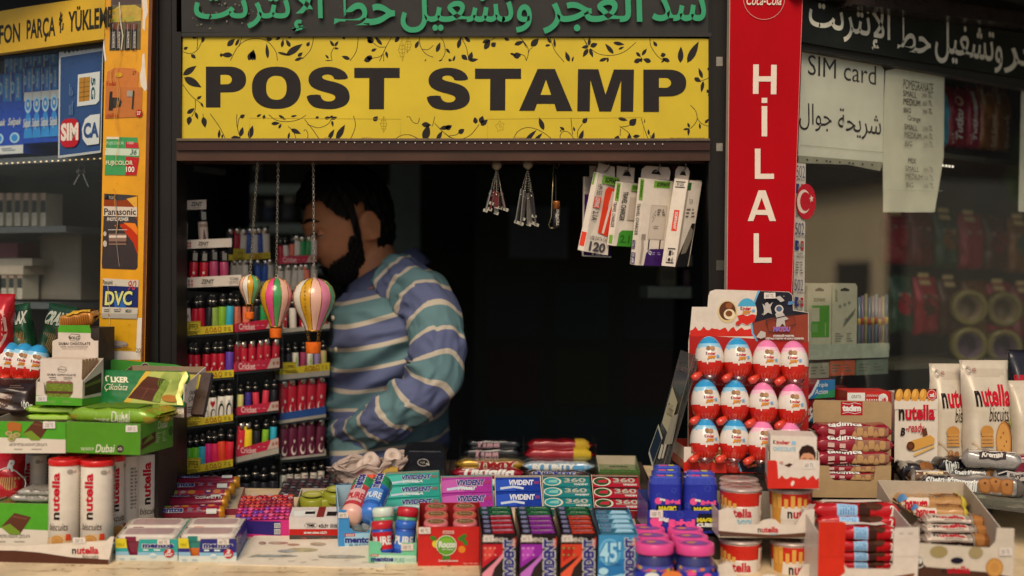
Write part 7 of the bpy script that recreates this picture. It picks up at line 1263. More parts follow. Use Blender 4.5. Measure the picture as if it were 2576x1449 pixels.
def gumstack(bl,brx,top,d,yaw,n,col,name,label,draw,group,tray=None,h=None,dz=.0):
 b=Box(bl,brx,top,d,yaw=yaw,tilt=24);b.tray(tray or M('#d2c6b8',.5),WIN,None,side_h=b.h*1.02,back_h=b.h*1.25);b.done('gum_tray','open tray holding '+label[1],'tray','open gum trays')
 for j in range(n):
  t=(d-.004)/n;p=b.p(.002,.002+j*t,.002);W2,H2=b.w-.004,b.h*1.04;Mx=basis(p,b.x,b.y,b.z);q=MB();q.box(0,0,0,W2,t*.95,H2,col,None,Mx);draw(plane_fr(q,Mx@V((0,0,H2)),b.x*W2,b.y*t*.95),j);draw(plane_fr(q,Mx@V((0,0,0)),b.x*W2,b.z*H2),j)if j==0 else None
  tag(q.build('gum_pack',None,Mx),label[0].format(ORD[j]),'gum pack',group)
def d360(c1,c2,c3):
 def d(f,j):
  f.rect(.0,.86,1,1,ink(c2));f.ell(.2,.5,.2,.44,ink('#c9c4b0'));f.ell(.19,.5,.165,.36,ink(c1));f.poly([(.1,.4),(.3,.35),(.32,.7),(.14,.6)],ink(c3));f.text('360',.45,.42,.93,.84,ink('#a9a89c'),bold=.03);f.text('VIVIDENT',.66,.08,.97,.26,LBL,bold=.04,shear=.15);f.rect(.45,.32,.9,.35,ink('#a9a89c'))
 return d
gumstack((1367,1300),1492,1281,.115,1,3,M('#1f7a7c',.28,coat=.45),'x',('teal ring marked gum pack, {} from the front','teal ring marked gum packs'),d360('#2c8c94','#1a5f64','#7fb5ac'),'teal ring marked gum packs',tray=M('#1c5a5c',.4))
gumstack((1494,1304),1618,1284,.120,0,3,M('#a81f34',.28,coat=.45),'x',('red ring marked gum pack, {} from the front','red ring marked gum packs'),d360('#2c4a2c','#3a1c1c','#b02c3a'),'red ring marked gum packs',tray=M('#8c1c2c',.4))
def dviv(c,sub=None):
 def d(f,j):
  f.poly([(0,.0),(.45,.05),(.35,.9),(0,.8)],ink(c));f.line([(.1,.2),(.4,.32),(.62,.2)],.05,ink('#b8c4d4'),asp=.3);f.text('VIVIDENT',.3,.42,.86,.82,VB if sub else ink('#cfd0d8'),bold=.05,shear=.2,out=LBL if sub else None,ow=.04)
  if sub:f.text(sub,.32,.12,.7,.34,ink('#c9d8d0'),bold=.03,shear=.2)
  f.text('XYLIT',.86,.5,.97,.7,ink('#b5404c'),bold=.03)
 return d
gumstack((1246,1296),1366,1278,.108,2,2,M('#1f3a94',.25,coat=.5),'x',('blue gum pack, {} from the front','blue gum packs'),dviv('#2c4fb0'),'blue gum packs')
gumstack((968,1312),1112,1290,.135,6,3,M('#2a9486',.28,coat=.45),'x',('teal green gum pack, {} from the front','teal green gum packs'),dviv('#4ab0a0','EXTRA'),'teal green gum packs',tray=M('#2c8474',.4))
gumstack((1110,1304),1244,1286,.118,4,2,M('#a03490',.28,coat=.45),'x',('magenta gum pack, {} from the front','magenta gum packs'),dviv('#b85aa4','FRUIT'),'magenta gum packs',tray=M('#3a8c9c',.4))
def bars_at(lst,name,group=None):
 for(x0,x1,yb,yt,Y,d,m,draw,label,yaw,seed)in lst:
  b=Box((x0,yb),x1,yt,d,Y=Y,yaw=yaw);q,f=wrapper(b.w,d,b.h,m,seed);draw(f);laid(b,q,name,label,'chocolate bar',group)
def txt(t,m,b_=.05,sh=.2,u=(.12,.88),v=(.15,.5),out=None,extra=None):
 def d(f):
  if extra:f.rect(*extra[0],extra[1])
  f.text(t,u[0],v[0],u[1],v[1],m,bold=b_,shear=sh,out=out,ow=.05)
 return d
riser(1120,1330,1226,.075,.30,'low riser under the dark red bars');riser(1330,1640,1216,.085,.30,'low riser under the caramel bars')
DRED,TWX,SNK,BNT=M('#8a1226',.22,.1,coat=.6),M('#6d1c20',.25,.2,coat=.6),M('#3a2624',.24,.1,coat=.6),M('#a9bcc8',.24,.2,coat=.5)
bars_at([(1136,1312,1225,1200,.10,.05,DRED,txt('Tadelle',LBL,.04,.25,v=(.2,.6)),'dark red bar with white script, front one of the pair by the card reader',1,61),(1140,1314,1203,1180,.15,.05,DRED,txt('Tadelle',LBL,.04,.25,v=(.25,.65)),'dark red bar with white script, rear one of the pair by the card reader',1,62),(1150,1318,1180,1158,.20,.05,M('#a8842c',.2,.5,coat=.5),txt('TWIX',ink('#8c1f1f'),.07,.2,u=(.3,.9),out=LBL),'gold bar with red lettering behind the dark red bars',1,63),(1318,1470,1214,1196,.105,.04,SNK,txt('SNICKERS',ink('#2c3a8c'),.05,.2,u=(.1,.8),out=LBL),'brown bar with blue lettering, front one',0,64),(1322,1478,1200,1184,.14,.04,SNK,txt('SNICKERS',ink('#2c3a8c'),.05,.2,u=(.1,.8),out=LBL),'brown bar with blue lettering, rear one',0,65),(1320,1492,1184,1164,.18,.045,BNT,txt('BOUNTY',LBL,.07,.1,u=(.1,.75),out=ink('#2c5a94'),extra=((.05,.1,.95,.4),ink('#5a9cc8'))),'silver blue bar with white lettering behind the brown bars',0,66)],'chocolate_bar')
bars_at([(1165,1312,1158,1128,.25,.05,M('#14161c',.2,.2,coat=.7),txt('Karam',ink('#b08a94'),.02,.3,u=(.2,.6)),'black bar with pale script in the clear bin behind the gold bar',1,67),(1172,1312,1134,1106,.28,.05,M('#12151c',.2,.2,coat=.7),txt('Karam',ink('#a8848c'),.02,.3,u=(.2,.6)),'black bar with pale script topmost in the clear bin',1,68),(1322,1490,1162,1130,.26,.05,M('#8c1420',.22,.1,coat=.6),txt('',LBL,extra=((.72,.1,.98,.9),ink('#b59a2c'))),'red and yellow bar in the clear bin right of the black bars',0,69),(1330,1486,1136,1108,.29,.05,M('#7c1420',.22,.1,coat=.6),txt('',LBL,extra=((.75,.1,.98,.9),ink('#a88c2c'))),'dark red and yellow bar topmost in the clear bin right of the black bars',0,70)],'chocolate_bar')
for x0,x1,l in((1155,1318,'clear acrylic bin of black bars'),(1316,1500,'clear acrylic bin of red and yellow bars')):
 b=Box((x0,1182),x1,1112,.12,Y=.225);q=b.mb
 for a in((0,0,0,b.w,.002,b.h*.5),(0,0,0,.002,b.d,b.h),(b.w-.002,0,0,b.w,b.d,b.h)):q.box(*a,ACR,None,b.M)
 b.done('acrylic_bin',l,'bin')
b=Box((1506,1215),1610,1186,.09,Y=.10);b.tray(M('#3f5a2c',.4),M('#a89c86',.6),None,side_h=b.h*1.2,back_h=b.h*1.9);b.block(M('#3a6a2c',.25,coat=.5,var=.3),x0=.003,y0=.003,x1=b.w-.003,y1=b.d-.003,z0=.003,z1=b.h*1.12);f=plane_fr(b.mb,b.p(.003,.003,b.h*1.12),b.x*(b.w-.006),b.y*(b.d-.006));f.text('NATURAL',.3,.5,.8,.75,ink('#1c2c1a'),bold=.03);f.bars(.1,.1,.9,.3,2,ink('#8c8a5c'));b.done('snack_carton','green snack carton with its lid up behind the red ring marked gum','carton')
riser(1000,1130,1210,.14,.30,'low riser under the card reader')
b=Box((1017,1208),1121,1122,.05,Y=.12,tilt=10);q=b.mb;CR=M('#16181d',.35,coat=.3)
def rrp(x0,y0,x1,y1,r,n=5):return[(cx+r*cos(radians(a0+90*k/n)),cy+r*sin(radians(a0+90*k/n)))for cx,cy,a0 in((x1-r,y1-r,0),(x0+r,y1-r,90),(x0+r,y0+r,180),(x1-r,y0+r,270))for k in range(n+1)]
q.extr([b.p(x,0,z)for x,z in rrp(0,0,b.w,b.h,.012)],b.y*.03,CR);q.extr([b.p(x,-.003,z)for x,z in rrp(.002,.008,b.w-.002,b.h*.86,.01)],b.y*.003,M('#1d2028',.25,coat=.5));f=plane_fr(q,b.p(0,-.0031,0),b.x*b.w,b.z*b.h);f.line([(.12,.86),(.88,.86)],.03,M('#6b6f78',.2,.6),asp=.8);cw=ink('#b5b3ac');f.ring(.46,.54,.13,.10,.018,cw)
for k in range(4):f.line([(.39+k*.03,.54+.018+.008*k),(.405+k*.03,.54),(.39+k*.03,.54-.018-.008*k)],.010,cw)
f.poly([(.54,.53),(.62,.5),(.6,.45),(.52,.5)],cw);f.bars(.2,.27,.8,.31,1,ink('#5a5c60'));f.ring(.2,.16,.03,.03,.012,ink('#6c6e70'));f.text('0 850 250 40 80',.27,.13,.82,.19,ink('#77787a'));b.done('card_reader','black contactless card reader standing behind the teal gum','card reader')
q=MB();c=P(930,1220,.12);vs=[];fs=[];N,K=44,14
for j in range(K+1):
 for i in range(N):
  a=2*pi*i/N;v=j/K;rr=(.064+.016*v)*(1+.16*noise.noise(V((cos(a)*2,sin(a)*2,v*3)))+.16*(1-2*abs(noise.noise(V((cos(a)*5,sin(a)*5,v*5)))))*v);vs.append(c+V((rr*cos(a),rr*.62*sin(a),v*(.046+.028*noise.noise(V((cos(a)*1.7,sin(a)*1.7,5))))+(.02*(cos(a)>.3)*v))))
fs=[(j*N+i,j*N+(i+1)%N,(j+1)*N+(i+1)%N,(j+1)*N+i)for j in range(K)for i in range(N)];q.add(vs,fs+[tuple(range(N))],M('#a8968c',.75,var=.15));tag(q.build('paper_bag',None,TM(c)),'crumpled pale paper bag standing open in front of the man','paper bag');riser(860,1010,1228,.05,.22,'low riser under the paper bag')
for i,(x,y,a)in enumerate(((910,1168,20),(945,1150,-25),(985,1142,10))):
 p=P(x,y+22,.13);q=MB();q.lathe([(.006,0),(.018,0),(.018,.03),(.006,.03),(.006,0)],M('#c6b4a8',.7),20,T4=TM(p)@RX(radians(50))@RY(radians(a)));tag(q.build('paper_roll',None,TM(p)),f'small white till roll, {ORD[i]} from the left in the paper bag','paper roll','till rolls in the paper bag')
bars_at([(948,1006,1216,1176,.075,.035,M('#8a2a1c',.22,.2,coat=.6),txt('',LBL,extra=((.2,.3,.9,.8),ink('#a8893c'))),'red and gold wrapped sweet in front of the paper bag',0,71),(905,962,1224,1194,.06,.04,M('#c02c1f',.25,coat=.6),txt('',LBL,extra=((.3,.3,.6,.6),ink('#d2553a'))),'bright red wrapped sweet in front of the paper bag',12,72),(838,900,1246,1220,.04,.04,M('#24567c',.22,.1,coat=.6),txt('',LBL,extra=((.3,.3,.7,.6),ink('#3a7ca8'))),'blue wrapped sweet beside the gum bottles',-5,73),(940,1000,1230,1205,.055,.04,M('#6b1c18',.22,.1,coat=.6),txt('',LBL),'dark red wrapped sweet below the red and gold one',5,74)],'wrapped_sweet')
q=MB();A=onboard(700,1250);Mx=basis(A,V((1,0,0)),BN.cross(V((1,0,0))),BN);q.box(0,0,.0005,.14,.11,.006,M('#2a2c30',.3,coat=.4),None,Mx);f=plane_fr(q,Mx@V((0,0,.006)),Mx.to_3x3()@V((.14,0,0)),Mx.to_3x3()@V((0,.11,0)))
for j in range(7):
 for i in range(9):f.ell((i+.5)/9,(j+.5)/7,.035,.045,M('#5c3a40' if(i+j)%3 else '#6c7078',.3))
tag(q.build('candy_card',None,Mx),'dark flat card of small round sweets at the foot of the lighter rack','candy card')
for i,(x,y,a,l)in enumerate(((1442,1226,12,'small white price slip on the teal ring marked gum'),(1590,1226,-14,'small white price slip on the red ring marked gum'),(1205,1240,8,'small white price slip on the magenta gum'))):
 Y=onboard(x,1300).y+.06;A=P(x,y,Y);q=MB();Mx=TM(A)@RX(radians(26))@RZ(radians(a));q.box(-.012,-.006,0,.012,.006,.0006,M('#d8cfc6',.6),None,Mx);f=plane_fr(q,Mx@V((-.012,-.006,.0007)),Mx.to_3x3()@V((.024,0,0)),Mx.to_3x3()@V((0,.012,0)));f.text('60 TL',.15,.25,.8,.75,ink('#6f675f'));tag(q.build('price_slip',None,Mx),l,'price slip')
# ------------------------------------------------------------------ right end of the counter
riser(1716,2036,1190,-.16,.02,'tall riser under the chocolate egg stand');riser(2040,2246,1255,-.155,.0,'riser under the kraft bar carton')
KW=ink('#d9cdbf');KRED=M('#c9281c',.35,coat=.3)
def wave(f,x0,x1,y,amp,yb,m,n=24):
 f.poly([(x0+(x1-x0)*i/n,y-amp*(abs(sin(i*.9))**1.5)+amp*.4*sin(i*2.3))for i in range(n+1)]+[(x1,yb),(x0,yb)],m)
def joy(f,x,y,s):
 f.text('K',x-17*s,y-1*s,x-12*s,y-10*s,NK,bold=.04);f.text('inder',x-11.5*s,y-1*s,x+9*s,y-10*s,NR_,bold=.03);f.text('JOY',x-13*s,y+11*s,x+10*s,y+.5*s,ink('#d98a1c'),bold=.06,shear=.1,out=ink('#8c3a14'),ow=.04);f.rect(x+12*s,y+3*s,x+19*s,y-3*s,ink('#6f9fcc'))
def eggart(f,x,y,s,top):
 f.ell(x,y,20*s,27*s,KW);f.poly([(x+19*s*cos(a),y-5*s+-22*s*sin(a))for a in[pi*k/12 for k in range(1,12)]],ink(top));f.poly([(x-19*s,y+8*s),(x-8*s,y+5*s),(x,y+9*s),(x+10*s,y+5*s),(x+19*s,y+7*s),(x+15*s,y+20*s),(x,y+27*s),(x-15*s,y+20*s)],KRED);joy(f,x+1,y-2*s,s*.8)
def hazel(f,x,y,s):f.ell(x,y,26*s,30*s,ink('#d3bd8c'));f.ell(x,y-2,22*s,25*s,ink('#5a3524'));f.ell(x+5*s,y+7*s,15*s,14*s,ink('#e0cfa8'));f.ell(x+4*s,y+5*s,9*s,8*s,ink('#7a4628'));f.ell(x+4*s,y-16*s,9*s,8*s,ink('#8c5230'))
b=Box((1720,1181),2030,1124,.13,Y=-.165,yaw=2);CARD=M('#d6cabb',.4,coat=.15);b.tray(CARD,M('#a83028',.5),None,side_h=b.h,back_h=b.h)
f=b.front();f.rect(1720,1190,1905,1163,KRED);wave(f,1720,1860,1165,9,1180,KRED);f.poly([(1850,1122),(2032,1126),(2032,1192),(1868,1188),(1856,1160)],M('#1a1c2c',.35,coat=.3));f.line([(1850,1122),(1853,1150),(1864,1186)],5,ink('#6fa8cc'));joy(f,1756,1142,1.0);hazel(f,1806,1148,.62);eggart(f,1836,1150,.72,'#3f9cc8')
for x,y in((1880,1140),(1895,1155),(1888,1168)):f.ell(x,y,1.2,1.2,KW)
f.poly([(1878,1172),(1904,1166),(1904,1172),(1880,1178)],ink('#a8573c'));s=b.face('left');s.rect(0,0,1,.4,KRED)
back=b.p(0,.10,0)
q=b.mb;pts=[(1729,1172),(2034,1178),(2034,786),(1996,780),(1994,742),(1984,734),(1800,728),(1786,733),(1782,744),(1780,772),(1741,772),(1735,838),(1732,860)]
q.extr([hit(x,y,back,-b.y)for x,y in pts],b.y*.002,CARD,M('#8f8478',.6));f=px_fr(q,back,-b.y)
f.poly([(1732,1170),(2034,1176),(2034,860),(1734,842)],M('#a81f1c',.4,coat=.2));wave(f,1736,1900,832,8,846,KRED);NAVY=M('#1c1c2a',.35,coat=.3,var=.3,scale=30)
f.poly([(1912,732),(1984,735),(1993,743),(1995,781),(2033,787),(2033,862),(1905,852),(1890,836),(1888,800),(1896,765)],NAVY);f.poly([(1895,812),(1940,800),(2033,790),(2033,862),(1905,852),(1892,838)],M('#8a3a28',.35,coat=.3));f.line([(1909,731),(1896,765),(1889,800),(1893,838),(1905,858)],4.5,ink('#6fa8cc'))
hazel(f,1830,784,.95);eggart(f,1879,784,1.25,'#4aa3c8');f.ell(1858,812,8,5,KRED,rot=-30)
for x,y in((1925,752),(1945,744),(1960,792),(1918,790),(1985,760),(1972,745),(1936,772)):f.ell(x,y,1.1,1.1,KW)
gy=ink('#b5b0a8');f.poly([(1922,780),(1918,764),(1926,770),(1924,764),(1930,760),(1936,766),(1944,760),(1938,774),(1942,790),(1932,786),(1920,794)],gy)
f.poly([(1952,822),(1954,802),(1950,790),(1958,782),(1968,784),(1976,796),(1984,802),(1974,806),(1976,822),(1968,814),(1960,824)],gy);f.ell(1960,778,11,11,ink('#c4bfb5'));f.ell(1960,777,7.5,7,ink('#4a5a78'));f.poly([(1950,748),(1962,744),(1974,756),(1964,760)],gy);f.ell(1990,762,9,4,ink('#4f7fae'),rot=-20)
f.line([(1928,806),(1996,790),(2002,816),(1934,836),(1928,806)],2.4,ink('#3a3230'));f.text('MAYDU',1945,834,1988,822,ink('#7a6ab5'),bold=.07,shear=.1,out=ink('#c9582c'),ow=.05);f.text('OYUNCAĞI TARATIN,',1945,848,1998,841,LBL,bold=.05,out=ink('#8c2a1c'),ow=.05);f.text('DİJİTALE TAŞITIN VE UZAYI KEŞFEDİN',1926,855,2022,848,LBL,bold=.04,out=ink('#8c2a1c'),ow=.05);f.poly([(1902,848),(1914,832),(1926,836),(1926,848),(1914,852)],gy);priced(f,1922,751,1951,736,'60 TL')
b.done('egg_stand','tall printed card stand full of chocolate eggs right of the window','display stand');es=b
_E={}
def eggmesh(top,label):
 if top in _E:return copy_thing(_E[top],Matrix.Identity(4),label)
 q=MB();h,r=.0775,.0265;prof=[(0,0)]+[(r*sqrt(1-(2*t-1)**2)**.96*(1.09-.20*t),h*t)for t in[.5-.5*cos(pi*k/22)for k in range(1,22)]]+[(0,h)]
 c1,c2=(('#2c8fc4','#8cc0d8')if top=='b' else('#e07aa8','#e6b5c4'));W1,C1,C2=M('#d9cfc4',.18,coat=.8,var=.03),M(c1,.18,coat=.8,var=.03),M(c2,.18,coat=.8,var=.03);RR1,RR2=M('#c4251a',.16,coat=.9,var=.03),M('#d2402c',.14,coat=.9,var=.03)
 prof2=[]
 for(a,b_)in zip(prof,prof[1:]):prof2+=[a,((a[0]+b_[0])/2,(a[1]+b_[1])/2)]
 prof2.append(prof[-1])
 def mf(i,k):
  t=(prof2[i][1]+prof2[i+1][1])/2/h;wv=.41+.022*sin(k*.52)+.012*sin(k*1.3+1)
  return RR2 if t<.22 and k%2 else(RR1 if t<wv else(W1 if t<.74+.02*sin(k*.4)else(C2 if t<.82 else C1)))
 q.lathe(prof2,None,48,mfn=mf)
 o=tag(q.build('chocolate_egg'),label,'chocolate egg');p=MB()
 f=Fr(p,lambda u,v,d:V((sin((u-.5)*1.9)*(rr_e(v*h)+d+.0004),-cos((u-.5)*1.9)*(rr_e(v*h)+d+.0004),v*h)),sub=8)
 def rr_e(z):
  for a,b_ in zip(prof,prof[1:]):
   if a[1]<=z<=b_[1]:return a[0]+(b_[0]-a[0])*(z-a[1])/max(1e-6,b_[1]-a[1])
  return 0.
 f.text('K',.30,.56,.36,.63,NK,bold=.04);f.text('inder',.37,.56,.66,.63,NR_,bold=.03);f.text('JOY',.36,.46,.66,.54,ink('#d98a1c'),bold=.08,shear=.1,out=ink('#8c3a14'),ow=.04);f.rect(.68,.5,.78,.56,ink('#6f9fcc'));f.ell(.40,.72,.09,.05,ink('#8c6a4c'));f.ell(.55,.715,.1,.05,ink('#a8805c'));f.ell(.36,.38,.025,.035,ink('#e8dcd0'));p.build('print',o)
 p=MB();p.tube([(-.018,-.012,.010),(-.028,-.016,.004),(-.034,-.018,.001)],.006,RR2,10,[.006,.0075,.005]);p.build('spoon_tab',o)
 p=MB();p.lathe([(.012,-.016),(.0125,-.002),(.018,.008)],glassmat((.93,.9,.88),2.0,.05,.02),20);p.build('clear_foot',o);_E[top]=o;return o
for rw,(ys,Yd,lst)in enumerate((((955,958,964,966),.035,(1785,1857,1927,1999)),((1064,1066,1072,1076),.018,(1777,1849,1921,1993)),((1162,1164,1168,1172),.003,(1772,1845,1914,1986)))):
 for i,x in enumerate(lst):
  p=P(x,ys[i],es.o.y+Yd);o=eggmesh('b' if i<2 else 'p',f'{["blue", "blue", "pink", "pink"][i]} topped chocolate egg, {["top", "middle", "bottom"][rw]} row of the stand, {ORD[i]} from left');o.matrix_world=TM(p)@RZ(radians((i-1.5)*-3+R.uniform(-9,9)))@RX(radians(-5))@RY(radians(R.uniform(-3,3)))@Matrix.Scale(1.07,4);o['group']='chocolate eggs in the stand'
for j,(y,Yd)in enumerate(((966,.030),(1078,.012))):
 A=P(1738,y,es.o.y+Yd-.008);Bq=P(2034,y+8,es.o.y+Yd-.008);q=MB();q.box(0,0,-.001,(Bq-A).length,.10-Yd,.0012,glassmat((.93,.9,.88),1.2,.05,.02),None,basis(A,(Bq-A).normalized(),V((0,1,0)),V((0,0,1))));tag(q.build('clear_ledge',None,TM(A)),['clear plastic ledge under the top row of eggs','clear plastic ledge under the middle row of eggs'][j],'ledge')
riser(-60,100,962,-.12,-.03,'low dark riser under the eggs at the left end')
for i,(x,y,tp_)in enumerate(((12,962,'b'),(46,964,'b'),(80,968,'b'),(20,946,'p'),(58,948,'p'))):
 p=P(x,y,-.135+.05*(i>2));o=eggmesh(tp_,f'{["blue", "pink"][i > 2]} topped chocolate egg at the left end, {ORD[i if i < 3 else i - 3]} from the picture edge');o.matrix_world=TM(p)@RZ(radians(20))@RY(radians(10));o['group']='chocolate eggs at the left end'
q=MB();Y=-.17;pts=[P(1712,880,Y+.09),P(1757,896,Y+.03),P(1673,1192,Y-.02),P(1637,1166,Y+.06)];nn=(pts[1]-pts[0]).cross(pts[3]-pts[0]).normalized();nn=-nn if nn.y>0 else nn;q.extr([p-nn*.004 for p in pts],nn*.004,glassmat((.62,.6,.55),2.2,.08,.06))
f=plane_fr(q,pts[3]+nn*.0005,pts[2]-pts[3],pts[0]-pts[3]);f.poly([(.05,.36),(.62,.3),(.66,.58),(.1,.68)],ink('#a39c80'));f.text('Tchibo',.15,.44,.55,.54,ink('#4a4434'),shear=.2);f.poly([(.5,.2),(.98,.25),(.9,.5),(.55,.45)],ink('#8f8a78'));f.text('S',.1,.82,.3,.92,ink('#5a4a48'));f.text('Sammy',.35,.82,.95,.9,ink('#6b5a58'));f.poly([(-.25,.08),(.2,.0),(.35,.24),(-.1,.32)],ink('#1f2c3c'));f.line([(-.25,.08),(.2,.0),(.35,.24),(-.1,.32),(-.25,.08)],.03,ink('#a8a898'));f.rect(.4,.08,.55,.2,ink('#b5b0a0'));f.rect(.6,.1,.72,.22,ink('#b5b0a0'));f.line([(.86,0),(.94,1)],.02,ink('#8c8778'))
tag(q.build('sign_holder',None,TM(pts[3])),'clear smoky plastic sign holder with paper slips leaning beside the egg stand','sign holder')
BB2=M('#24309a',.35,coat=.3,var=.2,scale=20);PNK=ink('#e0508c')
def babol(f,x0,y1,x1,y0,small=False):
 w_=x1-x0;f.ell(x0+w_*.14,(y0+y1)/2,w_*.14,(y1-y0)*.5,PNK);f.text('Babol',x0+w_*.42,y1,x1,y0+(y1-y0)*.3,PNK,bold=.10);f.text('Big',x0+w_*.2,y0+(y1-y0)*.55,x0+w_*.42,y0+(y1-y0)*.1,LBL,bold=.07)
def hexes(f,x0,y1,x1,y0,n,seed):
 r=random.Random(seed)
 for k in range(n):x,y,s_=r.uniform(x0,x1),r.uniform(y0,y1),r.uniform(4,8);f.line([(x+s_*cos(i*pi/3),y+s_*sin(i*pi/3))for i in range(7)],.8,ink('#5068b8'))
riser(1626,1830,1350,-.31,-.1,'riser under the magic cubes carton')
b=Box((1628,1341),1808,1284,.13,Y=-.315,yaw=2);b.tray(BB2,M('#2c3670',.5),None,side_h=b.h*1.3,back_h=b.h*1.4);f=b.front();hexes(f,1632,1338,1800,1290,16,4);f.poly([(1758,1292),(1800,1292),(1808,1310),(1800,1334),(1758,1334),(1750,1312)],ink('#191a2c'));babol(f,1635,1326,1748,1298);f.text('MAGIC',1753,1314,1802,1303,ink('#cfc32c'),bold=.08);f.text('CUBES',1753,1326,1802,1316,LBL,bold=.08);priced(f,1635,1302,1668,1283,'100 TL');b.done('cube_carton','blue gum carton with pink bubble lettering and a dark hexagon mark','gum carton');cb=b
def cubepack(x0,x1,yb,yt,Y,seed,label):
 b=Box((x0,yb),x1,yt,.035,Y=Y,yaw=2);q=b.mb;q.extr([b.p(x_,y_,0)for x_,y_ in rrp(0,0,b.w,b.d,.011)],b.z*b.h*.84,BB2);q.extr([b.p(x_,y_,b.h*.84)for x_,y_ in rrp(.0015,.0015,b.w-.0015,b.d-.0015,.011)],b.z*b.h*.13,M('#3a4ab0',.25,coat=.5));q.extr([b.p(x_,y_,b.h*.97)for x_,y_ in rrp(.006,.005,b.w-.006,b.d-.005,.008)],b.z*b.h*.03,M('#4a5cc0',.25,coat=.5));f=b.front();w_=x1-x0;hexes(f,x0+5,yb-40,x1-5,yt+14,6,seed);h_=yb-yt
 babol(f,x0+w_*.16,yt+h_*.58,x0+w_*.94,yt+h_*.44);f.poly([(x0+w_*.2,yt+h_*.6),(x0+w_*.9,yt+h_*.6),(x0+w_*.84,yt+h_*.95),(x0+w_*.24,yt+h_*.95)],ink('#191a2c'));f.text('MAGIC',x0+w_*.28,yt+h_*.74,x0+w_*.82,yt+h_*.62,ink('#cfc32c'),bold=.08);f.text('CUBES',x0+w_*.28,yt+h_*.88,x0+w_*.82,yt+h_*.76,LBL,bold=.08);t=b.face('top');t.rect(.25,.3,.5,.7,PNK);t.rect(.55,.3,.75,.7,ink('#cfc32c'));b.done('cube_pack',label,'gum pack','blue cube gum packs')
for i,(x0,x1,yb,yt,Y,l)in enumerate(((1634,1716,1318,1200,-.308,'blue cube gum pack, front left in the blue carton with the hexagon mark'),(1722,1806,1322,1200,-.308,'blue cube gum pack, front right in the blue carton with the hexagon mark'),(1640,1716,1305,1186,-.262,'blue cube gum pack, middle left in the blue carton with the hexagon mark'),(1724,1802,1306,1188,-.262,'blue cube gum pack, middle right in the blue carton with the hexagon mark'),(1644,1716,1290,1174,-.22,'blue cube gum pack, rear left in the blue carton with the hexagon mark'))):cubepack(x0,x1,yb,yt,Y,i,l)
b=Box((1598,1500),1808,1438,.15,tilt=0);b.tray(BB2,M('#2c3670',.5),None,side_h=b.h,back_h=b.h);f=b.front();f.ell(1640,1450,18,10,LBL);f.ell(1690,1450,26,14,ink('#d9783c'));f.ell(1740,1444,12,6,PNK);f.ell(1780,1450,10,8,PNK);b.done('jar_carton','blue carton of pink lidded gum jars at the front edge','gum carton');jb=b
JAR=M('#2a2c6c',.15,coat=.8)
for j in range(3):
 for i in range(2):
  p=jb.p(jb.w*(.255+.49*i),.034+j*.058,.002);r=.0305 if j==0 else.030;q=MB();top=bisect(lambda t:(1362-j*18+i*2)-proj(p+V((0,0,t)))[1],.01,.4)
  q.lathe([(r*.9,0),(r,.006),(r*1.02,top*.6),(r*.92,top*.72),(r*.9,top*.8)],JAR,30,T4=TM(p));f=cyl_fr(q,r*1.02,0,top,-170,-10,c=p);rr_=random.Random(j*2+i)
  f.rect(.05,.36,.95,.56,ink('#2c2a7c'));f.poly([(.05,.46),(.3,.44),(.6,.47),(.95,.44),(.95,.56),(.05,.56)],ink('#4a5ab0'))
  for k in range(12):f.ell(.1+.07*k,rr_.uniform(.42,.55),.05,.035,ink(['#d9506c','#cfae2c','#7a4ab0','#d9783c'][k%4]))
  o=tag(q.build('gum_jar',None,TM(p)),f'gum jar with pink lid, {["front", "second", "third"][j]} row {["left", "right"][i]} under the magic cubes','gum jar','pink lidded gum jars');c=MB();c.lathe([(r*1.02,top*.78),(r*1.04,top*.8),(r*1.04,top*.97),(r*.98,top),(r*.86,top),(r*.84,top*.985),(0,top*.985)],M('#d84a8c',.28,coat=.4,var=.04),36,T4=TM(p));f=plane_fr(c,p+V((-r,-r,top*.986)),(2*r,0,0),(0,2*r,0));f.ell(.5,.5,.36,.36,ink('#8c4a8c'));f.ell(.42,.55,.15,.12,ink('#c98a5c'));f.ell(.6,.45,.12,.1,ink('#7a5ab0'));c.build('lid',o,TM(p))
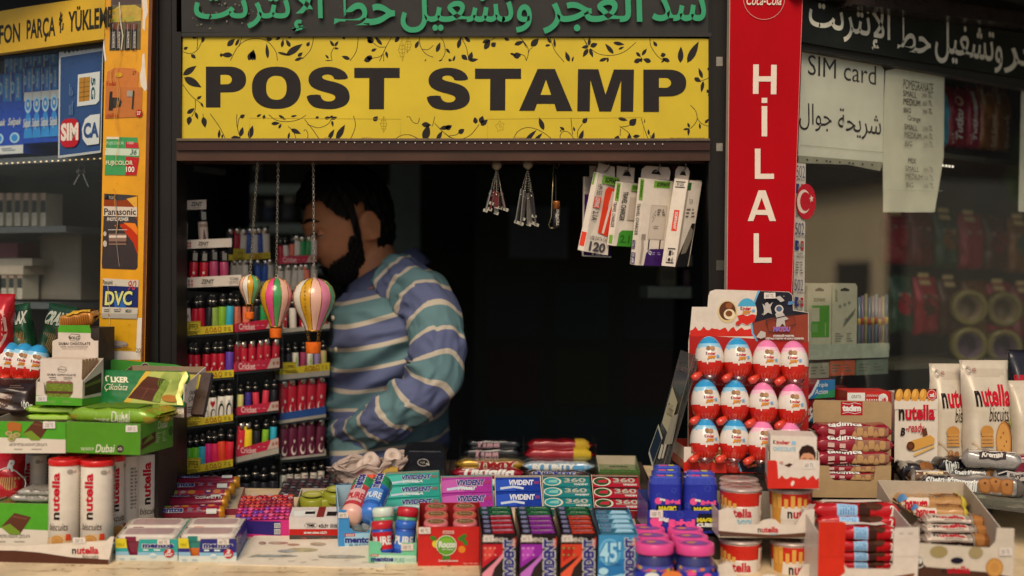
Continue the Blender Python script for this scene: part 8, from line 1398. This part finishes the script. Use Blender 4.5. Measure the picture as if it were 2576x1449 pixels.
def cup(x0,x1,yb,yt,Y,second,label,lidonly=False):
 A,B=P(x0,yb,Y),P(x1,yb,Y);r=(B.x-A.x)/2;C=(A+B)/2;h=(yb-yt)*(Y+D)/F;Mx=TM(C);q=MB();q.lathe([(r*.88,0),(r*.9,.002),(r,h*.92)],M('#d9cec0',.3,coat=.4),36,T4=Mx);rf=lambda z:r*(.9+.1*z/(h*.92));f=cyl_fr(q,r,0,h,-180,0,T4=Mx,rfn=rf,sub=12)
 f.rect(.0,.6,1,.9,M('#c42a1c',.3,coat=.4));
 if second:
  f.poly([(.1,.08),(.3,.1),(.3,.9),(.1,.9)],ink('#c98f3c'));f.poly([(.28,.2),(.3,.56),(.5,.62),(.9,.64),(.97,.55),(.97,.0),(.4,.0)],ink('#d9cec0'));[f.rect(.14+k*.1,.55,.2+k*.1,.86-.04*(k%3),ink('#d6a14c'))for k in range(6)];f.poly([(.28,.3),(.3,.56),(.9,.6),(.95,.5),(.95,.26)],ink('#d9cec0'));nutella(f,.39,.34,.86,.56);f.poly([(.45,.2),(.58,.27),(.72,.22),(.7,.06),(.55,.08)],ink('#6b4630'))
 else:
  f.rect(0,.0,1,.56,ink('#d9cec0'));[f.rect(.06+k*.085,.52,.12+k*.085,.82-.05*k,ink('#d6a14c'))for k in range(4)];f.poly([(0,.46),(.2,.56),(1,.6),(1,.2),(0,.2)],ink('#d9cec0'));nutella(f,.15,.36,.62,.56);f.text('&GO!',.36,.16,.62,.32,ink('#6fb5d0'),bold=.03,shear=.25);f.poly([(.76,.4),(.84,.36),(.94,.42),(.94,.84),(.76,.84)],ink('#d9cec0'));f.rect(.82,.5,.88,.78,ink('#b58a80'))
 o=tag(q.build('dip_cup',None,Mx),label,'snack cup','breadstick dip cups');c=MB();c.lathe([(r*1.0,h*.91),(r*1.06,h*.93),(r*1.06,h*.955),(r*.98,h*.985),(r*.6,h*.975),(0,h*.98)],M('#b5a49c',.25,.25,coat=.4),36,T4=Mx);f2=plane_fr(c,C+V((-r,-r,h*.986)),(2*r,0,0),(0,2*r,0));f2.text('nutella',.25,.4,.75,.6,ink('#a85a54'),bold=.02);c.build('lid',o,Mx)
def cuptray(bl,brx,top,Y,label):
 b=Box(bl,brx,top,.20,Y=Y,yaw=0);x0,x1,y1,y0=bl[0],brx,bl[1],top;xm=(x0+x1)/2+8
 fo=[(x0,y1-10),(x0+40,y1-6),(xm,y1),(x1-40,y1-2),(x1,y1-8),(x1+1,y0-2),(x1-24,y0),(x1-46,y1-34),(xm+28,y1-34),(xm+14,y1-46),(xm,y1-48),(xm-16,y1-45),(xm-30,y1-34),(x0+50,y1-34),(x0+36,y0+4),(x0+26,y0-6),(x0,y0+2)]
 b.tray(M('#d2c6b8',.42,coat=.15),WIN,fo,side_h=b.h*.9,back_h=b.h);f=b.front(.0);f.poly([(x0,y1-10),(x0+40,y1-6),(xm,y1),(x1-40,y1-2),(x1,y1-8),(x1,y1-15),(xm+50,y1-10),(xm,y1-8),(x0+40,y1-14),(x0,y1-18)],ink('#5a3a2c'));nutella(f,xm-30,y1-13,xm+22,y1-28);f.text('GO!',xm+2,y1-7,xm+20,y1-12,ink('#7fb5cc'),shear=.2);b.done('cup_tray',label,'tray','white dip cup trays');return b
cuptray((1808,1353),2048,1282,-.385,'upper white tray of breadstick dip cups');cuptray((1806,1492),2046,1420,-.415,'lower white tray of breadstick dip cups at the front edge')
cup(1812,1914,1334,1222,-.315,False,'dip cup with pale blue lettering, left in the upper tray');cup(1934,2040,1332,1224,-.315,True,'dip cup with breadsticks, right in the upper tray')
cup(1810,1912,1472,1352,-.345,False,'dip cup with pale blue lettering, left in the lower tray');cup(1938,2042,1476,1356,-.345,True,'dip cup with breadsticks, right in the lower tray')
for k,(yb,yt,Y)in enumerate(((1322,1212,-.262),(1310,1200,-.215))):cup(1810+k,1908-k*3,yb,yt,Y,False,f'dip cup behind the left one in the upper tray, {["second", "third"][k]} row')
b=Box((1931,1228),2060,1100,.105,Y=-.36,yaw=-9);W3=M('#d6cabd',.42,coat=.15);fo=[(1931,1228),(2060,1230),(2062,1158),(2004,1156),(1998,1166),(1985,1176),(1955,1164),(1950,1158),(1931,1158)];b.tray(W3,WIN,fo,side_h=b.h*.72,back_h=b.h*.72);f=b.front();f.poly([(1931,1228),(1960,1228),(1955,1162),(1950,1158),(1931,1158)],KRED);wave(f,1931,2060,1206,8,1229,KRED,18);f.ell(1994,1216,4,7,ink('#d9cec0'),rot=20);priced(f,2020,1180,2052,1160,'60 TL');s=b.face('left',h=b.h*.72);s.rect(0,0,1,.25,KRED);b.done('chocolate_carton','white and red chocolate carton standing on the dip cups','carton');kb=b
for j in range(6):
 t=.0035+j*.0165;A=kb.p(.004,t,.003);q=MB();w_,h_=kb.w-.008,kb.h*(1.0-.004*j);Mx=basis(A,kb.x,kb.y,kb.z);q.box(0,0,0,w_,.0155,h_,M('#d9cdbf',.4,coat=.15),None,Mx)
 if j==0:
  f=plane_fr(q,Mx@V((0,0,0)),Mx.to_3x3()@V((w_,0,0)),Mx.to_3x3()@V((0,0,h_)));f.text('K',.06,.83,.12,.91,NK,bold=.04);f.text('inder',.13,.83,.42,.91,NR_,bold=.04);f.rect(.46,.83,.55,.9,ink('#8cb8d8'));f.text('CHOCOLATE',.06,.70,.55,.78,ink('#7fb8d0'),bold=.02)
  f.ell(.8,.52,.16,.24,ink('#c98f6c'));f.ell(.64,.5,.025,.06,ink('#b87a58'));f.poly([(.63,.54),(.62,.7),(.68,.8),(.8,.84),(.92,.8),(.98,.68),(.97,.52),(.93,.64),(.84,.68),(.72,.67),(.67,.62)],ink('#2e1a14'));f.ell(.745,.53,.02,.014,ink('#3a2a24'));f.ell(.865,.53,.02,.014,ink('#3a2a24'));f.line([(.71,.565),(.77,.575)],.012,ink('#3a2418'));f.line([(.84,.575),(.9,.565)],.012,ink('#3a2418'));f.ell(.805,.46,.018,.02,ink('#b57a58'));f.ell(.805,.39,.05,.018,ink('#a8483c'))
  f.poly([(.3,.42),(.42,.47),(.56,.42),(.5,.32),(.36,.34)],ink('#4a2a1e'));f.poly([(.44,.34),(.56,.42),(.52,.32)],ink('#d9cdbf'));f.rect(.2,.46,.28,.5,ink('#c98f88'))
 tag(q.build('chocolate_box',None,Mx),f'flat white chocolate box, {ORD[j]} from the front in the white and red carton','chocolate box','flat boxes in the white and red carton')
b=Box((2044,1251),2240,1174,.12,Y=-.165,yaw=2);KR2=M('#a58a64',.7,var=.10,scale=60);fo=[(2044,1251),(2240,1253),(2242,1171),(2203,1172),(2198,1206),(2190,1211),(2098,1208),(2088,1200),(2086,1172),(2044,1170)];b.tray(KR2,M('#8c7454',.7),fo,side_h=b.h,back_h=b.h)
back=b.p(0,.118,0);q=b.mb;q.extr([hit(x,y,back,-b.y)for x,y in((2048,1180),(2241,1180),(2243,1018),(2238,1010),(2050,1006),(2045,1016))],b.y*.002,KR2);f=px_fr(q,back,-b.y);f.rect(2115,1045,2170,1010,ink('#a81c2a'));f.text('tadım',2119,1035,2166,1018,LBL,bold=.06);f.line([(2119,1040),(2135,1037),(2150,1041),(2166,1037)],1.2,LBL);f.line([(2119,1014),(2135,1017),(2150,1013),(2166,1017)],1.2,LBL);b.done('bar_carton','brown kraft carton of nut bars with small red wavy mark','carton')
NB=M('#8c1a2a',.24,.1,coat=.5);NB2=M('#a89888',.25,.3,coat=.4)
def nut(f):f.rect(.5,.1,.95,.5,ink('#8c6450'));[f.ell(.5+.07*k,.25+.1*(k%2),.04,.1,ink('#b08a5c'))for k in range(6)];f.text('tadımca',.15,.5,.6,.78,LBL,bold=.03,shear=.2);f.bars(.15,.2,.42,.4,2,ink('#c9a8a0'))
for i,(x0,x1,yb,yt,Y)in enumerate(((2060,2236,1212,1190,-.150),(2058,2238,1190,1170,-.145),(2052,2248,1172,1138,-.150),(2054,2250,1140,1102,-.140),(2056,2246,1106,1068,-.120))):
 b=Box((x0,yb),x1,yt,.06,Y=Y,yaw=2);q,f=wrapper(b.w,.055,b.h,NB,80+i,NB2,crimp=.07);nut(f);laid(b,q,'nut_bar',f'dark red nut bar, {ORD[4 - i]} from the top in the kraft carton','nut bar','nut bars in the kraft carton',R.uniform(-2,2))
q=MB();E0,E1=P(2242,1226,-.10),P(2640,1296,-.30);E1.z=E0.z;n2=V(((E1-E0).y,-(E1-E0).x,0)).normalized();dn=V((0,0,.010));LG2=M('#8f8c78',.15,coat=.8,var=.2)
q.hexa([E0-dn,E1-dn,E1-n2*.55-dn,E0-n2*.42-dn,E0,E1,E1-n2*.55,E0-n2*.42],LG2);q.extr([E0+n2*.004-dn*1.6,E1+n2*.004-dn*1.6,E1+n2*.004+dn*.7,E0+n2*.004+dn*.7],-n2*.004,glassmat((.75,.76,.66),1.5,.05,.12));tag(q.build('ledge',None,TM(E0)),'scratched glass ledge under the right window','ledge');ZL=E0.z
q=MB();q.box(E0.x,E0.y+.06,BO.z-.02,E1.x,E0.y+.12,ZL-.0105,M('#3a3a34',.5));tag(q.build('ledge_support',None,TM((E0.x,E0.y+.06,BO.z))),'dark support board under the glass ledge','support')
def onledge(px,py):return hit(px,py,V((0,0,ZL)),V((0,0,1)))
def upright_pouch(x0,x1,yt,Y,m,seed,yaw,d,label,draw,crimp=.1,lean=4):
 A=P(x0,1150,Y);B_=P(x1,1150,Y);A.z=B_.z=ZL;w_=(B_-A).length;h_=P((x0+x1)/2,yt,Y).z-ZL;mb,f=pouch(w_,h_,d,m,seed=seed,crimp=crimp,bottom=0);draw(f);Mx=TM((A+(B_-A)*.5)*1.0)@RZ(radians(yaw))@RX(radians(-lean));mpouch(Mx,mb,'biscuit_pouch',label,'biscuit pouch')
POU=M('#c4b8a4',.32,.05,coat=.35,var=.08)
def npouch(f):
 f.rect(.0,.86,1,1,M('#b8ab98',.35,.05,coat=.3));f.line([(0,.865),(1,.86)],.008,ink('#9a8e7c'));nutella(f,.16,.62,.92,.8);f.text('biscuits',.42,.5,.86,.62,ink('#33241e'),shear=.3);f.poly([(.0,.0),(1,.0),(1,.13),(.8,.16),(.5,.1),(.25,.15),(0,.18)],M('#241a18',.3,coat=.5));f.ell(.72,.33,.15,.18,ink('#6b4222'),rot=-25);f.ell(.69,.335,.145,.17,ink('#a8743c'),rot=-25);f.ell(.685,.34,.125,.145,ink('#c08c4a'),rot=-25);[f.ell(.66+.05*(k%3)-.02,.27+.035*k,.012,.010,ink('#8a5c2c'))for k in range(5)];f.poly([(.82,.5),(.9,.53),(.96,.47),(.9,.43)],ink('#9c9a4c'));f.ell(.36,.42,.14,.05,ink('#b5803f'))
 for k in range(4):f.rect(.23,.3+k*.028,.49,.322+k*.028,ink('#b98647'))
 f.ell(.3,.24,.06,.03,ink('#a8744a'));f.ell(.42,.23,.05,.03,ink('#9c6a40'));f.line([(.08,.34),(.3,.25)],.02,ink('#bfa888'));f.poly([(.5,.03),(.42,.1),(.43,.145),(.48,.15),(.5,.13),(.52,.15),(.57,.145),(.58,.1)],ink('#cfc4b4'));f.text('n',.475,.075,.525,.12,NK,bold=.06);f.ring(.12,.92,.045,.025,.01,ink('#8f867a'));f.text('x22',.18,.905,.27,.935,ink('#8c3a34'),bold=.02)
upright_pouch(2340,2462,915,-.01,POU,91,6,.05,'white biscuit pouch with cookie picture, partly behind its twin',npouch);upright_pouch(2424,2552,906,-.04,POU,92,8,.05,'white biscuit pouch with cookie picture, in front of its twin',npouch,lean=6)
upright_pouch(2540,2640,958,.0,POU,93,8,.05,'white and red pouch cut by the right picture edge',lambda f:(f.rect(0,0,1,.22,ink('#9c1c28')),f.ring(.5,.55,.2,.15,.05,ink('#3c2c28'))))
upright_pouch(2542,2640,880,.06,foil('#1d1c22'),94,8,.05,'dark pouch with small red mark at the right picture edge',lambda f:(f.rect(.05,.55,.6,.8,ink('#a81c2a')),f.text('tadım',.1,.6,.55,.74,LBL,bold=.05)))
b=Box((2250,1152),2358,988,.06,Y=-.03,yaw=-4);b.o.z=ZL;b.h+=P(2250,1152,-.03).z-ZL;b.M=basis(b.o,b.x,b.y,b.z);b.block(M('#d3c8b8',.4,coat=.2));f=b.front();f.poly([(2249,1005),(2357,1003),(2356,978),(2250,980)],ink('#4a2c1c'))
for k in range(5):f.ell(2262+k*20,995,9.5,17,ink('#c98f3c'),rot=8);f.ell(2260+k*20,990,5,10,ink('#dba850'),rot=8)
f.poly([(2250,1012)]+[(2250+107*k/20,1010-(k%2)*2.5)for k in range(21)]+[(2357,1030),(2250,1030)],ink('#d3c8b8'));f.ell(2344,993,13,14,ink('#b5241f'));f.ell(2344,993,11,12,LBL);f.ell(2344,993,10,11,ink('#b5241f'));f.text('x6',2338,999,2351,988,LBL,bold=.05);nutella(f,2261,1057,2352,1018);f.text('B',2265,1096,2277,1076,NK,bold=.04,shear=.2);f.text('-ready',2279,1094,2326,1064,NR_,bold=.01,shear=.2)
f.poly([(2282,1122),(2284,1112),(2340,1094),(2352,1104),(2350,1116),(2300,1134),(2286,1132)],ink('#c99648'));f.ell(2291,1122,10,11,ink('#4a2818'));f.ell(2291,1122,6,7,ink('#6b3a20'));f.line([(2300,1145),(2350,1122)],6,ink('#cfa860'));f.poly([(2320,1080),(2330,1076),(2334,1094),(2322,1098)],ink('#5a3420'));s=b.face('left');s.rect(0,.0,1,.45,ink('#7a2430'));s.rect(.1,.5,.9,.9,ink('#c4b8a8'));b.done('biscuit_box','upright white box with breadsticks picture and scalloped top','biscuit box')
b=Box((2130,1060),2240,984,.08,Y=.0,yaw=2);b.block(M('#b5241f',.4,coat=.2));f=b.front();f.poly([(2132,1010),(2176,1012),(2176,988),(2132,988)],LBL);f.text('GRATIS',2142,1002,2166,994,ink('#5a2a28'));f.ell(2222,1004,12,14,LBL);f.text('x6',2214,1010,2230,999,NR_,bold=.05)
for k in range(7):f.line([(2180+k*6,998),(2183+k*6,992),(2186+k*6,998)],1.2,LBL);f.rect(2180+k*6,1008,2183+k*6,1004,LBL)
b.done('gift_box','red and white knitted pattern box behind the kraft carton','box');riser(2120,2246,1060,.0,.08,'tall riser under the knitted pattern box')
def ledgebar(x0,x1,py,hh,d,m,yaw,seed,draw,label,tip=0):
 A,B_=onledge(x0,py),onledge(x1,py);L=(B_-A).length if yaw is None else(B_.x-A.x)/cos(radians(yaw));q,f=wrapper(L,d,hh,m,seed);draw(f);Mx=TM(A+(B_-A)*.5+V((0,0,.001+tip)))@RZ(radians(yaw or 0));q.v=[Mx@p for p in q.v];tag(q.build('biscuit_pack',None,Mx),label,'biscuit pack','biscuit packs on the glass ledge')
DKF,GRF=M('#1a1719',.22,.15,coat=.6),M('#8f8a86',.22,.45,coat=.5)
def skd(f):f.rect(0,0,.3,1,DKF);f.text('Sütlü Kremalı',.06,.25,.55,.55,LBL,bold=.04,shear=.2,out=DKF);[(f.ell(.62+.1*k,.42+.06*(k%2),.065,.2,ink('#8a5a30')),f.ell(.62+.1*k,.42+.06*(k%2),.05,.15,ink('#a06c3a')),f.ell(.62+.1*k,.42+.06*(k%2),.012,.04,ink('#5a3a20')))for k in range(3)];f.rect(.92,.1,1,.9,ink('#5c5650'))
ledgebar(2250,2350,1215,.042,.07,DKF,0,101,lambda f:(f.ell(.6,.55,.1,.25,ink('#8c5c30')),f.ell(.72,.5,.1,.25,ink('#7a4c28')),f.rect(.04,.5,.2,.8,ink('#8f8a80')),f.bars(.3,.08,.7,.25,2,ink('#b5aea5'))),'black biscuit pack with round biscuit picture at the left end of the ledge')
ledgebar(2330,2460,1196,.040,.06,DKF,-6,102,lambda f:(f.rect(.55,.1,.95,.6,ink('#8f867e')),f.ell(.68,.35,.06,.2,ink('#4a362c')),f.ell(.8,.35,.06,.2,ink('#4a362c')),f.text('Sütlü',.3,.2,.52,.5,LBL,shear=.2)),'black and grey cream biscuit pack behind the long silver packs')
ledgebar(2380,2470,1180,.048,.05,M('#b0a294',.3,.2,coat=.4),-8,103,lambda f:f.rect(.1,.3,.9,.7,ink('#8c7a6c')),'pale biscuit pack rearmost on the ledge')
ledgebar(2270,2390,1182,.044,.05,DKF,4,121,lambda f:(f.rect(.2,.5,.7,.8,ink('#5a4a40')),f.bars(.2,.1,.8,.3,2,ink('#8c867c'))),'black biscuit pack lying behind the one with the round biscuit picture',.004)
ledgebar(2345,2470,1216,.040,.05,DKF,10,122,lambda f:(f.text('Sütlü',.1,.2,.4,.5,LBL,bold=.03,shear=.2),f.ell(.7,.5,.1,.3,ink('#6b4a34'))),'black cream biscuit pack tilted against the silver packs',.012)
ledgebar(2455,2580,1190,.040,.06,DKF,-4,123,lambda f:f.rect(.3,.3,.7,.7,ink('#77706a')),'black biscuit pack between the orange pack and the pouches',.004)
for k_,(x0_,x1_,py_,tip_,yw_,m_,l_)in enumerate(((2262,2372,1200,.034,-12,M('#8c2038',.22,.1,coat=.6),'dark red biscuit pack thrown across the black packs at the left of the ledge'),(2360,2476,1206,.046,14,M('#2a2426',.22,.15,coat=.6),'black biscuit pack lying askew on top of the ledge pile'),(2430,2556,1226,.036,-22,M('#a8a29c',.22,.45,coat=.5),'silver biscuit pack lying askew over the long silver packs'),(2500,2610,1236,.002,-16,M('#1e1c20',.22,.15,coat=.6),'black biscuit pack at the front right of the ledge'),(2290,2390,1232,.002,-10,M('#6b4a30',.24,.1,coat=.6),'brown biscuit pack at the front left of the ledge'))):
 ledgebar(x0_,x1_,py_,.034,.05,m_,yw_,140+k_,lambda f:(f.rect(.3,.35,.75,.7,ink(['#c9b5a4','#8f8880','#3a3436','#a8a098','#d9c49c'][k_])),f.text(['Biskrem','Sütlü','Kremalı','Burçak','Burçak'][k_],.34,.4,.7,.62,ink(['#5a1428','#1e1a1c','#d8d2c8','#2a2426','#4a2c1c'][k_]),bold=.04,shear=.2),f.rect(.02,.1,.1,.9,ink('#8c8680')),f.line([(.12,.6),(.3,.75),(.5,.68),(.9,.8)],.02,ink('#cfc8c0'),asp=.3)),l_,tip_)
ledgebar(2395,2540,1222,.034,.05,GRF,-14,104,skd,'silver and black long biscuit pack, rear of two');ledgebar(2320,2560,1244,.034,.055,GRF,-14,105,skd,'silver and black long biscuit pack, front of two',.0)
ledgebar(2440,2640,1212,.044,.05,M('#7a1730',.22,.1,coat=.6),-10,106,lambda f:f.text('Biskrem',.05,.3,.4,.75,LBL,bold=.06,shear=.15,out=ink('#3a1c4c')),'wine red biscuit pack with white lettering on the ledge',.012)
ledgebar(2500,2640,1176,.050,.06,M('#b55a1c',.25,.1,coat=.6),-6,107,lambda f:(f.rect(.1,.55,.9,.9,ink('#8c7a2c')),f.text('ŞOK',.4,.6,.9,.85,NK,bold=.05)),'orange and olive biscuit pack on the ledge at the picture edge')
b=Box((2056,1500),2306,1340,.15,yaw=0);RB_=M('#d0301c',.4,coat=.2);fo=[(2056,1500),(2306,1502),(2313,1326),(2252,1328),(2248,1338),(2246,1420),(2238,1432),(2132,1430),(2124,1420),(2128,1316),(2118,1312),(2060,1312)];b.tray(W3,M('#c2b6a8',.6),fo,side_h=b.h*.95,back_h=b.h);f=b.front();f.poly([(2056,1500),(2100,1500),(2112,1452),(2126,1440),(2124,1420),(2128,1316),(2118,1312),(2060,1312)],RB_);f.line([(2058,1401),(2124,1401)],.8,ink('#a8281a'));f.line([(2249,1400),(2310,1400)],.8,ink('#b5a898'));f.poly([(2100,1500),(2112,1452),(2130,1436),(2132,1500)],W3);f.bars(2262,1346,2300,1338,1,ink('#b8aca6'));f.poly([(2250,1450),(2300,1442),(2300,1449),(2252,1460)],ink('#7a4a30'));b.done('bar_carton','white and red carton of red chocolate bars at the front right','carton');ub=b
BU=M('#b5161e',.22,.05,coat=.6)
def bueno(f):f.rect(.26,.2,.5,.62,ink('#8fb8d8'));f.bars(.29,.28,.47,.55,6,ink('#5a82b0'),vert=True);f.ell(.58,.4,.07,.35,ink('#3a2018'));f.ell(.7,.55,.1,.2,ink('#4a2a1c'));f.text('2',.88,.25,.93,.5,LBL,bold=.04);f.rect(.0,.8,1,1,ink('#d9cec0'))
for i,(x0,x1,yb,yt,Y)in enumerate(((2120,2250,1436,1414,-.40),(2120,2252,1415,1389,-.402),(2118,2252,1391,1361,-.404),(2118,2254,1362,1326,-.402),(2060,2262,1330,1300,-.36),(2048,2264,1304,1268,-.35))):
 b=Box((x0-(8 if i<4 else 0),yb),x1+(4 if i<4 else 0),yt,.05,Y=Y,yaw=0);q,f=wrapper(b.w,.05,b.h,BU,110+i,crimp=.05,round_=.5);bueno(f);laid(b,q,'red_bar',f'red chocolate bar with pale blue panel, {ORD[5 - i]} from top in the white and red carton','chocolate bar','red chocolate bars in the carton',0 if i<4 else(i-4.5)*3)
b=Box((2300,1500),2512,1368,.26,yaw=-2);W4=M('#cbbfae',.45,coat=.1);fo=[(2296,1500),(2546,1502),(2552,1330),(2508,1328),(2504,1362),(2490,1378),(2440,1376),(2310,1366),(2300,1368)];b.w=(hit(2546,1500,b.o,-b.y)-b.o).dot(b.x);b.tray(W4,M('#b5a894',.6),fo,side_h=b.h*1.1,back_h=b.h*1.32,slope=b.h);f=b.front();BRN2=M('#4a2e22',.35,coat=.25)
f.poly([(2296,1500),(2546,1502),(2547,1452),(2490,1440),(2400,1432),(2330,1426),(2310,1400),(2297,1424)],BRN2);nutella(f,2370,1443,2440,1424);cookie(f,2502,1428,22,24);f.ell(2362,1388,22,15,ink('#9a8a5c'));f.ell(2455,1390,18,15,ink('#9c8c64'));f.ell(2408,1410,16,8,ink('#1f1a2c'));f.ring(2312,1412,14,16,2,LBL);f.text('n',2306,1418,2318,1406,LBL,bold=.06);priced(f,2514,1398,2546,1378,'35 TL');b.done('biscuit_carton','white and brown biscuit carton with nut and cookie pictures at the front right','carton');hb=b
TAN,CLR=M('#b08450',.24,.05,coat=.5),M('#a8988a',.2,.2,coat=.7)
def hanu(f):f.rect(.02,.1,.42,.6,ink('#cfc3b4'));f.text('hanuta',.06,.2,.4,.5,NR_,bold=.05);f.rect(.0,.5,.1,.8,ink('#5a8cc0'));[f.line([(.46+.055*k,.15),(.5+.055*k,.7)],.02,ink('#8a5c30'),asp=.4)for k in range(8)];f.rect(.46,.72,.9,.8,ink('#7a4a28'));f.rect(.9,.05,.97,.95,ink('#b5a53c'))
def nbis(f):f.rect(0,.0,.7,.34,M('#2c1a18',.25,coat=.5));f.rect(.05,.36,.62,.95,ink('#c4b6a6'));nutella(f,.14,.5,.6,.72);f.text('biscuits',.3,.4,.55,.48,ink('#5a463c'),shear=.2);f.ell(.80,.5,.09,.3,ink('#8a5a30'));f.ell(.80,.5,.07,.22,ink('#a06c3a'));f.ell(.92,.45,.06,.25,ink('#7a4c28'));f.rect(.7,.1,.72,.9,ink('#8c8478'));f.ring(.5,.18,.04,.1,.012,LBL)
for i,(x0,x1,yb,yt,Y,m,dr,l)in enumerate(((2322,2500,1376,1346,-.36,CLR,nbis,'hazelnut biscuit wrap, lowest in the white and brown carton'),(2318,2504,1350,1322,-.345,CLR,nbis,'hazelnut biscuit wrap, middle one in the white and brown carton'),(2326,2496,1326,1300,-.33,CLR,nbis,'hazelnut biscuit wrap, upper one in the white and brown carton'),(2300,2440,1304,1276,-.30,TAN,hanu,'tan wafer pack lying across the biscuit wraps'),(2262,2434,1286,1250,-.27,TAN,hanu,'tan wafer pack with red lettering, topmost at the rear'))):
 b=Box((x0,yb),x1,yt,.07,Y=Y,yaw=-3);q,f=wrapper(b.w,.075,b.h,m,130+i,crimp=.07,round_=.5);dr(f);laid(b,q,'wafer_pack',l,'wafer pack',None,R.uniform(-4,4))
